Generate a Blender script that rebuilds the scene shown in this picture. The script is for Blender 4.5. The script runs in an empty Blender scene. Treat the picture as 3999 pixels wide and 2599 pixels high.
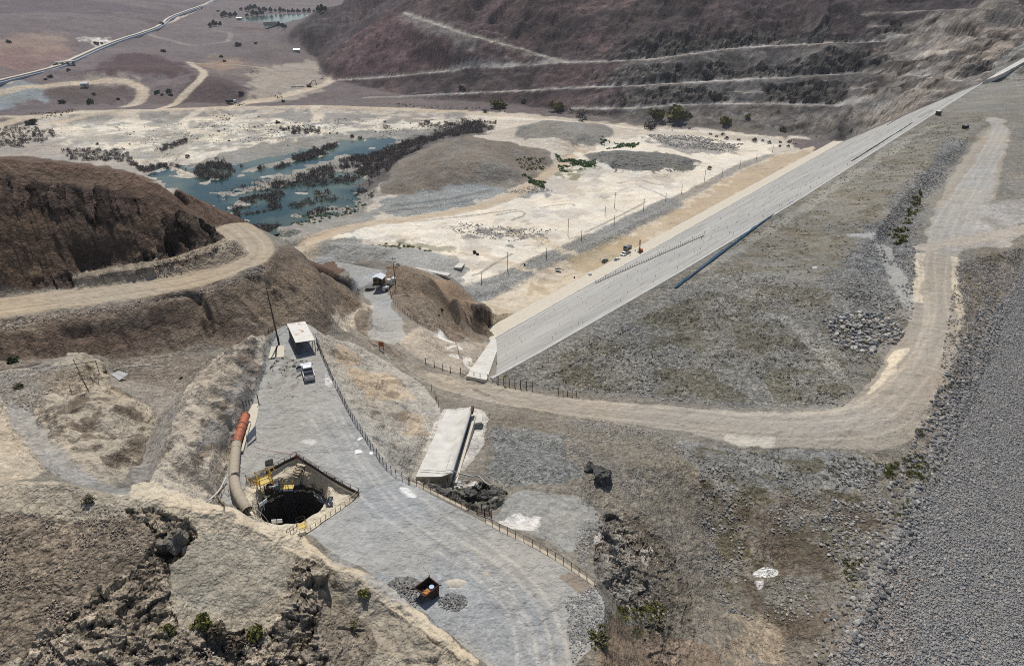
import bpy, bmesh, math, random
import numpy as np
from mathutils import Vector, Matrix
from mathutils.geometry import delaunay_2d_cdt

random.seed(7)
RNG = np.random.default_rng(7)
sc = bpy.context.scene
COL = sc.collection

# ------------------------------------------------------------------ camera, sun, sky
CAM_H, PITCH, FPX = 150.0, math.radians(27.5), 1650.0
cam_d = bpy.data.cameras.new('camera')
cam = bpy.data.objects.new('camera', cam_d)
COL.objects.link(cam)
cam.location = (0, 0, CAM_H)
cam.rotation_euler = (math.pi / 2 - PITCH, 0, 0)
cam_d.sensor_width = 36.0
cam_d.lens = 36.0 * FPX / 2380.0
cam_d.clip_start = 1.0
cam_d.clip_end = 30000
sc.camera = cam

SUN_EL, SUN_AZ = math.radians(63), math.radians(-8)      # azimuth from +Y towards +X
world = bpy.data.worlds.new('World')
sc.world = world
world.use_nodes = True
wn = world.node_tree
bg = wn.nodes['Background']
sky = wn.nodes.new('ShaderNodeTexSky')
sky.sky_type = 'NISHITA'
sky.sun_disc = False
sky.sun_elevation = SUN_EL
sky.sun_rotation = SUN_AZ
sky.altitude = 300
wn.links.new(sky.outputs['Color'], bg.inputs['Color'])
bg.inputs['Strength'].default_value = 0.085
sun_d = bpy.data.lights.new('sun', 'SUN')
sun_d.energy = 4.15
sun_d.angle = math.radians(0.53)
sun_d.color = (1.0, 0.955, 0.89)
sun = bpy.data.objects.new('sun', sun_d)
COL.objects.link(sun)
sdir = Vector((math.sin(SUN_AZ) * math.cos(SUN_EL), math.cos(SUN_AZ) * math.cos(SUN_EL), math.sin(SUN_EL)))
sun.rotation_euler = sdir.to_track_quat('Z', 'Y').to_euler()
sc.view_settings.view_transform = 'Standard'
sc.view_settings.look = 'None'
sc.view_settings.exposure = 0.0
sc.view_settings.gamma = 1.0
sc.cycles.use_denoising = False
sc.cycles.filter_width = 1.0
sc.cycles.sample_clamp_indirect = 4.0

# ------------------------------------------------------------------ pixel (of a 2380 x 1547 view) to ray
CP, SP = math.cos(PITCH), math.sin(PITCH)


def ray(px, py):
    x = (px - 1190.0) / FPX
    v = -(py - 773.5) / FPX
    return np.array([x, CP + v * SP, -SP + v * CP])


def up(px, py, z):
    d = ray(px, py)
    t = (z - CAM_H) / d[2]
    return (d[0] * t, d[1] * t, z)


# ------------------------------------------------------------------ noise
def _hash(ix, iy, seed):
    h = (ix.astype(np.int64) * 374761393 + iy.astype(np.int64) * 668265263 + seed * 974711) & 0xFFFFFFFF
    h = ((h ^ (h >> 13)) * 1274126177) & 0xFFFFFFFF
    h = ((h ^ (h >> 16)) * 2246822519) & 0xFFFFFFFF
    return ((h ^ (h >> 15)) & 0xFFFFFF).astype(np.float32) / 16777215.0


def vnoise(x, y, seed=0):
    fx, fy = np.floor(x), np.floor(y)
    tx, ty = (x - fx).astype(np.float32), (y - fy).astype(np.float32)
    ix, iy = fx.astype(np.int64), fy.astype(np.int64)
    tx = tx * tx * tx * (tx * (tx * 6 - 15) + 10)
    ty = ty * ty * ty * (ty * (ty * 6 - 15) + 10)
    a, b = _hash(ix, iy, seed), _hash(ix + 1, iy, seed)
    c, d = _hash(ix, iy + 1, seed), _hash(ix + 1, iy + 1, seed)
    return (a + (b - a) * tx) * (1 - ty) + (c + (d - c) * tx) * ty      # 0..1


def fbm(x, y, scale, octv=4, seed=0, gain=0.5, ridged=False):
    amp, tot, out = 1.0, 0.0, 0.0
    f = 1.0 / scale
    c, s = math.cos(0.6), math.sin(0.6)
    for o in range(octv):
        n = vnoise(x * f, y * f, seed + o * 17)
        if ridged:
            n = 1 - np.abs(n * 2 - 1)
            n = n * n
        out = out + amp * n
        tot += amp
        amp *= gain
        f *= 2.03
        x, y = x * c - y * s + 13.7, x * s + y * c - 5.1
    return out / tot                                                     # 0..1


def sstep(a, b, t):
    t = np.clip((t - a) / (b - a), 0, 1)
    return t * t * (3 - 2 * t)


# ------------------------------------------------------------------ survey lines: (px, py, z) in the photograph's frame
L = []          # each: list of world points, densified later


def K(*pts):
    L.append([up(*p) for p in pts])


def KW(*pts):
    L.append([tuple(map(float, p)) for p in pts])


# dam geometry -----------------------------------------------------
DAM_Z = 70.0
TA = np.array(up(1155, 785, 0)[:2]); TB = np.array(up(1960, 330, 0)[:2])
DU = (TB - TA) / np.linalg.norm(TB - TA); DN = np.array([DU[1], -DU[0]])
FACE_K = 1.45


def dam(s, o, z):
    p = TA + DU * s + DN * o
    return (float(p[0]), float(p[1]), float(z))


DLEN = float(np.linalg.norm(TB - TA))
FO = DAM_Z * FACE_K


def fo(s):
    """plan distance from toe to crest: a little wider towards the far end"""
    return np.interp(s, [-130, -117, -103, -39, 54, 277, 467], [96.5, 97.2, 98.2, 101.0, 103.0, 105.0, 106.5])

# dam face (terrain stays 0.6 m under the concrete) and fill
for s_ in np.arange(-6, DLEN + 1, 40):
    KW(dam(s_, -3, 0), dam(s_, 1, -0.6))
for s_ in np.arange(-116, 480, 40):
    if s_ > -6:
        KW(dam(s_, 0.5 * fo(s_), 34.4))
    KW(dam(s_, fo(s_) - 1, 69.2), dam(s_, fo(s_) + 6, 70.2))
KW(dam(-60, 0.6 * FO, 41), dam(-60, 0.8 * FO, 55.3))
TOPZ = lambda q: 70.6 + max(0, q) * 0.0095
KW(*[dam(q, 140, TOPZ(q)) for q in range(20, 520, 30)])
KW(*[dam(q, 177.5, TOPZ(q) - 0.3) for q in range(-300, 520, 30)])
for o_, z_ in ((200, 56), (260, 22), (300, 4)):
    KW(*[dam(q, o_, z_) for q in range(-300, 520, 30)])
KW(dam(0, 420, 0), dam(300, 420, 0), dam(-300, 420, 0))
# fill top, rubble ground and the upper road
K((1240, 840, 70), (1400, 860, 70.5), (1600, 840, 71.5), (1850, 780, 72), (1950, 640, 72.5), (2040, 500, 73))
K((1260, 880, 70.5), (1500, 910, 71), (1750, 925, 71.5), (1960, 945, 72))
K((1960, 660, 74), (2060, 500, 74.5), (2180, 360, 75), (2290, 280, 75))
K((2010, 760, 72), (2060, 640, 72), (2110, 560, 72.5))
# main road, both edges
K((870, 770, 64), (905, 795, 66), (970, 845, 68.5), (1040, 872, 69.8), (1130, 892, 70.2), (1240, 908, 70.6), (1400, 925, 71), (1600, 938, 71.6), (1780, 948, 72), (1960, 948, 72.5), (2040, 870, 72.5), (2110, 760, 72.5), (2140, 650, 72.5), (2150, 580, 72.5), (2180, 480, 73), (2270, 330, 74.5))
K((915, 840, 66), (980, 885, 68.3), (1060, 915, 69.8), (1160, 945, 70.4), (1330, 975, 71), (1560, 1000, 71.6), (1800, 1040, 72), (2060, 1010, 72), (2150, 940, 72.5), (2220, 820, 72.5), (2235, 720, 72.5), (2210, 600, 72.5), (2260, 560, 72.5), (2330, 400, 73.5), (2345, 300, 74.5))
# plinth on the left abutment
PLA, PLB = up(1146, 785, 0), up(1083, 875, 69)
KW(PLA, tuple(0.5 * (np.array(PLA) + np.array(PLB))), PLB)
K((1163, 790, -0.5), (1148, 815, 34), (1128, 880, 69))
# ridge between plinth and road
K((1000, 775, 58), (1045, 790, 40)); K((960, 775, 63), (985, 800, 66), (1050, 835, 53)); K((1000, 830, 66.5), (1060, 862, 66))
K((1115, 800, 20), (1128, 790, 9))
# toe pit, coffer berm, white plain
K((1140, 775, 1), (1200, 735, 0), (1500, 580, 0), (1750, 440, 0), (1925, 330, 0))
K((1115, 700, 0.5), (1300, 640, 0), (1560, 490, 0), (1790, 365, 0.5))
K((1112, 690, 0.8), (1235, 632, 1), (1330, 585, 1), (1560, 478, 1), (1720, 385, 1.2))
K((1113, 676, 4), (1225, 625, 4), (1350, 572, 4), (1480, 510, 4), (1560, 470, 4))
K((1115, 664, 2), (1200, 620, 2), (1320, 568, 2), (1480, 495, 2), (1560, 462, 2))
K((1060, 655, 2.5), (1150, 600, 2), (1250, 540, 2), (1400, 470, 2), (1650, 380, 2))
K((950, 560, 2.5), (1100, 500, 2), (1300, 420, 2), (1440, 330, 2), (1700, 320, 2), (1900, 325, 1))
K((720, 560, 3), (800, 530, 3), (900, 515, 3), (1150, 485, 3), (1260, 432, 3), (1340, 358, 3))
K((600, 545, 2), (700, 530, 1), (760, 505, -1), (860, 490, -1))
# grey terrace below the hut road
K((720, 592, 20), (800, 600, 18), (940, 618, 15), (1050, 640, 12)); K((760, 560, 14), (880, 570, 12), (1000, 590, 9), (1090, 612, 5)); K((1048, 648, 8), (1090, 630, 4), (1060, 665, 5))
K((700, 590, 26), (790, 595, 24), (880, 606, 22), (918, 612, 22))
# hut road
K((735, 600, 40), (800, 610, 44), (870, 625, 48), (915, 640, 50)); K((775, 625, 43), (820, 650, 47), (848, 685, 50), (868, 720, 55), (862, 755, 61), (855, 785, 64))
K((895, 680, 51), (930, 720, 56), (965, 750, 60), (990, 765, 60)); K((900, 700, 53), (925, 750, 60), (940, 780, 64))
# hill beside the hut
K((918, 611, 57), (960, 622, 56), (1000, 642, 53), (1060, 670, 45), (1100, 692, 30), (1133, 713, 6)); K((940, 650, 55), (1000, 690, 50), (1050, 720, 36), (1100, 740, 18), (1145, 768, 2)); K((975, 700, 54), (1010, 735, 50), (1060, 770, 32)); K((1100, 770, 18), (1085, 790, 31))
KW((up(960, 622, 56)[0] + 2, up(960, 622, 56)[1] + 25, 42), (up(960, 622, 56)[0] + 4, up(960, 622, 56)[1] + 60, 16)); KW((up(1060, 670, 45)[0] + 5, up(1060, 670, 45)[1] + 30, 22), (up(1060, 670, 45)[0] + 8, up(1060, 670, 45)[1] + 55, 5))
# bench road (both edges), its outer berm and slope
K((-300, 720, 95), (0, 690, 94), (200, 667, 93), (400, 640, 92.5), (530, 605, 92), (562, 580, 91.5), (545, 545, 90)); K((-300, 790, 95), (0, 742, 94), (200, 712, 93), (400, 684, 92.5), (520, 652, 92), (600, 618, 91.5), (622, 585, 91), (598, 552, 89.5))
K((0, 768, 93.4), (200, 733, 93), (400, 700, 92.6), (520, 668, 92), (622, 628, 91.5), (642, 590, 91), (640, 578, 90))
K((80, 800, 91.5), (300, 765, 90), (500, 740, 88.5)); K((-300, 850, 92), (0, 835, 90.3), (80, 830, 89.8), (200, 822, 88.5), (350, 826, 86.5), (480, 822, 84.5), (545, 800, 83.5))
K((660, 586, 88), (700, 603, 80), (760, 636, 67), (805, 662, 56), (838, 690, 50), (840, 712, 53)); K((560, 700, 85), (640, 690, 81), (720, 690, 72), (790, 710, 63)); K((600, 640, 90), (700, 650, 79))
KW((-52, 118, 84), (-44, 130, 79), (-39, 148, 72), (-36, 165, 66), (-41, 185, 61))
KW((-58, 175, 62), (-60, 205, 40), (-62, 240, 22))
# hill above the bench road
K((-300, 600, 106), (0, 560, 103), (200, 540, 102), (400, 530, 100), (500, 545, 97)); K((-300, 400, 118), (0, 366, 114.5), (100, 374, 113), (300, 400, 109), (400, 440, 105), (470, 490, 100.5), (515, 535, 96), (528, 560, 93))
K((0, 470, 109), (200, 470, 107), (400, 490, 103))
K((180, 652, 94.3), (300, 632, 94.3), (420, 608, 94.3), (505, 580, 94.4), (540, 562, 93)); K((200, 628, 94.9), (350, 606, 94.9), (470, 570, 95.1))
for px, py, z in ((-300, 400, 118), (0, 366, 114.5), (100, 374, 113), (300, 400, 109), (400, 440, 105), (470, 490, 100.5), (515, 535, 96)):
    x, y, _ = up(px, py, z); o_ = 42 if px == 515 else 34 if px == 470 else 6 if px == 400 else 0; KW((x - 2 - o_ * 0.4, y + 18, z - 7), (x + 2 - o_, y + 60, z - 32), (x + 6 - 2 * o_, y + 130, z * 0.25), (x + 4 - 2.6 * o_, y + 190, 0))
# pad
K((655, 757, 88), (700, 748, 88), (738, 768, 88)); K((618, 838, 88), (608, 880, 88), (585, 950, 88), (545, 1010, 88), (518, 1090, 88), (500, 1160, 88.3)); K((738, 790, 88), (765, 850, 88), (800, 920, 88), (850, 1000, 88), (900, 1070, 88), (948, 1115, 88), (1000, 1150, 88), (1080, 1190, 88), (1140, 1220, 88), (1270, 1290, 88), (1385, 1362, 88)); K((680, 850, 88), (720, 1000, 88), (880, 1150, 88), (1050, 1300, 88), (1150, 1450, 88), (1240, 1546, 88), (1300, 1640, 88)); K((1400, 1390, 88), (1400, 1470, 88), (1330, 1546, 88), (1400, 1660, 88))
K((640, 1000, 88), (600, 1080, 88), (900, 1300, 88), (1000, 1400, 88), (1100, 1510, 88)); K((800, 780, 62.5), (770, 772, 70))
# shot-concrete slope right of the pad, slab gully
K((745, 772, 85), (790, 790, 78), (830, 800, 72)); K((800, 850, 82), (860, 850, 74)); K((860, 930, 82.5), (940, 905, 74)); K((920, 1030, 83), (975, 960, 78)); K((1000, 930, 71), (1025, 960, 76), (1005, 1000, 78.3), (975, 1060, 79.2), (955, 1112, 79.7)); K((1040, 945, 75.5), (1100, 942, 75.5), (1140, 960, 74.5)); K((960, 1125, 80), (1060, 1118, 79.5), (1110, 1105, 79.6), (1085, 1050, 78.3), (1110, 980, 76.3))
# rock step and ledge in front of the slab
K((1000, 1135, 85.5), (1080, 1175, 84.5)); K((1020, 1135, 78.8), (1100, 1150, 78.6), (1180, 1140, 79)); K((1100, 1190, 82), (1200, 1140, 80.5), (1290, 1150, 80.2), (1390, 1185, 80), (1400, 1210, 80)); K((1140, 1200, 82), (1250, 1230, 81.5), (1340, 1265, 81.5)); K((1330, 1290, 82.5), (1340, 1220, 81))
# hillside right of the pad
K((1420, 1215, 76), (1430, 1290, 79), (1410, 1350, 84)); K((1200, 1030, 75.5), (1330, 1010, 75), (1450, 990, 74), (1540, 1010, 73), (1600, 1050, 72)); K((1250, 1090, 79), (1400, 1090, 78.5), (1520, 1080, 76), (1600, 1090, 73)); K((1480, 1180, 76), (1560, 1190, 72), (1640, 1200, 68)); K((1480, 1300, 76), (1560, 1360, 70), (1650, 1400, 65)); K((1440, 1420, 81), (1480, 1500, 79), (1560, 1547, 73), (1600, 1640, 72)); K((1700, 1060, 71.5), (1850, 1090, 71), (2000, 1090, 71)); K((1650, 1250, 66), (1720, 1350, 64), (1800, 1330, 64), (1760, 1450, 63), (1850, 1547, 63), (1900, 1640, 63)); K((1700, 1150, 69.5), (1800, 1200, 67.5), (1900, 1180, 69)); K((1950, 1250, 67.5), (1920, 1400, 65.5), (1900, 1500, 65)); K((2140, 1060, 70.8), (2080, 1150, 69.5), (2040, 1280, 68.8), (1980, 1400, 68), (1920, 1547, 67), (1890, 1640, 66.5))
K((2250, 640, 71.8), (2265, 760, 71.4), (2240, 880, 71.2)); K((2300, 600, 72.2), (2375, 575, 72))
# left spur between gravel path and pad
K((612, 790, 90), (575, 790, 92.5), (540, 808, 94), (500, 838, 94.6), (465, 880, 95), (440, 940, 95), (420, 990, 95.3), (390, 1060, 96), (360, 1120, 97)); K((611, 830, 90), (592, 880, 91), (552, 940, 91), (515, 1020, 91), (485, 1110, 91.5)); K((455, 860, 87), (428, 900, 87), (385, 950, 87.5), (350, 1000, 89.5), (325, 1060, 91.5), (300, 1105, 93)); K((300, 860, 86), (380, 860, 86), (420, 850, 86.3), (300, 890, 86.5)); K((560, 815, 85), (530, 806, 85.2))
# left mound
K((0, 872, 92.3), (80, 852, 92.5), (180, 829, 92.5), (233, 838, 92.4), (246, 890, 91.5), (300, 925, 91), (355, 952, 90.5), (357, 990, 90)); K((60, 890, 93), (160, 880, 93), (225, 900, 93)); K((50, 960, 95), (150, 960, 95), (260, 950, 94)); K((40, 1010, 96.5), (150, 1040, 97), (240, 1080, 97), (290, 1112, 97.5)); K((-300, 900, 94), (-200, 1000, 98)); K((0, 920, 94.5), (20, 1000, 97)); K((200, 1000, 95), (300, 1010, 93))
# foreground ridge
K((-300, 1140, 103), (0, 1125, 102.5), (100, 1120, 102), (220, 1130, 101), (330, 1140, 100), (440, 1165, 98.5), (540, 1190, 97), (620, 1215, 95.5), (690, 1243, 94.3), (735, 1290, 93.3), (790, 1318, 92.2), (845, 1335, 91.3), (880, 1350, 90.6), (940, 1405, 90), (1000, 1452, 89.8), (1060, 1505, 89.6), (1108, 1547, 89.5), (1200, 1640, 89.4)); K((-300, 1180, 102), (0, 1180, 101.5), (200, 1190, 100.1), (420, 1230, 97.6), (600, 1300, 94.3), (700, 1350, 92.4)); K((-300, 1360, 99.5), (0, 1360, 98.9), (250, 1370, 97.2), (400, 1330, 96), (560, 1400, 93.1), (720, 1420, 91)); K((-300, 1547, 97), (0, 1547, 96.6), (300, 1547, 94.8), (550, 1547, 91.6), (700, 1547, 90.4)); K((748, 1330, 92.6), (742, 1400, 92.0), (728, 1470, 91.2), (716, 1547, 90.3)); K((764, 1345, 90.8), (757, 1400, 89.6), (745, 1470, 88.6), (734, 1547, 87.6)); K((800, 1420, 89.3), (870, 1450, 89), (940, 1520, 88.5)); K((850, 1546, 88)); K((-300, 1720, 95), (0, 1700, 94), (500, 1700, 89.5), (900, 1700, 87.5), (1200, 1720, 88))
for px, py, z in ((735, 1290, 93.3), (845, 1335, 91.3), (940, 1405, 90), (1000, 1452, 89.8), (1060, 1505, 89.6), (620, 1215, 95.5), (690, 1243, 94.3)):
    x, y, _ = up(px, py, z); KW((x + 0.9, y + 1.2, 88.2), (x + 2, y + 3, 88))
KW(up(520, 1172, 88.8), up(560, 1190, 88.2))

# ---- far ground
KW((-160, 330, 0), (-260, 330, 5), (-120, 400, -1), (-40, 400, 0)); K((0, 360, 1), (0, 330, 1), (300, 380, -1), (500, 440, -2)); K((100, 310, 1), (330, 300, 2), (700, 290, 2), (1100, 290, 3)); K((450, 340, 0), (800, 340, -1), (1000, 320, 0), (1170, 300, 2)); K((560, 470, -2), (700, 460, -2), (900, 420, -1), (640, 400, -2))
# dyke with the haul road on it
for dy, z in ((0, 6), (5, 6)):
    K((-200, 275 + dy, 7), (0, 266 + dy, 7), (300, 251 + dy, 7), (545, 239 + dy, 6.5), (830, 240 + dy, 6), (1000, 250 + dy, 5), (1200, 270 + dy, 4), (1400, 283 + dy, 3), (1560, 296 + dy, 2))
K((0, 290, 2), (250, 275, 2), (545, 256, 2), (830, 254, 2), (1000, 264, 2), (1200, 285, 1.5))
K((100, 262, 2), (300, 242, 3), (540, 234, 3), (800, 230, 2.5))
# stockpiles on the plain
K((890, 445, 1), (905, 400, 5), (960, 370, 12), (1020, 340, 20), (1075, 322, 24), (1130, 330, 24), (1160, 345, 19), (1210, 330, 15), (1260, 345, 8)); K((1000, 390, 14), (1090, 375, 18), (1140, 380, 17), (1200, 400, 9), (1230, 400, 5)); K((900, 460, 1.5), (1000, 450, 2.5), (1120, 432, 5), (1200, 420, 4)); K((880, 488, 1), (960, 478, 3), (1080, 448, 5), (1170, 438, 3), (1180, 450, 2.5)); K((920, 500, 2), (1050, 490, 2.5), (1150, 470, 2.5)); K((1060, 310, 6), (1000, 335, 4))
K((1190, 320, 3), (1215, 290, 12), (1300, 281, 15), (1380, 283, 14), (1415, 300, 8), (1440, 312, 3)); K((1230, 318, 11), (1320, 312, 14), (1390, 305, 10)); K((1220, 335, 3), (1300, 338, 3), (1370, 338, 3))
K((1362, 362, 3), (1400, 352, 8), (1500, 358, 10), (1590, 368, 8), (1625, 385, 3)); K((1400, 385, 7), (1500, 392, 8), (1580, 390, 6)); K((1420, 400, 2.5), (1530, 405, 2.5))
# left far hills
K((60, 170, 24), (200, 160, 22), (250, 135, 26), (330, 128, 28), (420, 150, 23), (455, 172, 18)); K((220, 170, 27), (330, 160, 29), (420, 175, 20), (400, 187, 14)); K((110, 215, 13), (200, 190, 19), (300, 200, 15), (330, 210, 12)); K((110, 240, 6), (220, 238, 6), (310, 230, 7)); K((420, 232, 6), (430, 195, 16), (500, 185, 20), (545, 195, 18), (565, 225, 8)); K((440, 234, 6), (550, 232, 6)); K((0, 230, 16), (80, 212, 16), (0, 245, 7))
K((600, 210, 4), (680, 180, 6), (740, 190, 4), (780, 205, 3)); K((560, 150, 14), (640, 150, 12), (700, 150, 9)); K((0, 190, 25), (150, 150, 27), (260, 108, 29), (400, 58, 34), (480, 8, 45)); K((0, 140, 38), (150, 95, 42), (300, 50, 50), (400, 10, 60)); K((0, 60, 62), (150, 30, 70)); K((480, 100, 22), (560, 60, 28), (520, 90, 24)); K((640, 62, 14), (740, 60, 16), (600, 75, 15)); K((600, 40, 12), (720, 36, 12)); K((620, 95, 18), (600, 45, 16), (540, 48, 16), (580, 62, 26), (625, 66, 20)); K((600, 8, 22), (760, 8, 22), (540, 4, 34))
# far mountain foot and ridges
K((620, 100, 18), (700, 118, 9), (735, 135, 6), (748, 165, 5), (790, 190, 4), (1000, 228, 5), (1200, 246, 5), (1500, 282, 3.5), (1700, 300, 3), (1940, 322, 1))
K((640, 85, 34), (700, 50, 56), (745, 25, 68), (802, 8, 80), (860, 22, 74), (840, 50, 58), (770, 90, 30), (745, 125, 12))
K((905, 40, 78), (938, 22, 88), (960, 30, 86), (1000, 55, 78), (1040, 75, 71), (1120, 90, 66), (1200, 120, 52), (1260, 145, 42)); K((840, 90, 48), (800, 140, 22)); K((900, 120, 42), (980, 150, 32), (1100, 190, 22))

# far mountain: rises from its foot (valley edge, then the right abutment)
FOOT = [up(*p) for p in ((900, 215, 4.5), (1000, 228, 5), (1200, 246, 5), (1500, 282, 3.5), (1700, 300, 3), (1940, 322, 1), (1962, 328, 1), (2100, 271, 30), (2200, 229, 51), (2290, 191, 71), (2345, 195, 75), (2390, 202, 76))]
FOOT.append((FOOT[-1][0] + 140, FOOT[-1][1] + 20, 76)); FOOT.append((FOOT[-1][0] + 400, FOOT[-1][1] - 200, 70))
FA = np.array(FOOT)


def pl_near(x, y, P):
    """distance to polyline P (n,3), z at the nearest point; arrays in"""
    bd = np.full(x.shape, 1e18); bz = np.zeros(x.shape); bs = np.zeros(x.shape); acc = 0.0
    for i in range(len(P) - 1):
        ax, ay, az = P[i]; bx, by, bz_ = P[i + 1]
        dx, dy = bx - ax, by - ay
        l2 = dx * dx + dy * dy + 1e-9
        t = np.clip(((x - ax) * dx + (y - ay) * dy) / l2, 0, 1)
        d = (x - ax - t * dx) ** 2 + (y - ay - t * dy) ** 2
        m = d < bd
        bd = np.where(m, d, bd); bz = np.where(m, az + t * (bz_ - az), bz); bs = np.where(m, acc + t * math.sqrt(l2), bs)
        acc += math.sqrt(l2)
    return np.sqrt(bd), bz, bs


def mount(px, py, k):
    d = ray(px, py)
    t = np.linspace(300, 2600, 4600)
    x, y, z = d[0] * t, d[1] * t, CAM_H + d[2] * t
    dd, fz, _ = pl_near(x, y, FA)
    ok = np.nonzero((z < fz + k * dd) & (y > 420))[0]
    # first crossing beyond the foot
    m = int(np.argmin(np.where(y > 420, dd, 1e9)))
    for i in ok:
        if i > m and dd[i] > 3:
            return (x[i], y[i], z[i])
    return None


L.append([tuple(p) for p in FOOT])
for k, row in ((0.55, (0, 60, 120)),):
    for py in row:
        pts = []
        for px in range(1300 if py else 1060, 2400, 90):
            if py == 120 and px > 2250:
                continue
            p = mount(px, py, 0.52 + 0.05 * math.sin(px * 0.017 + py) + (0.12 if px > 1900 else 0))
            if p:
                pts.append(p)
        L.append(pts)
        if py == 0:
            KW(*[(p[0] * 1.14, p[1] * 1.14, p[2] + 62) for p in pts]); KW(*[(p[0] * 1.45, p[1] * 1.45, p[2] + 120) for p in pts]); KW(*[(p[0] * 2.4, p[1] * 2.4, 120) for p in pts])
KW((900, 560, 150), (1100, 300, 170)); KW((330, 60, 0), (500, 200, 20), (800, 100, 60))
p = up(960, 30, 86); KW((p[0] + 10, p[1] + 70, 100), (p[0] + 60, p[1] + 170, 120)); KW((p[0] - 150, p[1] + 400, 30), (p[0] - 120, p[1] + 250, 60))
# outer ring
KW((-400, 60, 100), (-300, 100, 100), (-250, 140, 97)); KW((-500, 400, 60), (-700, 900, 70), (-1100, 1500, 80), (-1900, 2600, 110)); KW((-400, 300, 30), (-330, 500, 8))
KW((-3000, 3500, 130), (-2500, 6500, 150), (0, 7500, 120), (3000, 7000, 130), (6500, 4500, 140), (6000, -500, 100)); KW((-6000, 3000, 120), (-6000, 0, 110), (-400, 0, 95)); KW((-900, 3300, 60), (-300, 3600, 50), (600, 3500, 80), (-600, 2900, 38), (-200, 2700, 24)); KW((1500, 2500, 150), (2500, 1200, 170))
KW((0, 10, 88), (30, 10, 88), (20, 30, 88), (-40, 10, 86), (-80, 10, 88), (60, 10, 72), (100, 0, 60), (160, 0, 40), (250, 0, 20), (400, -100, 0), (0, -300, 80), (-400, -300, 90), (400, -300, 20))

# ------------------------------------------------------------------ terrain grid (denser close by), heights from the survey lines
pts = []
for ln in L:
    for i in range(len(ln)):
        pts.append(ln[i])
        if i + 1 < len(ln):
            a, b = np.array(ln[i]), np.array(ln[i + 1])
            dist = max(40.0, math.hypot(*(0.5 * (a + b)[:2])))
            n = int(np.linalg.norm((b - a)[:2]) / (0.011 * dist))
            for j in range(1, n + 1):
                pts.append(tuple(a + (b - a) * j / (n + 1)))
PT = np.array(pts)
_, keep = np.unique(np.round(PT[:, :2], 2), axis=0, return_index=True)
PT = PT[np.sort(keep)]
res = delaunay_2d_cdt([Vector((float(p[0]), float(p[1]))) for p in PT], [], [], 0, 1e-4)
V2 = np.array([(v.x, v.y) for v in res[0]])
VZ = np.array([PT[o[0]][2] if o else 0.0 for o in res[3]])
TRI = np.array([f for f in res[2] if len(f) == 3])

NA = 1500
AZ = np.linspace(math.radians(-60), math.radians(60), NA)
rr = [16.0]
while rr[-1] < 7500:
    r = rr[-1]
    k = 0.008 if r < 40 else (0.0026 if r < 260 else (0.0026 + 0.0009 * min(1, (r - 260) / 500) if r < 1200 else 0.008 if r < 3000 else 0.02))
    rr.append(r * (1 + k))
R = np.array(rr); NR = len(R)
LR = np.log(R)
GX = R[:, None] * np.sin(AZ)[None, :]
GY = R[:, None] * np.cos(AZ)[None, :]
GZ = np.full((NR, NA), np.nan)
for t in TRI:
    q = V2[t]
    rad = np.hypot(q[:, 0], q[:, 1]); az = np.arctan2(q[:, 0], q[:, 1])
    if az.max() - az.min() > 3.0:
        i0, i1, j0, j1 = 0, NR, 0, NA
        if rad.min() > 50:
            pass
    else:
        # nearest radius of the triangle may be inside an edge
        rmin = rad.min()
        for e in range(3):
            a, b = q[e], q[(e + 1) % 3]
            tt = np.clip(-(a @ (b - a)) / max(1e-9, (b - a) @ (b - a)), 0, 1)
            rmin = min(rmin, np.linalg.norm(a + tt * (b - a)))
        i0 = max(0, np.searchsorted(R, rmin) - 1); i1 = min(NR, np.searchsorted(R, rad.max()) + 1)
        j0 = max(0, np.searchsorted(AZ, az.min()) - 1); j1 = min(NA, np.searchsorted(AZ, az.max()) + 1)
    if i1 <= i0 or j1 <= j0:
        continue
    X, Y = GX[i0:i1, j0:j1], GY[i0:i1, j0:j1]
    (x0, y0), (x1, y1), (x2, y2) = q
    den = (y1 - y2) * (x0 - x2) + (x2 - x1) * (y0 - y2)
    if abs(den) < 1e-12:
        continue
    a = ((y1 - y2) * (X - x2) + (x2 - x1) * (Y - y2)) / den
    b = ((y2 - y0) * (X - x2) + (x0 - x2) * (Y - y2)) / den
    c = 1 - a - b
    m = (a >= -1e-6) & (b >= -1e-6) & (c >= -1e-6)
    z = a * VZ[t[0]] + b * VZ[t[1]] + c * VZ[t[2]]
    GZ[i0:i1, j0:j1][m] = z[m]
GZ[np.isnan(GZ)] = 60.0


def blur(A, n):
    for _ in range(n):
        A = np.pad(A, ((1, 1), (0, 0)), mode='edge'); A = 0.25 * A[:-2] + 0.5 * A[1:-1] + 0.25 * A[2:]
        A = np.pad(A, ((0, 0), (1, 1)), mode='edge'); A = 0.25 * A[:, :-2] + 0.5 * A[:, 1:-1] + 0.25 * A[:, 2:]
    return A


GZ = blur(GZ, 6)


# ------------------------------------------------------------------ looking things up on the ground
def bil(A, x, y):
    x, y = np.asarray(x, float), np.asarray(y, float)
    r = np.maximum(np.hypot(x, y), R[0]); az = np.arctan2(x, y)
    i = np.clip(np.searchsorted(R, r) - 1, 0, NR - 2)
    fi = np.clip((r - R[i]) / (R[i + 1] - R[i]), 0, 1)
    u = np.clip((az - AZ[0]) / (AZ[1] - AZ[0]), 0, NA - 1.001)
    j = u.astype(int); fj = u - j
    return (A[i, j] * (1 - fi) + A[i + 1, j] * fi) * (1 - fj) + (A[i, j + 1] * (1 - fi) + A[i + 1, j + 1] * fi) * fj


TT = np.exp(np.linspace(math.log(25), math.log(9000), 2600))


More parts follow.
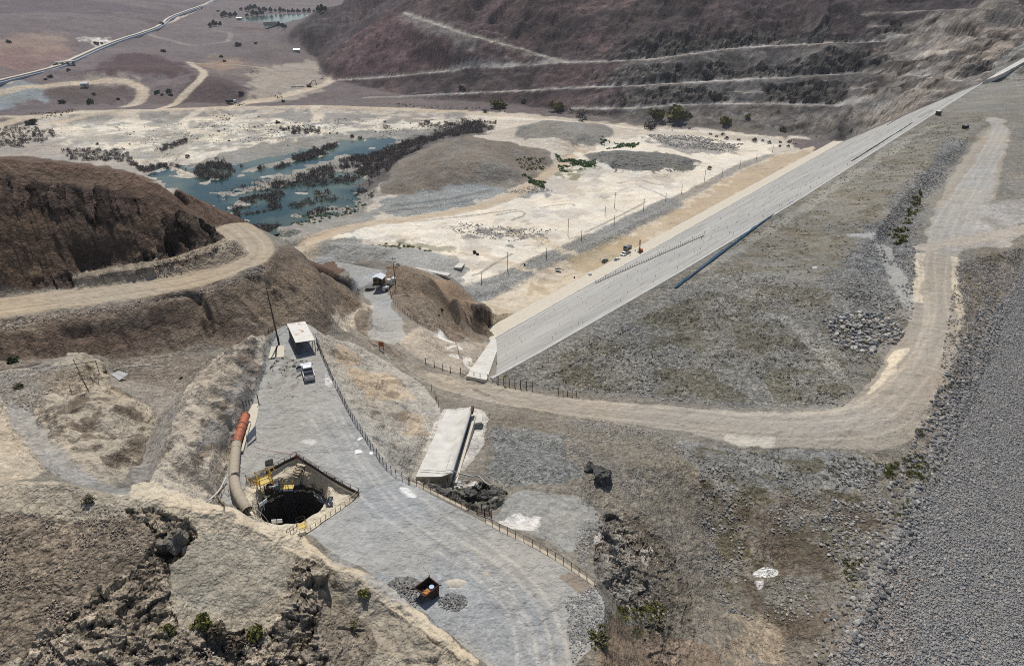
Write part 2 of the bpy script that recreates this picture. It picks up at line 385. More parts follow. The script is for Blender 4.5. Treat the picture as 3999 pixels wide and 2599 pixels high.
def hits(pp):
    """pixels -> points where the line of sight meets the ground"""
    out = []
    for px, py in pp:
        d = ray(px, py)
        x, y, z = d[0] * TT, d[1] * TT, CAM_H + d[2] * TT
        below = z < bil(GZ, x, y)
        i = int(np.argmax(below)) if below.any() else len(TT) - 1
        lo, hi = TT[max(0, i - 1)], TT[i]
        for _ in range(12):
            m = 0.5 * (lo + hi)
            if CAM_H + d[2] * m < float(bil(GZ, d[0] * m, d[1] * m)):
                hi = m
            else:
                lo = m
        out.append((d[0] * hi, d[1] * hi, CAM_H + d[2] * hi))
    return np.array(out)


def dens(P, step):
    P = np.asarray(P, float); out = [P[0]]
    for a, b in zip(P[:-1], P[1:]):
        n = max(1, int(np.linalg.norm((b - a)[:2]) / step))
        for j in range(1, n + 1):
            out.append(a + (b - a) * j / n)
    return np.array(out)


def smooth_line(P, n=2):
    """Chaikin corner cutting"""
    P = np.asarray(P, float)
    for _ in range(n):
        q = [P[0]]
        for a, b in zip(P[:-1], P[1:]):
            q += [0.75 * a + 0.25 * b, 0.25 * a + 0.75 * b]
        q.append(P[-1]); P = np.array(q)
    return P


def window(xmin, xmax, ymin, ymax):
    """index ranges of the grid that cover a box"""
    cx = np.array([xmin, xmax, xmin, xmax, 0.5 * (xmin + xmax)]); cy = np.array([ymin, ymin, ymax, ymax, 0.5 * (ymin + ymax)])
    rad = np.hypot(cx, cy)
    nx, ny = np.clip(0, xmin, xmax), np.clip(0, ymin, ymax)
    r0, r1 = math.hypot(nx, ny), rad.max()
    if ymin <= 1 and xmin < 0 < xmax:
        a0, a1 = AZ[0], AZ[-1]
    else:
        az = np.arctan2(cx, cy); a0, a1 = az.min(), az.max()
    i0 = max(0, np.searchsorted(R, r0) - 1); i1 = min(NR, np.searchsorted(R, r1) + 1)
    j0 = max(0, np.searchsorted(AZ, a0) - 1); j1 = min(NA, np.searchsorted(AZ, a1) + 1)
    return slice(i0, max(i1, i0 + 1)), slice(j0, max(j1, j0 + 1))


def carve(px, w, cut=1.5, fill=0.75, zoff=0.0, zs=None, reach=40):
    """a level bench or road along a line: cut into the slope above, filled out below"""
    P = hits(px) if len(px[0]) == 2 else np.array(px, float)
    if zs is not None:
        P[:, 2] = zs
    else:
        z = P[:, 2].copy()
        for _ in range(3):
            z[1:-1] = 0.25 * z[:-2] + 0.5 * z[1:-1] + 0.25 * z[2:]
        P[:, 2] = z + zoff
    P = smooth_line(P)
    I, J = window(P[:, 0].min() - reach, P[:, 0].max() + reach, P[:, 1].min() - reach, P[:, 1].max() + reach)
    X, Y, Z = GX[I, J], GY[I, J], GZ[I, J]
    d, zb, _ = pl_near(X, Y, P)
    e = np.maximum(d - w, 0)
    hi = zb + cut * e; lo = zb - fill * e
    GZ[I, J] = Z + (np.clip(Z, lo, hi) - Z) * (1 - sstep(0.55 * reach, reach, d))
    return P


# ------------------------------------------------------------------ benches and roads cut into the slopes
BENCH = [
    carve([(790, 186), (900, 178), (1000, 170), (1150, 155), (1300, 145), (1490, 138), (1600, 128), (1720, 110), (1900, 97), (2080, 88), (2140, 93)], 4.5, 2.2),
    carve([(850, 226), (1000, 225), (1150, 216), (1300, 207), (1480, 195), (1640, 188), (1800, 182), (1900, 172), (2000, 164), (2100, 180), (2230, 188)], 4.5, 2.2),
    carve([(1330, 252), (1480, 250), (1560, 243), (1680, 238), (1800, 240), (1960, 250), (2050, 252)], 4.0, 2.0),
    carve([(940, 30), (1010, 52), (1080, 80), (1160, 98), (1230, 126), (1310, 143)], 4.0, 1.5),
]
for row in ([(2020, 62), (2150, 55), (2260, 62), (2400, 70)], [(2110, 112), (2230, 112), (2340, 122)], [(2010, 34), (2150, 26), (2300, 20)], [(2080, 80), (2200, 78), (2330, 92)], [(2150, 158), (2230, 160), (2300, 166)], [(2040, 228), (2110, 232), (2150, 238)], [(1960, 205), (2080, 205), (2190, 212)], [(2060, 140), (2200, 140), (2300, 150)], [(1560, 215), (1700, 212), (1830, 215)]):
    BENCH.append(carve(row, 3.2, 3.2, 0.9))

BRP = [up(*p) for p in ((-300, 755, 95), (0, 716, 94), (200, 690, 93), (400, 662, 92.5), (525, 630, 92), (578, 602, 91.7), (592, 576, 91.1), (572, 548, 90), (545, 530, 89))]
carve(BRP, 4.6, 1.3, 0.8, reach=22)
LEDGE = [up(*p, 95.2) for p in ((190, 640), (300, 621), (400, 602), (475, 581), (528, 556))]
carve(LEDGE, 1.5, 1.7, 1.5, reach=9)
# ------------------------------------------------------------------ ground cover: colour, rockiness, stoniness of every zone
def C(r, g, b, lit=1.12):
    f = lambda c: (c / 255 / 12.92 if c / 255 <= 0.04045 else ((c / 255 + 0.055) / 1.055) ** 2.4)
    v = np.array([f(r) / lit, f(g) / lit, f(b) / lit])
    return v + (v @ np.array([0.3, 0.55, 0.15]) - v) * 0.2


COLR = np.zeros((NR, NA, 3), np.float32) + C(114, 102, 98)
DIST = np.hypot(GX, GY)
COLR[DIST < 420] = C(138, 130, 116)
ROCK = np.zeros((NR, NA), np.float32)       # metres of rocky relief
LUMP = np.zeros((NR, NA), np.float32)       # metres of soft lumpy relief
ROUGH = np.full((NR, NA), 0.12, np.float32) # metres of fine roughness
STONE = np.full((NR, NA), 0.45, np.float32)
DIST = np.hypot(GX, GY)
YZ = GY + 1.3 * GZ
WARPX = (fbm(GX, YZ, 9, 3, 1) - 0.5), (fbm(GX, YZ, 9, 3, 2) - 0.5)
WARPF = (fbm(GX, GY, 1.6, 2, 3) - 0.5), (fbm(GX, GY, 1.6, 2, 4) - 0.5)


EDGE = 0.5 * fbm(GX, YZ, 1.1, 3, 5, 0.6) + 0.5 * fbm(GX, YZ, 5.5, 3, 6, 0.6)


def inside(poly, X, Y):
    m = np.zeros(X.shape, bool)
    n = len(poly)
    for i in range(n):
        (xa, ya), (xb, yb) = poly[i][:2], poly[(i + 1) % n][:2]
        if ya == yb:
            continue
        c = ((ya > Y) != (yb > Y)) & (X < (xb - xa) * (Y - ya) / (yb - ya) + xa)
        m ^= c
    return m


def bl(M, n):
    return blur(M.astype(np.float32), n) if n else M.astype(np.float32)


def apply(I, J, M, col, rock, lump, rough, stone):
    if col is not None:
        COLR[I, J] += (col - COLR[I, J]) * M[..., None]
    for A, v in ((ROCK, rock), (LUMP, lump), (ROUGH, rough), (STONE, stone)):
        if v is not None:
            A[I, J] += (v - A[I, J]) * M


def P_(poly, col=None, soft=3, warp=1.0, a=1.0, rock=None, lump=None, rough=None, stone=None, thr=None, sc_=None, seed=0):
    """paint a zone; thr / sc_ keep only noisy patches of it"""
    P = hits(poly) if len(poly[0]) == 2 else np.array(poly, float)
    P = smooth_line(np.vstack([P, P[:1]]), 1)
    I, J = window(P[:, 0].min() - 3, P[:, 0].max() + 3, P[:, 1].min() - 3, P[:, 1].max() + 3)
    X, Y = GX[I, J], GY[I, J]
    s = warp * np.clip(DIST[I, J] / 100, 0.7, 12)
    M = inside(P, X + s * (5 * WARPX[0][I, J] + 1.2 * WARPF[0][I, J]), Y + s * (5 * WARPX[1][I, J] + 1.2 * WARPF[1][I, J]))
    M = bl(M, soft + 1)
    k_ = 0.75 * min(1.0, warp)
    M = sstep(0.5 - 0.12 - 0.25 * k_, 0.5 + 0.12 + 0.25 * k_, M + k_ * 1.5 * (EDGE[I, J] - 0.5))
    if thr is not None:
        n = fbm(X, YZ[I, J], sc_, 4, seed + 50, 0.6)
        M = M * sstep(thr - 0.05, thr + 0.05, n)
    apply(I, J, M * a, col, rock, lump, rough, stone)
    return P


def L_(line, w, col=None, soft=1.0, a=1.0, rock=None, lump=None, rough=None, stone=None, warp=0.4, world=False):
    P = np.array(line, float) if world else smooth_line(hits(line))
    I, J = window(P[:, 0].min() - 2 * w, P[:, 0].max() + 2 * w, P[:, 1].min() - 2 * w, P[:, 1].max() + 2 * w)
    X, Y = GX[I, J], GY[I, J]
    s = warp * np.clip(DIST[I, J] / 100, 0.7, 2.5)
    d, _, _ = pl_near(X + s * (3 * WARPX[0][I, J] + 1.5 * WARPF[0][I, J]), Y + s * (3 * WARPX[1][I, J] + 1.5 * WARPF[1][I, J]), P)
    M = 1 - sstep(w * (1 - 0.5 * soft), w * (1 + 0.5 * soft), d)
    apply(I, J, M * a, col, rock, lump, rough, stone)
    return P


def tracks(line, offs, wid, cols, al=0.75):
    P = dens(np.array(line, float), 2.0)
    t_ = np.gradient(P[:, :2], axis=0); t_ /= np.linalg.norm(t_, axis=1)[:, None] + 1e-9
    n_ = np.stack([-t_[:, 1], t_[:, 0]], 1)
    for k, o_ in enumerate(offs):
        Q = P.copy(); wob = 0.35 * np.sin(np.arange(len(P)) * 0.21 + k * 1.7) + 0.2 * np.sin(np.arange(len(P)) * 0.07 + k)
        Q[:, :2] += n_ * (o_ + wob)[:, None]
        L_(Q[::2], wid, cols[k % len(cols)], 0.9, al, world=True, warp=0.05)


# --- far left plain
P_([(-300, 20), (700, 0), (760, 10), (640, 95), (560, 150), (400, 200), (-300, 260)], C(116, 104, 102), a=1)
P_([(-300, 10), (500, 0), (420, 60), (0, 90), (-300, 110)], C(104, 90, 92), 4, thr=0.45, sc_=260)
P_([(-100, 90), (120, 62), (190, 110), (140, 150), (-100, 185)], C(160, 132, 110), 5, 2, 0.6)
P_([(-50, 120), (180, 110), (150, 148), (-50, 185)], C(135, 102, 98), 5, 2, 0.7, thr=0.5, sc_=90)
P_([(200, 88), (268, 95), (235, 108), (195, 102)], C(225, 215, 200), 2)
P_([(215, 172), (240, 140), (330, 122), (420, 145), (470, 176), (400, 190), (250, 180)], C(92, 72, 72), 3, 1)
P_([(105, 210), (200, 196), (320, 208), (310, 240), (110, 242)], C(104, 90, 84), 3, rough=0.3)
P_([(415, 236), (425, 195), (500, 180), (560, 195), (575, 234)], C(94, 78, 76), 3)
P_([(480, 120), (560, 140), (640, 150), (720, 150), (735, 190), (600, 190), (470, 165)], C(126, 112, 102), 5)
P_([(590, 165), (740, 135), (752, 180), (770, 185), (735, 222), (600, 236), (570, 215)], C(160, 148, 132), 4)
P_([(-60, 200), (110, 190), (85, 240), (0, 262), (-60, 262)], C(135, 142, 142), 3)
P_([(170, 190), (330, 185), (345, 200), (200, 206)], C(150, 140, 128), 4)
P_([(455, 150), (540, 130), (560, 150), (500, 172)], C(165, 135, 108), 4, a=0.7)
P_([(540, 62), (625, 60), (630, 72), (545, 74)], C(108, 90, 86), 2)
# --- valley floor
VAL = P_([(-300, 290), (0, 268), (545, 243), (840, 243), (1200, 262), (1540, 292), (1950, 326), (1500, 595), (1155, 780), (1110, 670), (700, 575), (560, 540), (200, 420), (-300, 380)], C(196, 184, 164), 3, 0.6)
P_([(140, 285), (420, 266), (700, 283), (860, 272), (1180, 285), (920, 312), (760, 330), (560, 352), (420, 376), (330, 384), (190, 350), (100, 335)], C(221, 210, 186), 4, 1.5)
P_([(-300, 300), (120, 290), (200, 345), (330, 385), (440, 400), (420, 440), (-300, 420)], C(168, 158, 145), 5, 2)
P_([(120, 262), (540, 246), (840, 246), (1180, 268), (900, 285), (700, 285), (430, 272), (150, 288)], C(150, 144, 134), 5, 2, thr=0.42, sc_=30)
P_([(150, 280), (900, 270), (1150, 290), (900, 330), (500, 365), (200, 340)], C(165, 158, 148), 2, 1, 0.8, thr=0.6, sc_=22, rough=0.5)
P_([(440, 380), (600, 330), (860, 300), (1180, 290), (980, 345), (890, 420), (860, 500), (600, 550), (480, 510)], C(150, 146, 136), 3, 1, 1, rough=0.4)
P_([(880, 360), (980, 300), (1180, 292), (1000, 345), (900, 420), (830, 470), (820, 420)], C(92, 84, 80), 4, 1, 0.8)
P_([(0, 300), (160, 285), (430, 268), (700, 282), (900, 300), (760, 332), (500, 368), (330, 386), (120, 345)], C(150, 146, 136), 2, 1, 0.75, thr=0.56, sc_=30, rough=0.5)
P_([(150, 300), (500, 300), (460, 350), (330, 380), (200, 350)], C(176, 168, 150), 2, 1, 0.8, thr=0.5, sc_=18)
# pale working ground
P_([(690, 570), (720, 552), (900, 520), (1060, 492), (1180, 470), (1262, 425), (1330, 362), (1470, 308), (1720, 322), (1830, 340), (1560, 462), (1320, 566), (1118, 662), (1060, 648), (1090, 612), (900, 560), (780, 545)], C(222, 211, 189), 3, 0.7, rough=0.06)
P_([(1110, 685), (1330, 588), (1560, 482), (1790, 358), (1940, 328), (1500, 598), (1158, 782), (1130, 720)], C(204, 188, 160), 2, 0.4, rough=0.06)
P_([(1115, 700), (1160, 690), (1330, 610), (1560, 490), (1700, 415), (1620, 500), (1420, 600), (1300, 650), (1180, 730), (1130, 745)], C(184, 164, 130), 4, 1.5, 0.8, thr=0.47, sc_=20)
P_([(1560, 490), (1800, 360), (1930, 332), (1700, 470), (1560, 545)], C(180, 158, 126), 4, 1, 0.8)
P_([(1310, 590), (1420, 545), (1500, 540), (1470, 600), (1390, 640), (1330, 640), (1300, 610)], C(178, 158, 122), 3, 1.2, 0.9)
P_([(820, 540), (1000, 520), (1250, 520), (1300, 560), (1150, 640), (1090, 610), (900, 560)], C(196, 184, 166), 4, 2, 0.8, thr=0.55, sc_=24)
P_([(1030, 520), (1320, 545), (1240, 580), (1060, 550)], C(150, 146, 140), 1, 1, 0.9, thr=0.55, sc_=9, rough=0.5, stone=1)
P_([(1180, 440), (1330, 380), (1600, 400), (1500, 470), (1250, 520)], C(190, 180, 164), 3, 1, 0.7, thr=0.56, sc_=20)
P_([(1500, 318), (1620, 322), (1730, 340), (1690, 358), (1560, 350)], C(176, 168, 156), 2, 1, rough=0.8, stone=1)
P_([(1240, 400), (1290, 375), (1390, 385), (1380, 410), (1280, 412)], C(140, 140, 112), 2, 1, 0.9, thr=0.5, sc_=6)
P_([(1180, 455), (1250, 440), (1290, 452), (1210, 462)], C(160, 158, 155), 1, 1, 0.9, rough=0.5, stone=1)
for ln_ in ([(1395, 457), (1405, 452), (1416, 457), (1404, 461), (1395, 457)], [(1262, 481), (1330, 472), (1335, 478)], [(1150, 500), (1180, 495), (1215, 489), (1222, 500), (1190, 512)], [(1440, 425), (1480, 418), (1540, 430)], [(1480, 428), (1520, 445), (1555, 462)], [(1100, 640), (1150, 612), (1190, 590)], [(1560, 330), (1700, 352), (1760, 350)], [(1360, 540), (1420, 512), (1500, 470)], [(900, 520), (1000, 512), (1100, 500), (1200, 488)]):
    L_(ln_, 0.9, C(168, 160, 146), 0.8, 0.8, warp=0.1, rough=0.4)
# coffer berm
COF = [(1112, 678), (1225, 626), (1350, 573), (1480, 511), (1560, 471)]
L_(COF, 8, C(148, 146, 138), 0.5, rough=0.35, stone=0.8)
L_([(1570, 462), (1650, 425), (1720, 385), (1790, 360)], 4, C(160, 152, 140), 0.8, rough=0.3)
L_([(1330, 588), (1290, 575), (1240, 548), (1180, 545)], 3, C(206, 190, 162))
# stockpiles
P_([(885, 450), (905, 395), (960, 360), (1030, 330), (1080, 316), (1135, 322), (1190, 335), (1270, 345), (1290, 370), (1240, 420), (1180, 442), (1060, 440), (960, 452)], C(134, 124, 110), 2, 0.6, rough=0.5)
P_([(880, 450), (930, 400), (1000, 380), (1080, 370), (1130, 400), (1130, 430), (1000, 452)], C(128, 115, 98), 4, 1, 0.8, thr=0.45, sc_=25)
P_([(1090, 440), (1130, 375), (1150, 370), (1200, 405), (1180, 440)], C(140, 134, 122), 3, 0.5, 0.8)
P_([(868, 490), (900, 455), (1000, 440), (1170, 428), (1190, 445), (1120, 470), (1040, 490), (930, 506)], C(150, 153, 148), 2, 0.5, rough=0.4, stone=0.8)
L_([(910, 478), (1000, 470), (1090, 455), (1140, 440)], 2.2, C(128, 130, 126), 0.8)
L_([(900, 492), (1000, 482), (1100, 465)], 2.0, C(132, 134, 130), 0.8)
P_([(1195, 322), (1215, 290), (1300, 278), (1390, 280), (1430, 305), (1420, 325), (1300, 332)], C(140, 135, 124), 2, 0.6, rough=0.35)
P_([(1355, 366), (1400, 350), (1500, 354), (1600, 365), (1630, 386), (1560, 402), (1430, 402)], C(122, 118, 108), 2, 0.6, rough=0.9, stone=0.7)
P_([(690, 588), (760, 560), (880, 566), (1000, 586), (1095, 610), (1060, 655), (930, 618), (800, 598)], C(160, 158, 150), 2, 0.6)
P_([(690, 588), (780, 590), (918, 608), (918, 614), (800, 602)], C(126, 112, 96), 2, 0.5)
P_([(900, 565), (1010, 560), (1090, 590), (1090, 612), (1010, 585)], C(140, 136, 110), 3, 1, 0.8, thr=0.5, sc_=12)
# haul roads in the valley
HAUL = C(196, 178, 150)
L_([(-200, 280), (0, 270), (300, 253), (545, 241), (830, 243), (1000, 252), (1200, 271), (1400, 284), (1560, 297)], 6, HAUL, 0.5)
L_([(1090, 272), (1300, 280), (1500, 296), (1700, 310), (1880, 322)], 5, C(218, 206, 184))
L_([(0, 222), (110, 205), (250, 193), (310, 198), (338, 215), (325, 235), (290, 246)], 7, HAUL, 0.7)
L_([(370, 248), (430, 215), (470, 188), (478, 170), (455, 155), (440, 145)], 5, HAUL, 0.7)
L_([(545, 240), (640, 225), (720, 210), (770, 190), (775, 176)], 8, C(200, 182, 154), 0.8)
L_([(470, 246), (440, 265), (418, 285), (430, 300), (520, 312)], 5, C(214, 200, 174), 0.8)
L_([(730, 246), (742, 265), (735, 278)], 6, C(205, 190, 165), 0.8)
L_([(0, 272), (150, 262), (300, 256)], 4, C(200, 186, 162))
L_([(100, 286), (220, 262), (320, 252)], 3, C(196, 180, 152))
L_([(440, 147), (520, 150), (600, 155), (660, 175)], 4, C(172, 155, 135), 0.8, 0.8)
L_([(345, 80), (480, 106), (550, 80), (500, 70)], 5, C(150, 140, 130), 0.8, 0.7)
L_([(20, 200), (120, 165), (230, 115), (400, 52), (495, 5)], 3, C(196, 178, 156), 0.8)
RA = [(1350, 352), (1300, 385), (1240, 428), (1180, 462), (1080, 490), (960, 508), (850, 520), (760, 545), (690, 575)]
carve(RA, 5, 0.6, 0.6)
L_(RA, 5.5, C(190, 170, 140), 0.6, rough=0.05)
L_([(1340, 355), (1420, 400), (1480, 425), (1540, 440)], 4, C(214, 204, 186), 0.8)
L_([(1100, 585), (1180, 612), (1250, 634), (1310, 650)], 2.5, C(205, 188, 160), 0.8)
L_([(720, 590), (690, 575)], 6, C(190, 172, 142))
# --- far mountain
mw = [tuple(p) for p in FOOT[:-2]]
mw = [up(640, 92, 30), up(700, 118, 9), up(735, 135, 6), up(748, 165, 5), up(790, 190, 4)] + mw + [(FOOT[-2][0] + 300, FOOT[-2][1], 0), (1500, 1500, 0), (1000, 3000, 0), (100, 2500, 0), (-300, 2300, 0)]
MI = inside(np.array(mw), GX, GY)
MM = blur(MI.astype(np.float32), 3)
COLR += (C(80, 68, 68) - COLR) * MM[..., None]
fd, fzb, fsx = pl_near(GX, GY, np.array([tuple(p) for p in FOOT]))
g1 = fbm(GX, GY, 90, 4, 60); g2 = fbm(GX, GY, 260, 3, 61)
COLR += (C(100, 78, 74) - COLR) * (MM * sstep(0.5, 0.62, g2) * 0.6)[..., None]
COLR += (C(66, 60, 60) - COLR) * (MM * sstep(0.5, 0.6, g1) * 0.6)[..., None]
ROUGH[MI] = 0.6
P_([(740, 180), (800, 120), (905, 40), (1000, 90), (1180, 140), (1250, 150), (1000, 170), (860, 182)], C(104, 78, 78), 5, 1, 0.7)
P_([(900, 45), (960, 40), (1100, 100), (1180, 130), (1080, 130), (960, 80)], C(128, 124, 116), 4, 1, 0.7)
P_([(1430, 140), (1720, 112), (2080, 92), (2110, 180), (1960, 250), (1960, 320), (1500, 285), (1450, 240)], C(108, 104, 98), 5, 1, 0.8)
P_([(1200, 260), (1500, 290), (1950, 326), (1960, 255), (1680, 240), (1480, 255)], C(122, 114, 104), 4, 1, 0.8)
P_([(2060, 92), (2140, 40), (2290, 0), (2420, 0), (2420, 130), (2290, 188), (2100, 270), (1965, 325), (1950, 260), (2080, 185)], C(134, 126, 116), 5, 1, 0.9, rough=1.0)
P_([(2130, 110), (2190, 95), (2200, 130), (2140, 170), (2110, 165)], C(190, 180, 165), 3, 1, 0.8, thr=0.45, sc_=16)
P_([(1985, 300), (1990, 215), (2060, 200), (2200, 200), (2100, 265), (1990, 322)], C(172, 160, 142), 4, 1, 0.8, thr=0.42, sc_=26)
P_([(2180, 80), (2390, 20), (2390, 120), (2250, 170)], C(160, 142, 124), 4, 1, 0.7, thr=0.5, sc_=30)
for bp in BENCH[:3]:
    L_(bp, 4.5, C(150, 144, 136), 0.6, world=True, rough=0.1)
L_(BENCH[3], 5, C(150, 142, 130), 0.6, world=True)
for bp in BENCH[4:]:
    L_(bp, 3.5, C(150, 140, 128), 0.8, 0.7, world=True)
# cut rock faces just above the benches
for bp, s0, s1, am in ((BENCH[0], 0.0, 0.1, 5), (BENCH[1], 0, 0, 5), (BENCH[2], 0, 0, 5)):
    P = np.array(bp); up_ = P.copy(); nrm = np.gradient(P[:, :2], axis=0); nrm /= np.linalg.norm(nrm, axis=1)[:, None] + 1e-9
    side = np.stack([-nrm[:, 1], nrm[:, 0]], 1)
    if (side[:, 1].mean()) < 0:
        side = -side
    up_[:, :2] += side * 15
    I, J = window(P[:, 0].min() - 40, P[:, 0].max() + 40, P[:, 1].min() - 40, P[:, 1].max() + 40)
    d, _, sx = pl_near(GX[I, J], GY[I, J], up_)
    M = (1 - sstep(8, 14, d)) * sstep(0.38, 0.48, fbm(GX[I, J], GY[I, J], 60, 3, 71)) * sstep(120, 260, GX[I, J] + 60)
    apply(I, J, M, C(76, 72, 66), am * 1.5, None, 1.2, None)
P_([(1130, 80), (1220, 110), (1300, 140), (1260, 146), (1160, 108)], C(150, 138, 124), 2, 1, 0.9, thr=0.5, sc_=14, rock=5)
P_([(1990, 60), (2390, 0), (2390, 125), (2250, 175), (2090, 260), (1980, 312), (2000, 200)], C(98, 88, 78), 2, 1, 0.7, rock=4.5, thr=0.5, sc_=17)
P_([(1480, 250), (1960, 252), (2040, 262), (1960, 318), (1780, 290)], C(110, 104, 94), 2, 1, 0.6, rock=2.5, thr=0.55, sc_=20)
P_([(1690, 140), (1900, 20), (1960, 20), (1800, 100), (1720, 115)], C(150, 140, 128), 3, 1, 0.7, thr=0.55, sc_=24)

# --- left hill and bench road slopes
P_([(-300, 380), (0, 360), (110, 370), (300, 396), (400, 436), (475, 490), (535, 545), (560, 580), (530, 606), (400, 640), (200, 668), (-300, 700)], C(110, 89, 71), 3, 0.4, rough=0.4, rock=0.4)
hl = [up(-300, 400, 118), up(0, 366, 114.5), up(100, 374, 113), up(300, 400, 109), up(470, 490, 100.5), up(530, 560, 93)]
P_([(p[0], p[1] + k_, 0) for k_, q_ in ((-3, hl), (150, hl[::-1])) for p in q_], C(112, 88, 70), 3, 0.3)
P_([(-300, 400), (0, 395), (150, 400), (330, 460), (440, 500), (490, 545), (300, 560), (0, 540), (-300, 540)], C(84, 67, 55), 4, 1, 0.75, thr=0.5, sc_=13)
P_([(0, 410), (120, 410), (330, 470), (350, 510), (180, 520), (0, 490)], C(72, 58, 50), 3, 1, 0.9, rock=1.8, thr=0.42, sc_=12)
P_([(60, 672), (170, 640), (200, 628), (420, 580), (530, 545), (560, 575), (530, 604), (400, 638), (200, 664)], C(84, 70, 58), 2, 0.5, rock=2.0)
L_(smooth_line(np.array(LEDGE)), 1.7, C(164, 148, 122), 0.6, 0.9, world=True, rock=0.15, warp=0.2)
P_([(40, 660), (40, 600), (70, 570), (90, 600), (95, 660)], C(165, 140, 105), 4, 1, 0.7)
P_([(-300, 745), (0, 745), (300, 700), (520, 655), (620, 600), (650, 580), (760, 632), (845, 690), (842, 715), (790, 765), (640, 775), (540, 805), (350, 830), (0, 850), (-300, 870)], C(124, 109, 92), 2, 0.4, rough=0.25)
P_([(540, 690), (610, 640), (700, 620), (830, 690), (800, 750), (640, 765)], C(134, 116, 94), 3, 1, 0.9)
P_([(-300, 770), (0, 770), (250, 740), (480, 700), (520, 760), (400, 815), (0, 840), (-300, 850)], C(104, 86, 72), 5, 1.5, 0.8, thr=0.45, sc_=12)
P_([(-300, 770), (0, 775), (100, 840), (60, 860), (-300, 880)], C(84, 68, 58), 4, 1, 0.9)
BR = smooth_line(np.array(BRP))
L_(BR, 4.7, C(170, 153, 127), 0.25, world=True, rough=0.03, rock=0, warp=0.12, stone=0.15)
tracks(BR, [-2.6, -1.4, 1.2, 2.4], 0.35, [C(186, 170, 144), C(152, 136, 112)], 0.5)
L_([(-200, 780), (0, 752), (200, 722), (400, 692), (520, 660), (610, 622)], 1.3, C(134, 124, 112), 0.8, 0.8, rough=0.5, stone=1)
# hut road, hut hill
P_([(730, 596), (800, 606), (915, 636), (895, 675), (905, 705), (945, 760), (960, 790), (905, 800), (840, 790), (860, 750), (868, 710), (842, 680), (800, 645)], C(158, 156, 150), 2, 0.4, rough=0.06)
P_([(905, 625), (925, 612), (1000, 640), (1080, 675), (1136, 712), (1140, 770), (1085, 795), (1000, 765), (950, 745), (905, 695), (895, 670)], C(142, 124, 102), 2, 0.4, rough=0.25)
P_([(1070, 690), (1110, 695), (1138, 715), (1110, 730), (1080, 715)], C(84, 70, 58), 2, 0.5, 0.9, rock=1.0)
P_([(1000, 640), (1080, 675), (1100, 700), (1060, 720), (1000, 680)], C(150, 122, 94), 3, 1, 0.7)
P_([(970, 770), (1000, 765), (1090, 800), (1140, 770), (1090, 872), (1000, 850), (930, 800)], C(176, 162, 142), 2, 0.5)
P_([(1010, 768), (1050, 780), (1100, 830), (1085, 860), (1040, 800)], C(222, 216, 204), 2, 0.6, 0.9, thr=0.45, sc_=4)
P_([(835, 788), (905, 795), (960, 835), (905, 815), (850, 800)], C(120, 106, 92), 2, 0.5)
L_([(792, 757), (815, 742), (835, 730), (860, 712)], 1.4, C(200, 186, 160), 0.7, 0.8)
P_([(835, 735), (862, 712), (866, 750), (850, 785), (825, 770)], C(126, 110, 92), 2, 0.4, 0.8)

# --- the fill
P_([(1130, 885), (1570, 640), (2160, 268), (2290, 190), (2400, 195), (2420, 560), (2260, 560), (2150, 960), (1990, 960), (1400, 925), (1130, 892)], C(134, 129, 117), 2, 0.3, rough=0.12)
fill_w = [dam(-140, FO - 2, 0), dam(480, FO - 2, 0), dam(560, FO, 0), dam(560, 177, 0), dam(-300, 177, 0), dam(-300, 150, 0)]
P_(fill_w[1:4] + [dam(300, 177, 0), dam(300, FO, 0)], C(136, 132, 122), 3, 0.3)
P_([(1240, 840), (1560, 660), (1700, 620), (1900, 650), (1960, 700), (2040, 860), (1960, 945), (1600, 935), (1250, 905), (1140, 888)], C(134, 130, 120), 4, 1, rough=0.45, stone=0.9)
P_([(1240, 850), (1700, 640), (2100, 700), (2040, 870), (1960, 945), (1300, 905)], C(110, 104, 82), 2, 1, 0.7, thr=0.53, sc_=7)
P_([(1590, 640), (2160, 280), (2300, 260), (2180, 400), (2000, 620), (1850, 640)], C(120, 112, 90), 1, 1, 0.75, thr=0.56, sc_=4)
P_([(1590, 650), (2160, 290), (2180, 290), (1640, 640)], C(156, 152, 138), 3, 0.4, 0.8)
P_([(1900, 660), (2000, 570), (2080, 460), (2200, 330), (2260, 310), (2200, 400), (2120, 520), (2120, 700), (2000, 740)], C(132, 130, 124), 3, 0.8, 1, rough=0.5, stone=1)
L_([(1985, 545), (2035, 552), (2062, 590), (2085, 650), (2118, 705), (2150, 760)], 2.3, C(160, 157, 148), 0.4, rough=0.03, stone=0.15)
L_([(1830, 740), (1870, 780), (1920, 830), (1960, 880)], 1.6, C(158, 154, 142), 0.8, 0.8)
# main road
MR = [(835, 770), (870, 785), (910, 812), (960, 852), (1020, 885), (1100, 912), (1240, 938), (1400, 955), (1580, 970), (1800, 990), (2000, 982), (2080, 935), (2150, 840), (2185, 740), (2178, 660), (2180, 590), (2200, 520), (2240, 450), (2300, 360), (2335, 290)]
MRW = smooth_line(hits(MR))
P_([(930, 835), (980, 862), (1060, 888), (1240, 918), (1400, 934), (1600, 948), (1780, 958), (1950, 955), (2010, 905), (2080, 800), (2130, 700), (2140, 640), (2150, 560), (2180, 460), (2270, 320), (2320, 270), (2345, 290), (2330, 400), (2270, 550), (2215, 600), (2215, 680), (2240, 760), (2215, 880), (2150, 1000), (2060, 1050), (1900, 1062), (1700, 1030), (1560, 995), (1330, 970), (1160, 938), (1040, 908), (975, 880)], C(160, 149, 131), 1, 0.22, rough=0.025, stone=0.1)
P_([(2150, 560), (2380, 430), (2400, 560), (2260, 580), (2180, 600)], C(168, 162, 152), 3, 0.6, rough=0.08)
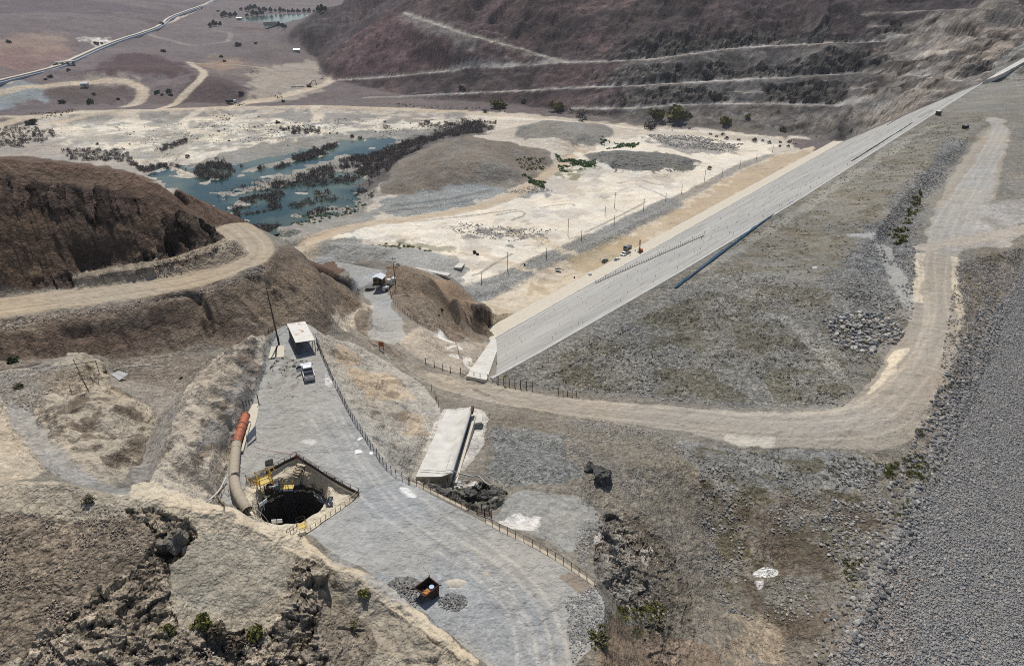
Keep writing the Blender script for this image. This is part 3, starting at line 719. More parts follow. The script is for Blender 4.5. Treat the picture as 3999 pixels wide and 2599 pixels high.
P_([(2290, 460), (2380, 440), (2385, 540), (2310, 545)], C(150, 144, 134), 3, 1, 0.8, thr=0.5, sc_=6)
P_([(2150, 560), (2187, 468), (2230, 425), (2291, 338), (2302, 285), (2285, 275), (2325, 272), (2343, 303), (2308, 433), (2262, 545), (2222, 575)], C(166, 162, 152), 1, 0.3, 0.9, rough=0.03, stone=0.15)
L_([(1000, 872), (1240, 925), (1600, 958), (1950, 968), (2060, 905), (2150, 800), (2165, 680)], 1.0, C(190, 176, 152), 0.9, 0.6)
L_([(1100, 918), (1400, 952), (1800, 985), (2020, 975), (2120, 880), (2190, 760), (2190, 650)], 2.2, C(164, 154, 138), 0.9, 0.7)
P_([(2080, 815), (2110, 800), (2090, 840), (2040, 905), (2005, 930), (2040, 870)], C(222, 204, 172), 2, 0.5, 0.9)
P_([(2150, 960), (2190, 900), (2210, 870), (2200, 910), (2150, 960), (2110, 958)], C(220, 200, 168), 2, 0.5, 0.9)
L_([(2138, 590), (2132, 650), (2136, 700)], 1.0, C(212, 196, 166), 0.6, 0.9)
L_([(2218, 600), (2216, 660), (2232, 740)], 0.9, C(205, 188, 158), 0.6, 0.9)
P_([(1680, 1010), (1800, 1010), (1810, 1035), (1700, 1030)], C(205, 194, 172), 3, 1, 0.7)
tracks(MRW, [-4.6, -3.2, -2.2, -0.9, 0.8, 2.0, 3.1, 4.4], 0.32, [C(196, 182, 158), C(150, 140, 124), C(200, 186, 164), C(152, 143, 126)], 0.26)
L_([(2140, 575), (2230, 560), (2320, 545), (2400, 532)], 2.6, C(176, 164, 146), 0.4, rough=0.04)
# right of the road
P_([(2225, 610), (2400, 570), (2420, 800), (2300, 800), (2220, 980), (2140, 1050), (2150, 960), (2215, 880), (2245, 760)], C(136, 126, 114), 2, 0.5, rough=0.35, stone=0.9)
P_([(2225, 610), (2400, 590), (2330, 700), (2250, 860), (2220, 950), (2250, 760)], C(112, 102, 82), 2, 1, 0.8, thr=0.52, sc_=5)
# riprap
ripw = [dam(q, 177.5 + 2.2 * math.sin(q * 0.13), 0) for q in range(-300, 560, 12)] + [dam(560, 330, 0), dam(-300, 330, 0)]
P_(ripw, C(126, 125, 122), 2, 0.5, rough=0.12, stone=1, rock=0.0)
P_([(2030, 1350), (2100, 1290), (2180, 1330), (2120, 1450), (2060, 1547), (1960, 1600), (1960, 1500)], C(140, 118, 100), 4, 1, 0.6)

# --- pad and what lies around it
WHITE_POOLS = [[(1748, 1330), (1768, 1318), (1800, 1320), (1812, 1332), (1785, 1343), (1758, 1342)], [(1755, 1352), (1775, 1350), (1772, 1366), (1762, 1372)]]
P_([(1130, 960), (1330, 985), (1560, 1015), (1700, 1040), (2060, 1050), (2140, 1060), (2040, 1290), (1925, 1547), (1880, 1640), (1500, 1640), (1400, 1380), (1360, 1290), (1395, 1200), (1180, 1140), (1110, 1080)], C(140, 131, 115), 2, 0.4, rough=0.3, stone=0.5)
P_([(1560, 1020), (1720, 1045), (2060, 1060), (2000, 1130), (1800, 1150), (1620, 1110)], C(152, 150, 142), 4, 1, 0.9)
P_([(1600, 1040), (2000, 1080), (1960, 1400), (1850, 1500), (1700, 1400), (1620, 1180)], C(104, 96, 66), 2, 1, 0.75, thr=0.55, sc_=4.5)
P_([(1700, 1180), (2000, 1150), (2050, 1250), (1930, 1500), (1800, 1500), (1720, 1330)], C(112, 96, 78), 2, 1, 0.75, thr=0.54, sc_=6)
P_([(1150, 1000), (1300, 1000), (1380, 1060), (1330, 1130), (1190, 1125), (1120, 1100)], C(134, 134, 128), 4, 1, 0.9, rough=0.2, stone=0.9)
P_([(1280, 990), (1480, 975), (1620, 1060), (1600, 1180), (1480, 1200), (1330, 1130)], C(146, 136, 118), 4, 1.4, 0.8)
P_([(1400, 1190), (1440, 1190), (1520, 1290), (1500, 1400), (1420, 1390), (1370, 1330)], C(138, 130, 116), 2, 0.6, 0.9, rock=1.6, rough=0.3)
P_([(1450, 1180), (1560, 1260), (1620, 1400), (1600, 1547), (1500, 1547), (1480, 1380)], C(124, 114, 98), 3, 1, 0.9, rock=0.7, rough=0.3)
P_([(1420, 1420), (1500, 1440), (1640, 1480), (1700, 1547), (1700, 1640), (1380, 1640), (1390, 1480)], C(146, 124, 100), 3, 0.6, 0.9)
P_([(1650, 1430), (1750, 1420), (1850, 1500), (1820, 1547), (1700, 1547)], C(176, 156, 128), 4, 1, 0.8, thr=0.42, sc_=6)
P_([(1420, 1400), (1520, 1390), (1560, 1440), (1500, 1460), (1430, 1440)], C(96, 92, 52), 2, 1, 0.8, thr=0.48, sc_=2.5)
P_([(985, 1125), (1060, 1120), (1180, 1128), (1190, 1150), (1130, 1195), (1080, 1180), (1000, 1140)], C(112, 108, 96), 1, 0.5, rock=1.5, rough=0.3)
P_([(1000, 1122), (1110, 1116), (1115, 1130), (1020, 1134)], C(225, 215, 200), 1, 0.3)
P_([(1125, 1205), (1200, 1135), (1290, 1150), (1400, 1190), (1400, 1225), (1345, 1240), (1330, 1290), (1250, 1245)], C(144, 142, 134), 1, 0.3, rough=0.09, stone=0.4)
P_([(1160, 1215), (1200, 1190), (1280, 1200), (1270, 1228), (1200, 1235)], C(220, 214, 204), 2, 0.7, 0.8, thr=0.46, sc_=2.5)
P_([(1380, 1230), (1405, 1220), (1405, 1260), (1375, 1265)], C(225, 218, 206), 1, 0.5, 0.8, thr=0.44, sc_=2)
P_([(1490, 1270), (1520, 1275), (1510, 1310), (1490, 1300)], C(210, 200, 184), 1, 0.5, 0.8)
for wpl in WHITE_POOLS:
    P_(wpl, C(240, 234, 222), 0, 0.35)
# shot concrete slope right of the pad
P_([(735, 770), (790, 785), (850, 812), (920, 850), (1000, 905), (1030, 950), (1005, 1000), (955, 1112), (940, 1112), (895, 1068), (845, 1000), (795, 920), (762, 850), (738, 800)], C(182, 174, 158), 1, 0.25, lump=0.35, rough=0.12, stone=0.2)
P_([(780, 800), (850, 830), (960, 910), (1020, 960), (980, 1050), (880, 960), (800, 860)], C(198, 174, 140), 3, 1, 0.8, thr=0.5, sc_=7)
P_([(760, 790), (850, 830), (960, 900), (1010, 960), (955, 1090), (880, 1000)], C(120, 102, 84), 1, 1, 0.6, thr=0.63, sc_=3.2)
P_([(1010, 905), (1110, 950), (1100, 962), (1030, 950)], C(136, 126, 112), 2, 0.5, 0.9, rough=0.25)
P_([(1030, 950), (1100, 945), (1135, 960), (1130, 1010), (1090, 1080), (1055, 1110), (960, 1112)], C(214, 206, 192), 2, 0.4, 0.8)
# left spurs
GUN = C(188, 174, 152)
P_([(618, 780), (560, 785), (500, 825), (455, 870), (415, 950), (380, 1050), (330, 1130), (440, 1170), (505, 1165), (525, 1090), (560, 985), (600, 900), (620, 835)], GUN, 1, 0.3, lump=1.0, rough=0.1, stone=0.15)
P_([(600, 790), (540, 830), (500, 900), (470, 1000), (440, 1100), (510, 1100), (560, 970), (612, 850)], C(112, 96, 80), 2, 1, 0.75, thr=0.47, sc_=2.6)
P_([(600, 790), (540, 830), (500, 900), (470, 1000), (440, 1100), (510, 1100), (560, 970), (612, 850)], C(142, 142, 138), 2, 1, 0.6, thr=0.54, sc_=5, seed=9)
P_([(90, 855), (240, 830), (250, 890), (300, 920), (358, 950), (360, 1000), (310, 1110), (200, 1100), (60, 1020), (0, 990), (-300, 1100), (-300, 880), (0, 860)], C(184, 170, 146), 1, 0.4, lump=1.0, rough=0.12, stone=0.15)
P_([(-300, 860), (0, 868), (120, 850), (215, 860), (230, 900), (120, 930), (50, 960), (80, 1020), (180, 1090), (120, 1100), (30, 1000), (0, 930), (-300, 930)], C(148, 140, 126), 3, 0.6, 0.9, lump=0.1, rough=0.18, stone=0.8)
P_([(110, 935), (260, 925), (352, 985), (335, 1090), (240, 1070), (140, 1010)], C(104, 88, 72), 1, 1, 0.75, thr=0.51, sc_=2.4)
P_([(-300, 930), (0, 925), (45, 960), (60, 1010), (120, 1080), (60, 1120), (-300, 1130)], C(200, 182, 152), 2, 0.4, 0.8, lump=0.4)
P_([(60, 880), (225, 850), (225, 900), (150, 930)], C(156, 138, 112), 3, 1, 0.6)
P_([(250, 850), (545, 820), (500, 835), (455, 870), (420, 940), (370, 1050), (330, 1120), (295, 1110), (345, 1010), (360, 985), (350, 940), (300, 915), (250, 885)], C(144, 136, 124), 1, 0.3, lump=0, rough=0.08, stone=0.6)
P_([(-300, 840), (0, 835), (200, 825), (480, 820), (560, 800), (500, 840), (250, 855), (245, 832), (170, 826), (80, 848), (-300, 880)], C(138, 126, 110), 2, 0.5, 0.9, rough=0.15, stone=0.8)
GUL = [(40, 935), (58, 975), (85, 1015), (125, 1055), (175, 1095), (235, 1118), (290, 1128)]
L_(GUL, 1.5, C(150, 146, 138), 0.7, 0.9, lump=0, rough=0.08, stone=0.6)
# foreground ridge
P_([(-300, 1110), (0, 1118), (220, 1125), (330, 1135), (440, 1160), (540, 1185), (620, 1210), (700, 1240), (745, 1288), (850, 1330), (885, 1345), (945, 1400), (1005, 1448), (1065, 1500), (1112, 1547), (1200, 1660), (-300, 1760)], C(186, 172, 146), 1, 0.25, rough=0.14, stone=0.5)
P_([(300, 1115), (440, 1155), (620, 1208), (700, 1240), (745, 1288), (850, 1330), (885, 1345), (945, 1400), (1065, 1500), (1112, 1547), (1060, 1547), (960, 1450), (860, 1370), (780, 1340), (700, 1290), (560, 1220), (400, 1180), (280, 1140)], C(204, 186, 154), 2, 0.5, 0.9, lump=0.5, rock=0, rough=0.06, stone=0.1)
P_([(-300, 1180), (0, 1175), (180, 1200), (330, 1200), (370, 1260), (330, 1340), (150, 1400), (60, 1547), (-300, 1700)], C(148, 131, 109), 3, 1, 0.9, rock=0.35, rough=0.3, stone=0.9)
P_([(300, 1180), (400, 1190), (450, 1230), (440, 1290), (380, 1340), (370, 1430), (450, 1480), (600, 1470), (720, 1490), (760, 1547), (700, 1640), (0, 1700), (60, 1500), (150, 1400), (320, 1330), (350, 1250)], C(162, 146, 122), 2, 0.8, 1, rock=1.7, rough=0.3, stone=0.7)
P_([(690, 1300), (760, 1320), (770, 1400), (740, 1470), (720, 1547), (650, 1547), (660, 1400)], C(156, 142, 120), 2, 0.6, 1, rock=1.5, rough=0.25)
P_([(370, 1310), (450, 1250), (560, 1240), (680, 1310), (660, 1380), (600, 1420), (480, 1430), (390, 1400)], C(178, 168, 146), 3, 0.7, 0.95, rock=0.12, rough=0.15, stone=0.3)
P_([(760, 1340), (860, 1370), (960, 1460), (1040, 1547), (900, 1547), (800, 1440)], C(172, 158, 134), 2, 0.6, 0.9, lump=0.7, rough=0.1, stone=0.4)
P_([(750, 1400), (840, 1420), (870, 1500), (860, 1547), (740, 1547)], C(150, 134, 112), 3, 0.6, 0.8, rock=0.6, rough=0.2)
# pad surface
PADP = [(655, 755), (712, 747), (740, 765), (740, 795), (765, 850), (800, 920), (850, 1000), (898, 1070), (946, 1115), (1000, 1145), (1080, 1187), (1140, 1218), (1270, 1288), (1385, 1362), (1408, 1400), (1405, 1480), (1330, 1547), (1300, 1660), (1200, 1660)]
padw = np.array([up(*p, 88.0) for p in PADP])
padw = np.vstack([padw, hits([(1112, 1549), (1065, 1506), (1005, 1453), (945, 1406), (880, 1353), (846, 1337)]) + [0.6, 0.8, 0], hits([(745, 1295), (700, 1250)]) + [0.8, 1.0, 0], np.array([up(*p, 88.0) for p in ((530, 1178), (512, 1165), (528, 1090), (562, 985), (600, 900), (622, 838), (628, 800))])])
P_(padw, C(158, 157, 151), 1, 0.12, rock=0, lump=0, rough=0.035, stone=0.3)
P_([(700, 950), (800, 930), (880, 1080), (840, 1160), (740, 1020)], C(166, 165, 160), 9, 2, 0.5)
P_([(860, 1350), (1000, 1290), (1180, 1310), (1280, 1420), (1330, 1547), (1120, 1547), (1000, 1440)], C(140, 145, 149), 8, 2.2, 0.55, stone=0.8, rough=0.04)
P_([(860, 1120), (940, 1130), (1010, 1200), (960, 1230), (860, 1190)], C(150, 152, 152), 5, 1, 0.6)
P_([(690, 1240), (800, 1190), (900, 1230), (850, 1330), (760, 1300)], C(172, 170, 164), 4, 1.2, 0.6, thr=0.5, sc_=4)
P_([(690, 1035), (720, 1018), (760, 1030), (740, 1060)], C(208, 206, 200), 4, 1, 0.7, thr=0.48, sc_=2)
P_([(925, 1135), (940, 1128), (975, 1155), (955, 1160)], C(226, 222, 212), 1, 0.4, 0.9)
P_([(748, 870), (772, 880), (782, 905), (768, 912)], C(214, 210, 204), 1, 0.5, 0.8, thr=0.4, sc_=1.5)
PT_ = smooth_line(hits([(1275, 1600), (1255, 1440), (1190, 1350), (1095, 1280), (975, 1207), (890, 1140), (830, 1050), (770, 950)]))
tracks(PT_, [-2.6, -1.5, -0.6, 0.9, 1.9, 2.9], 0.22, [C(186, 180, 168), C(146, 145, 140), C(182, 177, 166)], 0.5)
L_([(1130, 1320), (1200, 1400), (1260, 1547)], 0.8, C(164, 162, 156), 0.9, 0.5)
P_([(1290, 1345), (1340, 1330), (1370, 1360), (1330, 1380)], C(130, 110, 90), 3, 1, 0.7)
P_([(1320, 1400), (1390, 1380), (1400, 1450), (1340, 1520), (1310, 1460)], C(140, 140, 136), 2, 0.7, 0.9, rough=0.12, stone=1)
P_([(1040, 1348), (1075, 1345), (1080, 1356), (1050, 1360)], C(200, 192, 176), 2, 0.6, 0.8)
P_([(1115, 1322), (1135, 1325), (1130, 1335)], C(190, 176, 150), 2, 0.6, 0.8)
P_([(640, 800), (720, 840), (690, 930), (620, 920), (610, 860)], C(128, 122, 108), 1, 1, 0.6, thr=0.56, sc_=1.2)

# ------------------------------------------------------------------ relief
def cells(x, y, sc__, seed):
    """angular blocks: nearest of jittered cell points, each block tilted its own way"""
    u, v = x / sc__, y / sc__
    iu, iv = np.floor(u), np.floor(v)
    bd_ = np.full(u.shape, 9.0, np.float32); hv = np.zeros(u.shape, np.float32)
    for di in (-1, 0, 1):
        for dj in (-1, 0, 1):
            a, b = (iu + di).astype(np.int64), (iv + dj).astype(np.int64)
            px, py = a + _hash(a, b, seed), b + _hash(a, b, seed + 1)
            d = (u - px) ** 2 + (v - py) ** 2
            h = _hash(a, b, seed + 2) + 0.9 * ((u - px) * (_hash(a, b, seed + 3) - 0.5) + (v - py) * (_hash(a, b, seed + 4) - 0.5)) * 2
            m = d < bd_
            bd_ = np.where(m, d, bd_); hv = np.where(m, h, hv)
    return hv


def ridg(sc__, o, seed):
    return fbm(GX, GY, sc__, o, seed, 0.55, True)


near = DIST < 420
mt = MM * sstep(4, 60, fd) * (1 - sstep(0, 1, np.zeros_like(MM)))
# keep the benches level
bd = np.full(GX.shape, 1e9)
for bp in BENCH:
    I, J = window(bp[:, 0].min() - 40, bp[:, 0].max() + 40, bp[:, 1].min() - 40, bp[:, 1].max() + 40)
    d, _, _ = pl_near(GX[I, J], GY[I, J], np.array(bp)); bd[I, J] = np.minimum(bd[I, J], d)
bm = sstep(6, 28, bd)
# ravines run down the slope: stretch noise across the contour (fsx runs along the foot)
rav = fbm(fsx + 30 * fbm(GX, GY, 120, 2, 81), fd * 0.28, 95, 4, 80, 0.55, True)
GZ += mt * bm * (rav - 0.45) * 34 * sstep(20, 160, fd)
GZ += mt * bm * (ridg(60, 4, 82) - 0.4) * 9
GZ += MM * np.minimum(bm + 0.05, 1) * (fbm(GX, GY, 24, 4, 83) - 0.5) * 3.5
GZ += MM * np.minimum(bm + 0.1, 1) * sstep(5, 40, fd) * ((fbm(GX, YZ, 9.5, 3, 87, 0.55, True) - 0.45) * 3.2 + (cells(GX + 14 * WARPX[0], GY + GZ, 13.0, 341) - 0.5) * 2.4)
crag = sstep(0.5, 0.62, fbm(GX, GY, 75, 3, 85)) * MM * bm * sstep(10, 60, fd)
GZ += crag * (fbm(GX, YZ, 22, 3, 86, 0.55, True) - 0.45) * 9
hills = (1 - MM) * sstep(600, 900, DIST)
GZ += hills * (fbm(GX, GY, 160, 4, 84) - 0.5) * 12
gl_ = smooth_line(hits(GUL)); I, J = window(gl_[:, 0].min() - 6, gl_[:, 0].max() + 6, gl_[:, 1].min() - 6, gl_[:, 1].max() + 6)
GZ[I, J] -= 1.3 * (1 - sstep(0.3, 3.6, pl_near(GX[I, J], GY[I, J], gl_)[0]))
GZ += LUMP * (fbm(GX, GY, 2.6, 3, 90) - 0.5) * 3.2
GZ += ROUGH * (fbm(GX, GY, 2.2, 4, 91, 0.6) - 0.5) * 2.2 * (1 - sstep(220, 420, DIST))
GZ += ROUGH * (fbm(GX, GY, 9, 3, 92, 0.55) - 0.5) * 3.0 * sstep(150, 420, DIST)
# nothing of the ground may stand above the dam face, its toe slab or the pad
S_ = (GX - TA[0]) * DU[0] + (GY - TA[1]) * DU[1]; O_ = (GX - TA[0]) * DN[0] + (GY - TA[1]) * DN[1]
crm_ = (O_ > fo(S_) - 0.3) & (O_ < fo(S_) + 9) & (S_ > -122) & (S_ < 450)
GZ = np.where(crm_, np.maximum(GZ, DAM_Z + 0.5), GZ)
PLL = [up(1146, 785, 0.4), up(1083, 877, 69.8)]; PLR = [up(1164, 791, 0.4), up(1131, 886, DAM_Z + 0.4)]
carve([0.6 * np.array(PLL[0]) + 0.4 * np.array(PLR[0]) - [0, 0, 0.5], 0.6 * np.array(PLL[1]) + 0.4 * np.array(PLR[1]) - [0, 0, 0.45]], 2.6, 1.0, 0.7, reach=14)
FOS = fo(S_)
fcm = (O_ > -10) & (O_ < FOS - 0.3) & (S_ > -1.185 * np.maximum(O_, 0) + 0.5) & (S_ < DLEN - 0.56 * np.maximum(O_, 0) - 2)
GZ = np.where(fcm, np.minimum(GZ, np.maximum(O_, 0) * DAM_Z / FOS - 0.7 + 0.6 * (O_ < 0)), GZ)
padm = blur(inside(padw, GX, GY).astype(np.float32), 2)
GZ += sstep(0.5, 1.0, padm) * (88.0 + 0.10 * (fbm(GX, GY, 3.0, 3, 88) - 0.5) - GZ)
ABUT = [up(1962, 329, 0.5), up(2030, 300, 16), up(2100, 271, 31), up(2200, 229, 52), up(2290, 190.5, 71.8), up(2345, 161, 80), up(2400, 130, 88)]
carve(ABUT, 3.5, 1.2, 0.5)
# the river: pools below the water level with banks and islets between them
RIVER = [(350, 400), (395, 388), (450, 405), (520, 415), (580, 392), (640, 378), (700, 362), (760, 345), (800, 328), (860, 318), (900, 322), (880, 360), (880, 420), (870, 450), (850, 480), (740, 496), (690, 512), (640, 530), (560, 535), (500, 522), (440, 470), (380, 440)]
WATERZ = -1.0
POOLS = [[(352, 402), (392, 394), (440, 412), (520, 422), (560, 402), (600, 398), (610, 412), (560, 440), (500, 440), (520, 462), (470, 470), (440, 455), (400, 440)],
         [(560, 402), (640, 384), (700, 368), (745, 355), (790, 333), (830, 328), (822, 345), (770, 365), (720, 380), (650, 405), (590, 420)],
         [(480, 482), (540, 470), (600, 470), (700, 440), (760, 425), (830, 432), (850, 445), (830, 470), (760, 478), (700, 498), (650, 512), (560, 518), (500, 508)],
         [(500, 470), (560, 448), (640, 436), (720, 418), (800, 395), (850, 400), (830, 440), (720, 460), (560, 490)], [(800, 345), (880, 322), (930, 318), (900, 345), (830, 368)],
         [(640, 500), (700, 486), (720, 500), (660, 520), (600, 532), (520, 526), (520, 510)], [(780, 330), (860, 318), (880, 326), (820, 340)]]
rv = hits(RIVER); I, J = window(rv[:, 0].min() - 20, rv[:, 0].max() + 20, rv[:, 1].min() - 20, rv[:, 1].max() + 20)
XW, YW = GX[I, J] + 26 * WARPX[0][I, J] + 8 * WARPF[0][I, J], GY[I, J] + 26 * WARPX[1][I, J] + 8 * WARPF[1][I, J]
rm = bl(inside(rv, GX[I, J], GY[I, J]), 5)
GZ[I, J] += (np.maximum(GZ[I, J], -0.55) - GZ[I, J]) * rm
pm = np.zeros(XW.shape, np.float32)
for pl in POOLS:
    pm = np.maximum(pm, inside(hits(pl), XW, YW))
isl = fbm(GX[I, J], GY[I, J], 16, 4, 97)
pm = bl(pm * (isl < 0.68), 2)
near_river = GZ[I, J] < 8
GZ[I, J] = np.where(near_river, GZ[I, J] * (1 - pm) - 2.4 * pm, GZ[I, J])
COLR[I, J] += (C(120, 128, 112) - COLR[I, J]) * (pm * near_river)[..., None]
bank = np.clip(bl(pm > 0.05, 5) - pm, 0, 1)
COLR[I, J] += (C(196, 188, 170) - COLR[I, J]) * (bank * near_river * (isl > 0.5) * 0.9)[..., None]
GZ += sstep(0.3, 1.2, ROCK) * (DIST < 130) * (ridg(7.5, 3, 99) - 0.45) * 2.0
# rills on the bare slopes under the bench road
sl = np.zeros_like(GZ)
for poly in ([(560, 690), (625, 625), (660, 600), (760, 640), (835, 695), (800, 750), (640, 765)], [(20, 790), (300, 750), (520, 690), (540, 790), (350, 825), (60, 835)], [(20, 430), (330, 470), (500, 560), (300, 600), (20, 640)], [(910, 680), (1000, 680), (1080, 720), (1060, 770), (960, 745)]):
    P = hits(poly); I, J = window(P[:, 0].min(), P[:, 0].max(), P[:, 1].min(), P[:, 1].max())
    sl[I, J] = np.maximum(sl[I, J], bl(inside(P, GX[I, J], GY[I, J]), 5))
gy_, gx_ = np.zeros_like(GZ), np.zeros_like(GZ)
GZS = blur(GZ.copy(), 12)
rl = fbm(GX * 0.82 + GY * 0.57, (GY * 0.82 - GX * 0.57) * 0.16, 3.2, 3, 95, 0.6, True)
GZ -= sl * rl * 1.7
for scarp, dep in (([(578, 642), (600, 650), (622, 652), (632, 668), (641, 690)], 1.3), ([(632, 652), (650, 660), (690, 674)], 1.0), ([(372, 692), (400, 684), (430, 679), (460, 684), (474, 694), (480, 730), (488, 765)], 1.8), ([(408, 690), (440, 686), (464, 692)], 1.6), ([(150, 776), (185, 772), (200, 768)], 0.9), ([(545, 700), (575, 735), (600, 760)], 0.7), ([(660, 650), (720, 700), (760, 740)], 0.7), ([(940, 690), (965, 720), (985, 745)], 0.6)):
    sp_ = smooth_line(hits(scarp)); I, J = window(sp_[:, 0].min() - 4, sp_[:, 0].max() + 4, sp_[:, 1].min() - 4, sp_[:, 1].max() + 4)
    wob_ = 2.2 * WARPX[0][I, J]
    GZ[I, J] -= dep * (1 - sstep(0.15, 1.3, pl_near(GX[I, J] + wob_, GY[I, J] + wob_, sp_)[0]))
hq = hits([(366, 1262), (405, 1245), (432, 1236), (440, 1250), (428, 1282), (398, 1302), (366, 1304)])
I, J = window(hq[:, 0].min() - 1, hq[:, 0].max() + 1, hq[:, 1].min() - 1, hq[:, 1].max() + 1)
GZ[I, J] -= 2.2 * bl(inside(hq, GX[I, J], GY[I, J]), 2)
PIT = np.array(up(679, 1174, 85.7))
PITR = 4.15
pf = np.array([up(*p, 88) for p in ((618, 1091), (689, 1060), (834, 1149), (698, 1246), (640, 1225), (585, 1195), (560, 1150), (580, 1110))])
I, J = window(pf[:, 0].min() - 2, pf[:, 0].max() + 2, pf[:, 1].min() - 2, pf[:, 1].max() + 2)
pm = bl(inside(pf, GX[I, J], GY[I, J]), 3)
GZ[I, J] += pm * (86.9 - GZ[I, J] + 1.1 * (fbm(GX[I, J], GY[I, J], 1.7, 3, 98) - 0.5)) * (GZ[I, J] < 89.4)
COLR[I, J] += (C(206, 192, 162) - COLR[I, J]) * (pm * 0.9)[..., None]
pd = np.hypot(GX - PIT[0], GY - PIT[1])
pfar = 0.5 + 0.5 * (GY - PIT[1]) / (pd + 0.01)
GZ -= (1.2 + 1.0 * pfar) * (1 - sstep(4.1, 5.0 + 0.35 * pfar, pd))
H_BASE = GZ.copy()          # what things stand on


def ground(x, y):
    return float(bil(H_BASE, x, y))


# rock relief, pushed out along the surface normal
def grads(Z):
    e = 1e-9
    dxr, dyr, dzr = np.gradient(GX, axis=0), np.gradient(GY, axis=0), np.gradient(Z, axis=0)
    dxa, dya, dza = np.gradient(GX, axis=1), np.gradient(GY, axis=1), np.gradient(Z, axis=1)
    nx = dyr * dza - dzr * dya; ny = dzr * dxa - dxr * dza; nz = dxr * dya - dyr * dxa
    ln = np.sqrt(nx * nx + ny * ny + nz * nz) + e
    sg = np.where(nz < 0, -1, 1)
    return nx / ln * sg, ny / ln * sg, nz / ln * sg


nx, ny, nz = grads(blur(GZ.copy(), 4))
fr = slice(0, int(np.searchsorted(R, 900)))
rx, ry = GX[fr] + 0.8 * WARPX[0][fr] * 4, GY[fr] + GZ[fr] * 0.8
ks = np.clip(DIST[fr] / 90, 1, 6)
big = cells(rx / ks, ry / ks, 3.0, 301) - 0.5
mid = cells(rx / ks + 3, ry / ks, 1.1, 311) - 0.5
sml = cells(rx / ks, ry / ks + 7, 0.42, 321) - 0.5
disp = 0.75 * ROCK[fr] * (0.5 * big + 0.36 * mid + 0.16 * sml + 0.25 * (ridg(6, 3, 330)[fr] - 0.4))
FX, FY, FZ = GX.copy(), GY.copy(), GZ.copy()
FX[fr] += nx[fr] * disp; FY[fr] += ny[fr] * disp; FZ[fr] += nz[fr] * disp
# colour variation of the ground itself: patches, streaks of other material
YZ = GY + 1.3 * GZ
v = 0.5 * (fbm(GX, YZ, 34, 3, 401) - 0.5) + 0.55 * (fbm(GX, YZ, 6.5, 4, 402) - 0.5) + 0.35 * (fbm(GX, YZ, 1.3, 3, 403) - 0.5)
mf = (fbm(GX, YZ, 16, 4, 405, 0.7) - 0.5) * 1.5 + (fbm(fsx, fd * 0.3, 14, 3, 406) - 0.5) * 0.25 * (GX < 260)
COLR *= (1 + MM * np.clip(mf, -0.5, 0.6))[..., None]
COLR *= (1 - 0.25 * crag)[..., None]
COLR *= (1 + MM * np.clip((fbm(GX, YZ, 6.5, 3, 407, 0.7) - 0.5) * 1.5, -0.45, 0.5))[..., None]
h_ = fbm(GX, GY, 16, 3, 404) - 0.5
rkm = sstep(0.3, 1.0, ROCK)
RDM = 1 - 0.62 * sstep(0.09, 0.03, ROUGH)
COLR *= (1 + 0.75 * v * RDM)[..., None]
bc = np.zeros_like(GX); bc[fr] = mid + 0.5 * sml
COLR *= (1 + rkm * bc * 0.9)[..., None]
COLR[..., 0] *= 1 + 0.10 * h_; COLR[..., 2] *= 1 - 0.14 * h_
COLR = np.clip(COLR, 0.01, 0.78)

# ------------------------------------------------------------------ materials
def nt(name):
    m = bpy.data.materials.new(name); m.use_nodes = True
    t = m.node_tree; b = t.nodes['Principled BSDF']
    return m, t, b


def N(t, kind, **kw):
    n = t.nodes.new(kind)
    for k, v in kw.items():
        if hasattr(n, k):
            setattr(n, k, v)
        else:
            n.inputs[k].default_value = v
    return n


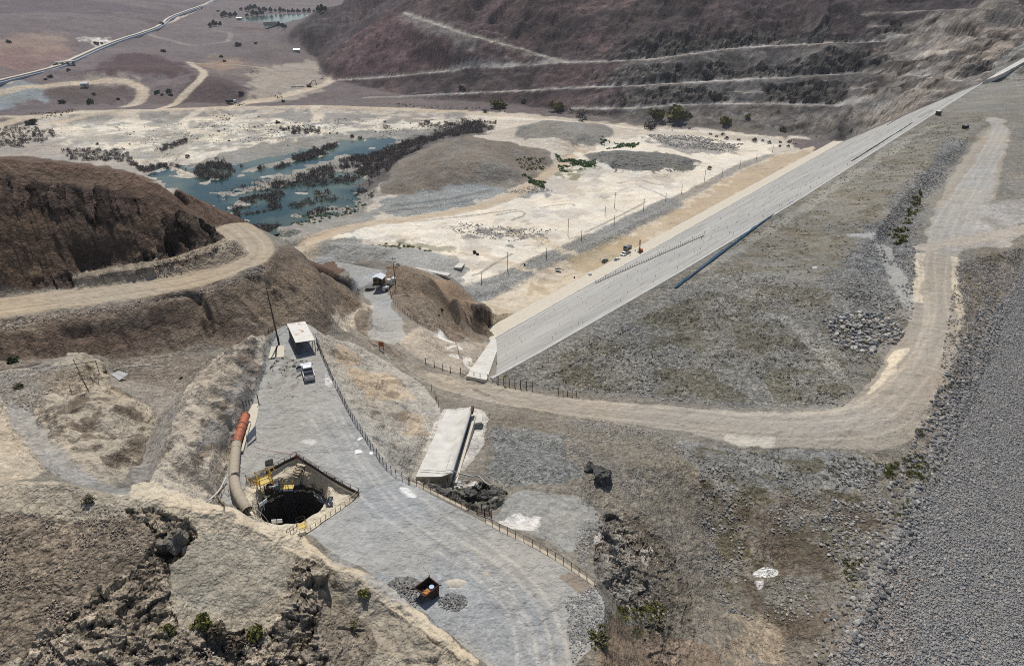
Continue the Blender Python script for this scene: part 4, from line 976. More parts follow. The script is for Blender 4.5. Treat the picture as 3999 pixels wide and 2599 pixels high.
def ground_material():
    m, t, b = nt('bare ground')
    lk = t.links.new
    at = N(t, 'ShaderNodeAttribute', attribute_name='soil')
    st = N(t, 'ShaderNodeAttribute', attribute_name='stones')
    rg_ = N(t, 'ShaderNodeAttribute', attribute_name='coarse')
    geo = N(t, 'ShaderNodeNewGeometry')
    n1 = N(t, 'ShaderNodeTexNoise', Scale=0.9, Detail=9.0, Roughness=0.68)
    n2 = N(t, 'ShaderNodeTexNoise', Scale=4.5, Detail=6.0, Roughness=0.7)
    n3 = N(t, 'ShaderNodeTexNoise', Scale=0.13, Detail=5.0, Roughness=0.65)
    vo = N(t, 'ShaderNodeTexVoronoi', Scale=3.2)
    v2 = N(t, 'ShaderNodeTexVoronoi', Scale=1.5)
    for n in (n1, n2, n3, vo, v2):
        lk(geo.outputs['Position'], n.inputs['Vector'])
    mr = N(t, 'ShaderNodeMapRange'); lk(n1.outputs['Fac'], mr.inputs['Value'])
    for k, v in (('From Min', 0.28), ('From Max', 0.72), ('To Min', 0.66), ('To Max', 1.34)):
        mr.inputs[k].default_value = v
    sep = N(t, 'ShaderNodeSeparateColor'); lk(vo.outputs['Color'], sep.inputs['Color'])
    sep2 = N(t, 'ShaderNodeSeparateColor'); lk(v2.outputs['Color'], sep2.inputs['Color'])
    pw = N(t, 'ShaderNodeMapRange'); lk(sep.outputs['Red'], pw.inputs['Value'])
    pw.inputs['To Min'].default_value = 0.55; pw.inputs['To Max'].default_value = 1.5
    p2 = N(t, 'ShaderNodeMapRange'); lk(sep2.outputs['Green'], p2.inputs['Value'])
    p2.inputs['To Min'].default_value = 0.7; p2.inputs['To Max'].default_value = 1.32
    mu = N(t, 'ShaderNodeMath', operation='MULTIPLY'); lk(pw.outputs[0], mu.inputs[0]); lk(p2.outputs[0], mu.inputs[1])
    mx = N(t, 'ShaderNodeMix', data_type='FLOAT'); lk(st.outputs['Fac'], mx.inputs['Factor'])
    mx.inputs[2].default_value = 1.0; lk(mu.outputs[0], mx.inputs[3])
    m2 = N(t, 'ShaderNodeMath', operation='MULTIPLY'); lk(mr.outputs[0], m2.inputs[0]); lk(mx.outputs[0], m2.inputs[1])
    fx_ = N(t, 'ShaderNodeMix', data_type='FLOAT'); k2 = N(t, 'ShaderNodeMapRange'); lk(rg_.outputs['Fac'], k2.inputs['Value']); k2.inputs['To Min'].default_value = 0.35
    lk(k2.outputs[0], fx_.inputs['Factor']); fx_.inputs[2].default_value = 1.0; lk(m2.outputs[0], fx_.inputs[3]); m2 = fx_
    vm = N(t, 'ShaderNodeVectorMath', operation='SCALE'); lk(at.outputs['Color'], vm.inputs[0]); lk(m2.outputs[0], vm.inputs['Scale'])
    lk(vm.outputs[0], b.inputs['Base Color'])
    b.inputs['Roughness'].default_value = 0.95
    b.inputs['Specular IOR Level'].default_value = 0.15
    ad = N(t, 'ShaderNodeMath', operation='ADD'); lk(n1.outputs['Fac'], ad.inputs[0]); lk(n2.outputs['Fac'], ad.inputs[1])
    sb = N(t, 'ShaderNodeMath', operation='MULTIPLY'); lk(vo.outputs['Distance'], sb.inputs[0]); lk(st.outputs['Fac'], sb.inputs[1])
    s2 = N(t, 'ShaderNodeMath', operation='SUBTRACT'); lk(ad.outputs[0], s2.inputs[0]); lk(sb.outputs[0], s2.inputs[1])
    bu = N(t, 'ShaderNodeBump', Strength=0.9, Distance=0.3); lk(s2.outputs[0], bu.inputs['Height'])
    lk(rg_.outputs['Fac'], bu.inputs['Strength'])
    b3 = N(t, 'ShaderNodeBump', Strength=1.0, Distance=2.6); lk(n3.outputs['Fac'], b3.inputs['Height']); lk(bu.outputs[0], b3.inputs['Normal'])
    lk(b3.outputs[0], b.inputs['Normal'])
    return m


M_GROUND = ground_material()


def grid_mesh(name, keep=None):
    me = bpy.data.meshes.new(name)
    n = NR * NA
    co = np.stack([FX, FY, FZ], -1).reshape(-1, 3).astype(np.float32)
    idx = np.arange(n).reshape(NR, NA)
    f = np.stack([idx[:-1, :-1], idx[:-1, 1:], idx[1:, 1:], idx[1:, :-1]], -1)
    f = f[keep] if keep is not None else f.reshape(-1, 4)
    me.vertices.add(n); me.vertices.foreach_set('co', co.ravel())
    me.loops.add(f.size); me.loops.foreach_set('vertex_index', f.ravel().astype(np.int32))
    me.polygons.add(len(f)); me.polygons.foreach_set('loop_start', np.arange(0, f.size, 4, dtype=np.int32))
    me.polygons.foreach_set('use_smooth', (ROCK.reshape(-1)[f[:, 0]] < 0.3))
    me.update()
    a = me.attributes.new('soil', 'FLOAT_COLOR', 'POINT')
    a.data.foreach_set('color', np.concatenate([COLR.reshape(-1, 3), np.ones((n, 1))], 1).astype(np.float32).ravel())
    a = me.attributes.new('stones', 'FLOAT', 'POINT')
    a.data.foreach_set('value', STONE.reshape(-1).astype(np.float32))
    a = me.attributes.new('coarse', 'FLOAT', 'POINT')
    a.data.foreach_set('value', (0.12 + 0.83 * sstep(0.03, 0.16, ROUGH)).reshape(-1).astype(np.float32))
    me.materials.append(M_GROUND)
    o = bpy.data.objects.new(name, me); COL.objects.link(o); o['kind'] = 'structure'
    return o
fq = np.hypot(GX - PIT[0], GY - PIT[1])
fq4 = np.maximum(np.maximum(fq[:-1, :-1], fq[:-1, 1:]), np.maximum(fq[1:, 1:], fq[1:, :-1]))
grid_mesh('terrain', fq4 > PITR)


# ------------------------------------------------------------------ tools for building things
def mat(name, col, rough=0.7, metal=0.0, var=0.18, scale=3.0, col2=None, thr=0.55, bump=0.0, spec=0.3):
    m, t, b = nt(name)
    lk = t.links.new
    tc = N(t, 'ShaderNodeTexCoord')
    no = N(t, 'ShaderNodeTexNoise', Scale=scale, Detail=5.0, Roughness=0.62)
    lk(tc.outputs['Object'], no.inputs['Vector'])
    mr = N(t, 'ShaderNodeMapRange'); lk(no.outputs['Fac'], mr.inputs['Value'])
    mr.inputs['From Min'].default_value = 0.3; mr.inputs['From Max'].default_value = 0.7
    mr.inputs['To Min'].default_value = 1 - var; mr.inputs['To Max'].default_value = 1 + var
    src = N(t, 'ShaderNodeRGB'); src.outputs[0].default_value = (*col, 1)
    out = src.outputs[0]
    if col2 is not None:
        n2 = N(t, 'ShaderNodeTexNoise', Scale=scale * 0.45, Detail=6.0, Roughness=0.7)
        lk(tc.outputs['Object'], n2.inputs['Vector'])
        r2 = N(t, 'ShaderNodeMapRange'); lk(n2.outputs['Fac'], r2.inputs['Value'])
        r2.inputs['From Min'].default_value = thr - 0.04; r2.inputs['From Max'].default_value = thr + 0.04
        mx = N(t, 'ShaderNodeMix', data_type='RGBA'); lk(r2.outputs[0], mx.inputs['Factor'])
        lk(out, mx.inputs[6]); mx.inputs[7].default_value = (*col2, 1)
        out = mx.outputs[2]
    vm = N(t, 'ShaderNodeVectorMath', operation='SCALE'); lk(out, vm.inputs[0]); lk(mr.outputs[0], vm.inputs['Scale'])
    lk(vm.outputs[0], b.inputs['Base Color'])
    b.inputs['Roughness'].default_value = rough; b.inputs['Metallic'].default_value = metal
    b.inputs['Specular IOR Level'].default_value = spec
    if bump:
        bu = N(t, 'ShaderNodeBump', Strength=0.8, Distance=bump); lk(no.outputs['Fac'], bu.inputs['Height']); lk(bu.outputs[0], b.inputs['Normal'])
    return m


M = {
    'concrete': mat('pale concrete', (0.42, 0.41, 0.375), 0.9, var=0.12, scale=0.6, col2=(0.44, 0.43, 0.40)),
    'cream': mat('cream concrete', (0.52, 0.47, 0.38), 0.9, var=0.1, scale=0.8),
    'white_conc': mat('white new concrete', (0.54, 0.52, 0.47), 0.9, var=0.16, scale=0.45, col2=(0.46, 0.43, 0.37), thr=0.56),
    'white': mat('white paint', (0.72, 0.73, 0.74), 0.25, var=0.03, spec=0.5),
    'grey_paint': mat('grey paint', (0.14, 0.15, 0.155), 0.3, var=0.06, spec=0.5),
    'glass': mat('dark glass', (0.012, 0.014, 0.016), 0.06, var=0.05, spec=0.6),
    'rubber': mat('black rubber', (0.018, 0.018, 0.018), 0.8),
    'dark': mat('dark steel', (0.035, 0.033, 0.03), 0.55, 0.3),
    'chrome': mat('bare metal', (0.45, 0.45, 0.45), 0.3, 0.8),
    'rust': mat('rusty steel', (0.12, 0.055, 0.033), 0.8, 0.0, 0.3, 4, (0.055, 0.03, 0.022), 0.52),
    'rustdark': mat('dark rusty steel', (0.05, 0.03, 0.022), 0.85, 0.0, 0.3, 4),
    'pipe': mat('weathered brown pipe', (0.10, 0.065, 0.045), 0.7, 0.2, 0.25, 6),
    'wood': mat('weathered wood', (0.085, 0.065, 0.05), 0.85, 0, 0.25, 5),
    'timber': mat('pale timber', (0.45, 0.38, 0.27), 0.8, 0, 0.15, 6),
    'ply': mat('plywood', (0.17, 0.115, 0.055), 0.8, 0, 0.3, 2.5),
    'tin': mat('corrugated roof sheet', (0.40, 0.39, 0.36), 0.55, 0.2, 0.12, 2.2, (0.22, 0.10, 0.05), 0.60),
    'tinwhite': mat('white roof sheet', (0.62, 0.64, 0.66), 0.4, 0.2, 0.08, 2.0),
    'wall': mat('dark sheet wall', (0.05, 0.05, 0.05), 0.7, 0.2, 0.25, 3),
    'orange': mat('orange fan paint', (0.40, 0.125, 0.06), 0.6, 0.0, 0.2, 3, (0.26, 0.10, 0.06), 0.55),
    'duct': mat('beige duct cloth', (0.36, 0.31, 0.24), 0.9, 0, 0.12, 2.5),
    'yellow': mat('yellow paint', (0.45, 0.27, 0.03), 0.5, 0.1, 0.2, 4, (0.16, 0.09, 0.03), 0.62),
    'yellowplate': mat('yellow plate', (0.52, 0.38, 0.10), 0.5, 0.0, 0.1, 4),
    'tarp': mat('black plastic sheet', (0.022, 0.027, 0.036), 0.35, 0, 0.3, 3, spec=0.5),
    'bluetarp': mat('blue tarpaulin', (0.016, 0.06, 0.11), 0.45, 0, 0.3, 2, (0.016, 0.035, 0.06), 0.55),
    'greentarp': mat('dark green tarpaulin', (0.03, 0.06, 0.055), 0.5, 0, 0.3, 2),
    'cloth': mat('dark shade cloth', (0.03, 0.031, 0.03), 0.9, 0, 0.2, 6),
    'panel': mat('blue grey panel', (0.24, 0.28, 0.34), 0.5, 0, 0.1, 2),
    'drum': mat('pale blue plastic drum', (0.34, 0.46, 0.62), 0.45, 0, 0.12, 3),
    'scrap': mat('orange sheet scrap', (0.48, 0.19, 0.04), 0.7, 0, 0.2, 6),
    'signw': mat('white sign', (0.62, 0.55, 0.55), 0.5, 0, 0.06, 6),
    'signo': mat('orange sign board', (0.36, 0.11, 0.035), 0.6, 0, 0.2, 6),
    'signy': mat('yellow sign', (0.42, 0.25, 0.03), 0.6),
    'black': mat('black marking', (0.02, 0.02, 0.025), 0.7),
    'red': mat('red plastic', (0.42, 0.03, 0.03), 0.5),
    'pvc': mat('pale plastic pipe', (0.60, 0.60, 0.58), 0.45, 0, 0.05),
    'tank': mat('white tank plastic', (0.66, 0.66, 0.63), 0.45, 0, 0.06),
    'lamp': mat('grey lamp housing', (0.50, 0.53, 0.54), 0.3, 0.1, 0.05),
    'teal': mat('green grey cab paint', (0.20, 0.27, 0.27), 0.35, 0, 0.05),
    'rigorange': mat('orange machine paint', (0.45, 0.10, 0.03), 0.5, 0, 0.1),
    'digger': mat('brown orange machine paint', (0.22, 0.09, 0.03), 0.6, 0, 0.1),
    'skin': mat('skin', (0.22, 0.12, 0.08), 0.6),
    'shirt': mat('light blue shirt', (0.30, 0.42, 0.66), 0.8),
    'trouser': mat('dark blue trousers', (0.02, 0.023, 0.035), 0.85),
    'hat': mat('white helmet', (0.7, 0.7, 0.68), 0.4),
    'vest': mat('brown work jacket', (0.14, 0.07, 0.04), 0.85),
    'hair': mat('black hair', (0.012, 0.01, 0.01), 0.7),
    'rock': mat('grey broken rock', (0.19, 0.195, 0.19), 0.95, 0, 0.35, 1.5, (0.11, 0.11, 0.11), 0.55, 0.05),
    'rockdark': mat('black outcrop rock', (0.085, 0.082, 0.075), 0.9, 0, 0.5, 1.4, (0.16, 0.13, 0.10), 0.62, 0.12),
    'pit': mat('shaft lining with depth shade', (0.07, 0.064, 0.055), 0.95, 0, 0.35, 0.9, bump=0.15),  # lining colour darkened to paint in the shade of the deep shaft
    'tile': mat('light grey sheet panel', (0.34, 0.34, 0.33), 0.6, 0, 0.12, 1.5),
    'cliff': mat('brown grey cliff rock', (0.20, 0.175, 0.14), 0.95, 0, 0.35, 1.3, (0.12, 0.105, 0.085), 0.55, 0.12),
    'sandkerb': mat('sandy concrete', (0.40, 0.345, 0.26), 0.95, 0, 0.2, 1.2),
    'sandpile': mat('pale sand', (0.46, 0.42, 0.34), 0.95, 0, 0.2, 3),
}


class MB:
    def __init__(self):
        self.v, self.f = [], []

    def add(self, v, f):
        n = len(self.v)
        self.v += [tuple(map(float, p)) for p in v]
        self.f += [tuple(i + n for i in q) for q in f]
        return self

    def box(self, c, s, rz=0.0, taper=1.0):
        cx, cy, cz = c; x, y, z = s[0] / 2, s[1] / 2, s[2] / 2
        ca, sa = math.cos(rz), math.sin(rz)
        v = []
        for dz, k in ((-z, 1.0), (z, taper)):
            for dx, dy in ((-x, -y), (x, -y), (x, y), (-x, y)):
                v.append((cx + k * (dx * ca - dy * sa), cy + k * (dx * sa + dy * ca), cz + dz))
        return self.add(v, [(0, 3, 2, 1), (4, 5, 6, 7), (0, 1, 5, 4), (1, 2, 6, 5), (2, 3, 7, 6), (3, 0, 4, 7)])

    def bar(self, p, q, r, n=6, r2=None):
        return self.tube([p, q], r, n, r2)

    def tube(self, path, r, n=8, r2=None, caps=True):
        P = [Vector(p) for p in path]
        v, f = [], []
        prev = None
        for i, p in enumerate(P):
            d = (P[min(i + 1, len(P) - 1)] - P[max(i - 1, 0)]).normalized()
            a = prev if prev is not None else (Vector((0, 0, 1)) if abs(d.z) < 0.9 else Vector((1, 0, 0)))
            s_ = d.cross(a).normalized() if d.cross(a).length > 1e-6 else Vector((1, 0, 0))
            u = s_.cross(d).normalized(); prev = u
            rr_ = r if r2 is None else r + (r2 - r) * i / max(1, len(P) - 1)
            if callable(r):
                rr_ = r(i)
            for k in range(n):
                t_ = 2 * math.pi * k / n
                v.append(p + s_ * math.cos(t_) * rr_ + u * math.sin(t_) * rr_)
        for i in range(len(P) - 1):
            for k in range(n):
                f.append((i * n + k, i * n + (k + 1) % n, (i + 1) * n + (k + 1) % n, (i + 1) * n + k))
        if caps:
            f.append(tuple(range(n - 1, -1, -1))); f.append(tuple((len(P) - 1) * n + k for k in range(n)))
        return self.add(v, f)

    def lathe(self, c, prof, n=16):
        v, f = [], []
        for (r, z) in prof:
            for k in range(n):
                t_ = 2 * math.pi * k / n
                v.append((c[0] + r * math.cos(t_), c[1] + r * math.sin(t_), c[2] + z))
        for i in range(len(prof) - 1):
            for k in range(n):
                f.append((i * n + k, i * n + (k + 1) % n, (i + 1) * n + (k + 1) % n, (i + 1) * n + k))
        f.append(tuple(range(n - 1, -1, -1))); f.append(tuple((len(prof) - 1) * n + k for k in range(n)))
        return self.add(v, f)

    def slab(self, quad, th):
        """polygon of points with thickness downwards"""
        n = len(quad)
        v = list(quad) + [(p[0], p[1], p[2] - th) for p in quad]
        f = [tuple(range(n)), tuple(range(2 * n - 1, n - 1, -1))] + [(i, i + n, (i + 1) % n + n, (i + 1) % n) for i in range(n)]
        return self.add(v, f)

    def prism(self, outline, y0, y1, axis='y'):
        """outline in (x,z), extruded along y"""
        n = len(outline)
        v = [(x, y0, z) for x, z in outline] + [(x, y1, z) for x, z in outline]
        f = [tuple(range(n)), tuple(range(2 * n - 1, n - 1, -1))] + [(i, i + n, (i + 1) % n + n, (i + 1) % n) for i in range(n)]
        return self.add(v, f)

    def build(self, name, material, parent=None, smooth=False, bevel=0.0, loc=None):
        me = bpy.data.meshes.new(name)
        me.from_pydata(self.v, [], self.f)
        bm = bmesh.new(); bm.from_mesh(me)
        if bevel:
            bmesh.ops.bevel(bm, geom=list(bm.edges), offset=bevel, segments=1, affect='EDGES', clamp_overlap=True)
        bmesh.ops.recalc_face_normals(bm, faces=bm.faces)
        bm.to_mesh(me); bm.free()
        if smooth:
            me.polygons.foreach_set('use_smooth', np.ones(len(me.polygons), bool))
        me.materials.append(material if not isinstance(material, str) else M[material])
        o = bpy.data.objects.new(name, me); COL.objects.link(o)
        if parent is not None:
            o.parent = parent
        if loc is not None:
            o.location = loc
        return o


def tag(o, label, cat, group=None):
    o['label'] = label; o['category'] = cat
    if group:
        o['group'] = group
    return o


def thing(name, label, cat, loc=(0, 0, 0), rz=0.0, group=None):
    o = bpy.data.objects.new(name, None); COL.objects.link(o)
    o.location = loc; o.rotation_euler = (0, 0, rz); o.empty_display_size = 0.3
    return tag(o, label, cat, group)


def dup(root, loc, rz=0.0, label=None, group=None, scale=None):
    r = root.copy(); COL.objects.link(r); r.location = loc; r.rotation_euler = (0, 0, rz)
    if label:
        r['label'] = label
    if group:
        r['group'] = group
    if scale:
        r.scale = (scale,) * 3 if not isinstance(scale, tuple) else scale
    for ch in list(root.children):
        c = ch.copy(); COL.objects.link(c); c.parent = r
        for g in list(ch.children):
            d = g.copy(); COL.objects.link(d); d.parent = c
    return r


def G(px, py):
    return tuple(hits([(px, py)])[0])


def GL(*pp):
    return [tuple(p) for p in hits(pp)]


def mpp(p):
    """metres per pixel (of the 2380 wide view) at a point"""
    return (p[1] * CP + (CAM_H - p[2]) * SP) / FPX


def heading(p, q):
    return math.atan2(q[1] - p[1], q[0] - p[0])


# ------------------------------------------------------------------ water, dam
def sheet(name, poly, z, material):
    me = bpy.data.meshes.new(name)
    me.from_pydata([(p[0], p[1], z) for p in poly], [], [tuple(range(len(poly)))])
    me.materials.append(material)
    o = bpy.data.objects.new(name, me); COL.objects.link(o); o['kind'] = 'structure'
    return o


def water_material():
    m, t, b = nt('river water')
    b.inputs['Base Color'].default_value = (0.022, 0.05, 0.062, 1)
    b.inputs['Roughness'].default_value = 0.12
    b.inputs['IOR'].default_value = 1.33; b.inputs['Specular IOR Level'].default_value = 0.32
    n = N(t, 'ShaderNodeTexNoise', Scale=0.5, Detail=4.0)
    g = N(t, 'ShaderNodeNewGeometry'); t.links.new(g.outputs['Position'], n.inputs['Vector'])
    n2 = N(t, 'ShaderNodeTexNoise', Scale=0.02, Detail=3.0); t.links.new(g.outputs['Position'], n2.inputs['Vector'])
    mx = N(t, 'ShaderNodeMix', data_type='RGBA'); mr = N(t, 'ShaderNodeMapRange')
    mr.inputs['From Min'].default_value = 0.42; mr.inputs['From Max'].default_value = 0.6
    t.links.new(n2.outputs['Fac'], mr.inputs['Value']); t.links.new(mr.outputs[0], mx.inputs['Factor'])
    mx.inputs[6].default_value = (0.018, 0.044, 0.040, 1); mx.inputs[7].default_value = (0.085, 0.110, 0.078, 1)
    t.links.new(mx.outputs[2], b.inputs['Base Color'])
    bu = N(t, 'ShaderNodeBump', Strength=0.25, Distance=0.1); t.links.new(n.outputs['Fac'], bu.inputs['Height']); t.links.new(bu.outputs[0], b.inputs['Normal'])
    return m


M_WATER = water_material()
sheet('river_water', [up(*p, WATERZ) for p in ((320, 400), (400, 370), (560, 380), (760, 330), (860, 300), (930, 310), (900, 400), (880, 470), (800, 505), (690, 530), (640, 545), (560, 560), (480, 560), (380, 470))], WATERZ, M_WATER)
sheet('pond_water', [up(*p, 17.5) for p in ((520, 47), (560, 40), (610, 36), (655, 33), (722, 34), (716, 43), (680, 48), (640, 60), (618, 66), (612, 55), (560, 50))], 17.5, M_WATER)
DROT = math.atan2(DU[1], DU[0])


def dl(s, o, z):
    """dam coordinates -> local coordinates of objects placed at TA and turned by DROT"""
    return (s, -o, z)


def so_of(p):
    q = np.array(p[:2]) - TA
    return float(q @ DU), float(q @ DN)


def onface(px, py, lift=0.4):
    d = ray(px, py)
    t = np.linspace(60, 1000, 60000)
    x, y, z = d[0] * t, d[1] * t, CAM_H + d[2] * t
    s_ = (x - TA[0]) * DU[0] + (y - TA[1]) * DU[1]; o_ = (x - TA[0]) * DN[0] + (y - TA[1]) * DN[1]
    g_ = z - o_ * DAM_Z / fo(s_) - lift
    g_[(o_ < -8) | (o_ > 125)] = 1e3
    i = int(np.argmin(np.abs(g_)))
    s, o, p = float(s_[i]), float(o_[i]), (x[i], y[i], float(z[i]))
    return s, o, p[2]


def face_material():
    m, t, b = nt('dam face concrete')
    lk = t.links.new
    tc = N(t, 'ShaderNodeTexCoord')
    mp = N(t, 'ShaderNodeMapping'); lk(tc.outputs['Object'], mp.inputs['Vector']); mp.inputs['Scale'].default_value = (0.012, 0.35, 0.3)
    n1 = N(t, 'ShaderNodeTexNoise', Scale=1.0, Detail=6.0, Roughness=0.65); lk(mp.outputs[0], n1.inputs['Vector'])
    mp2 = N(t, 'ShaderNodeMapping'); lk(tc.outputs['Object'], mp2.inputs['Vector']); mp2.inputs['Scale'].default_value = (0.06, 0.5, 0.5)
    n2 = N(t, 'ShaderNodeTexNoise', Scale=1.0, Detail=5.0, Roughness=0.7); lk(mp2.outputs[0], n2.inputs['Vector'])
    n3 = N(t, 'ShaderNodeTexNoise', Scale=0.03, Detail=4.0); lk(tc.outputs['Object'], n3.inputs['Vector'])
    cr = N(t, 'ShaderNodeValToRGB'); lk(n1.outputs['Fac'], cr.inputs['Fac'])
    e = cr.color_ramp.elements
    e[0].position = 0.30; e[0].color = (0.28, 0.28, 0.265, 1); e[1].position = 0.70; e[1].color = (0.44, 0.425, 0.385, 1)
    c2 = N(t, 'ShaderNodeValToRGB'); lk(n2.outputs['Fac'], c2.inputs['Fac'])
    e = c2.color_ramp.elements
    e[0].position = 0.36; e[0].color = (0.62, 0.58, 0.52, 1); e[1].position = 0.45; e[1].color = (1, 1, 1, 1)
    sx = N(t, 'ShaderNodeSeparateXYZ'); lk(tc.outputs['Object'], sx.inputs[0])
    def joint(out, pitch, wid):
        d_ = N(t, 'ShaderNodeMath', operation='DIVIDE'); lk(out, d_.inputs[0]); d_.inputs[1].default_value = pitch
        f_ = N(t, 'ShaderNodeMath', operation='FRACT'); lk(d_.outputs[0], f_.inputs[0])
        g_ = N(t, 'ShaderNodeMath', operation='GREATER_THAN'); lk(f_.outputs[0], g_.inputs[0]); g_.inputs[1].default_value = wid / pitch
        r_ = N(t, 'ShaderNodeMapRange'); lk(g_.outputs[0], r_.inputs['Value']); r_.inputs['To Min'].default_value = 0.72
        return r_.outputs[0]
    jm = N(t, 'ShaderNodeMath', operation='MULTIPLY'); lk(joint(sx.outputs['X'], 15.0, 0.3), jm.inputs[0]); lk(joint(sx.outputs['Y'], 12.5, 0.35), jm.inputs[1])
    jv = N(t, 'ShaderNodeVectorMath', operation='SCALE'); lk(c2.outputs[0], jv.inputs[0]); lk(jm.outputs[0], jv.inputs['Scale'])
    mx = N(t, 'ShaderNodeMix', data_type='RGBA', blend_type='MULTIPLY'); mx.inputs['Factor'].default_value = 1
    lk(cr.outputs[0], mx.inputs[6]); lk(jv.outputs[0], mx.inputs[7])
    mr = N(t, 'ShaderNodeMapRange'); lk(n3.outputs['Fac'], mr.inputs['Value']); mr.inputs['To Min'].default_value = 0.72; mr.inputs['To Max'].default_value = 1.24
    vm = N(t, 'ShaderNodeVectorMath', operation='SCALE'); lk(mx.outputs[2], vm.inputs[0]); lk(mr.outputs[0], vm.inputs['Scale'])
    lk(vm.outputs[0], b.inputs['Base Color'])
    b.inputs['Roughness'].default_value = 0.85; b.inputs['Specular IOR Level'].default_value = 0.2
    return m


dam_t = thing('dam_face', 'huge pale grey concrete face of the rockfill dam sloping down to the sandy toe', 'dam', (float(TA[0]), float(TA[1]), 0), DROT)
bl_ = so_of(up(1164, 791, 0)); tl_ = so_of(up(1131, 886, DAM_Z))
mb = MB(); nu, nv = 120, 12
for j in range(nv + 1):
    v_ = j / nv
    for i in range(nu + 1):
        u_ = i / nu
        sl_ = bl_[0] + (tl_[0] - bl_[0]) * v_; sr_ = DLEN + (452 - DLEN) * v_
        ss_ = sl_ + (sr_ - sl_) * u_
        o_ = float(fo(ss_)) * v_
        mb.v.append((ss_, -o_, DAM_Z * v_ + 0.4))
for j in range(nv):
    for i in range(nu):
        a = j * (nu + 1) + i
        mb.f.append((a, a + 1, a + nu + 2, a + nu + 1))
mb.build('face_slab', face_material(), dam_t)
mb = MB().slab([(-6, 9, 0.55), (-6, 0.2, 0.55), (DLEN + 2, 0.2, 0.55), (DLEN + 2, 8, 0.55)], 1.0)
mb.build('toe_slab', 'cream', dam_t)
mb = MB().slab([(-6, 0.15, 1.0), (-6, -0.5, 1.0), (DLEN, -0.5, 1.0), (DLEN, 0.15, 1.0)], 1.2)
mb.build('toe_kerb', 'white_conc', dam_t)
fa_, fb_ = float(fo(tl_[0])), float(fo(452))
mb = MB(); ck_ = np.r_[tl_[0] + 1, np.arange(-100, 452, 16.0), 452]
for s0_, s1_ in zip(ck_[:-1], ck_[1:]):
    mb.slab([(s0_, -float(fo(s0_)) + 0.3, DAM_Z + 0.62), (s0_, -float(fo(s0_)) - 0.5, DAM_Z + 0.62), (s1_, -float(fo(s1_)) - 0.5, DAM_Z + 0.62), (s1_, -float(fo(s1_)) + 0.3, DAM_Z + 0.62)], 1.6)
mb.build('crest_kerb', 'concrete', dam_t)


def ribbon(name, pts, w0, w1, th, material, parent, side):
    """slab ribbon along 3D points (local), from w0 to w1 across"""
    mb = MB()
    P = [np.array(p, float) for p in pts]
    rows = []
    for i, p in enumerate(P):
        d = P[min(i + 1, len(P) - 1)] - P[max(i - 1, 0)]
        n_ = np.array([-d[1], d[0], 0]); n_ /= np.linalg.norm(n_)
        rows.append((p + n_ * w0, p + n_ * w1))
    for i in range(len(rows) - 1):
        a, b = rows[i]; c, d = rows[i + 1]
        mb.slab([a, b, d, c], th)
    return mb.build(name, material, parent)


def damlocal(p):
    s, o = so_of(p)
    return (s, -o, p[2])


mb = MB()
for k in range(14):
    q_ = []
    for kk, side in ((k / 14, PLL), ((k + 1) / 14 - 0.002, PLL), ((k + 1) / 14 - 0.002, PLR), (k / 14, PLR)):
        q_.append(damlocal(np.array(side[0]) * (1 - kk) + np.array(side[1]) * kk + np.array([0, 0, 0.35])))
    mb.slab(q_, 1.6)
mb.build('plinth', 'white_conc', dam_t)
prs = dens(smooth_line(np.array([damlocal(np.array(p) + [0, 0, 0.7]) for p in ABUT]), 2), 8)
ribbon('plinth', prs, -2.2, 2.2, 3.0, 'white_conc', dam_t, 1)
# starter bars standing in rows on the face: far too many to count
mb = MB()
rs = random.Random(3)
for k in range(420):
    v_ = rs.choice([0.2, 0.34, 0.48, 0.6, 0.72, 0.84, 0.93]) + rs.uniform(-0.012, 0.012)
    s_ = rs.uniform(tl_[0] * v_ + 3, 250 * (1 if rs.random() < 0.7 else 1.7))
    o_ = float(fo(s_)) * v_; z_ = DAM_Z * v_ + 0.4
    mb.bar((s_, -o_, z_ - 0.1), (s_ + rs.uniform(-.1, .1), -o_ + 0.2, z_ + rs.uniform(0.5, 1.1)), 0.045, 4)
o = mb.build('starter_bars', 'rustdark', dam_t); o['kind'] = 'stuff'
# handrail on the face
hr = thing('handrail', 'low brown post and rail line climbing across the lower dam face', 'railing', (float(TA[0]), float(TA[1]), 0), DROT)
A_, B_ = onface(1384, 659), onface(1636, 549)
mb = MB(); nP = 60
for k in range(nP + 1):
    u_ = k / nP; s_ = A_[0] + (B_[0] - A_[0]) * u_; o_ = A_[1] + (B_[1] - A_[1]) * u_
    z_ = o_ * DAM_Z / float(fo(s_)) + 0.4
    MB().bar((s_, -o_, z_ - 0.1), (s_, -o_, z_ + (1.5 if k % 6 else 2.4)), 0.08, 4).build('post', 'rustdark', hr)
za, zb_ = A_[2], B_[2]
MB().bar((A_[0], -A_[1], za + 0.25), (B_[0], -B_[1], zb_ + 0.25), 0.14, 5).build('bottom_board', 'wood', hr)


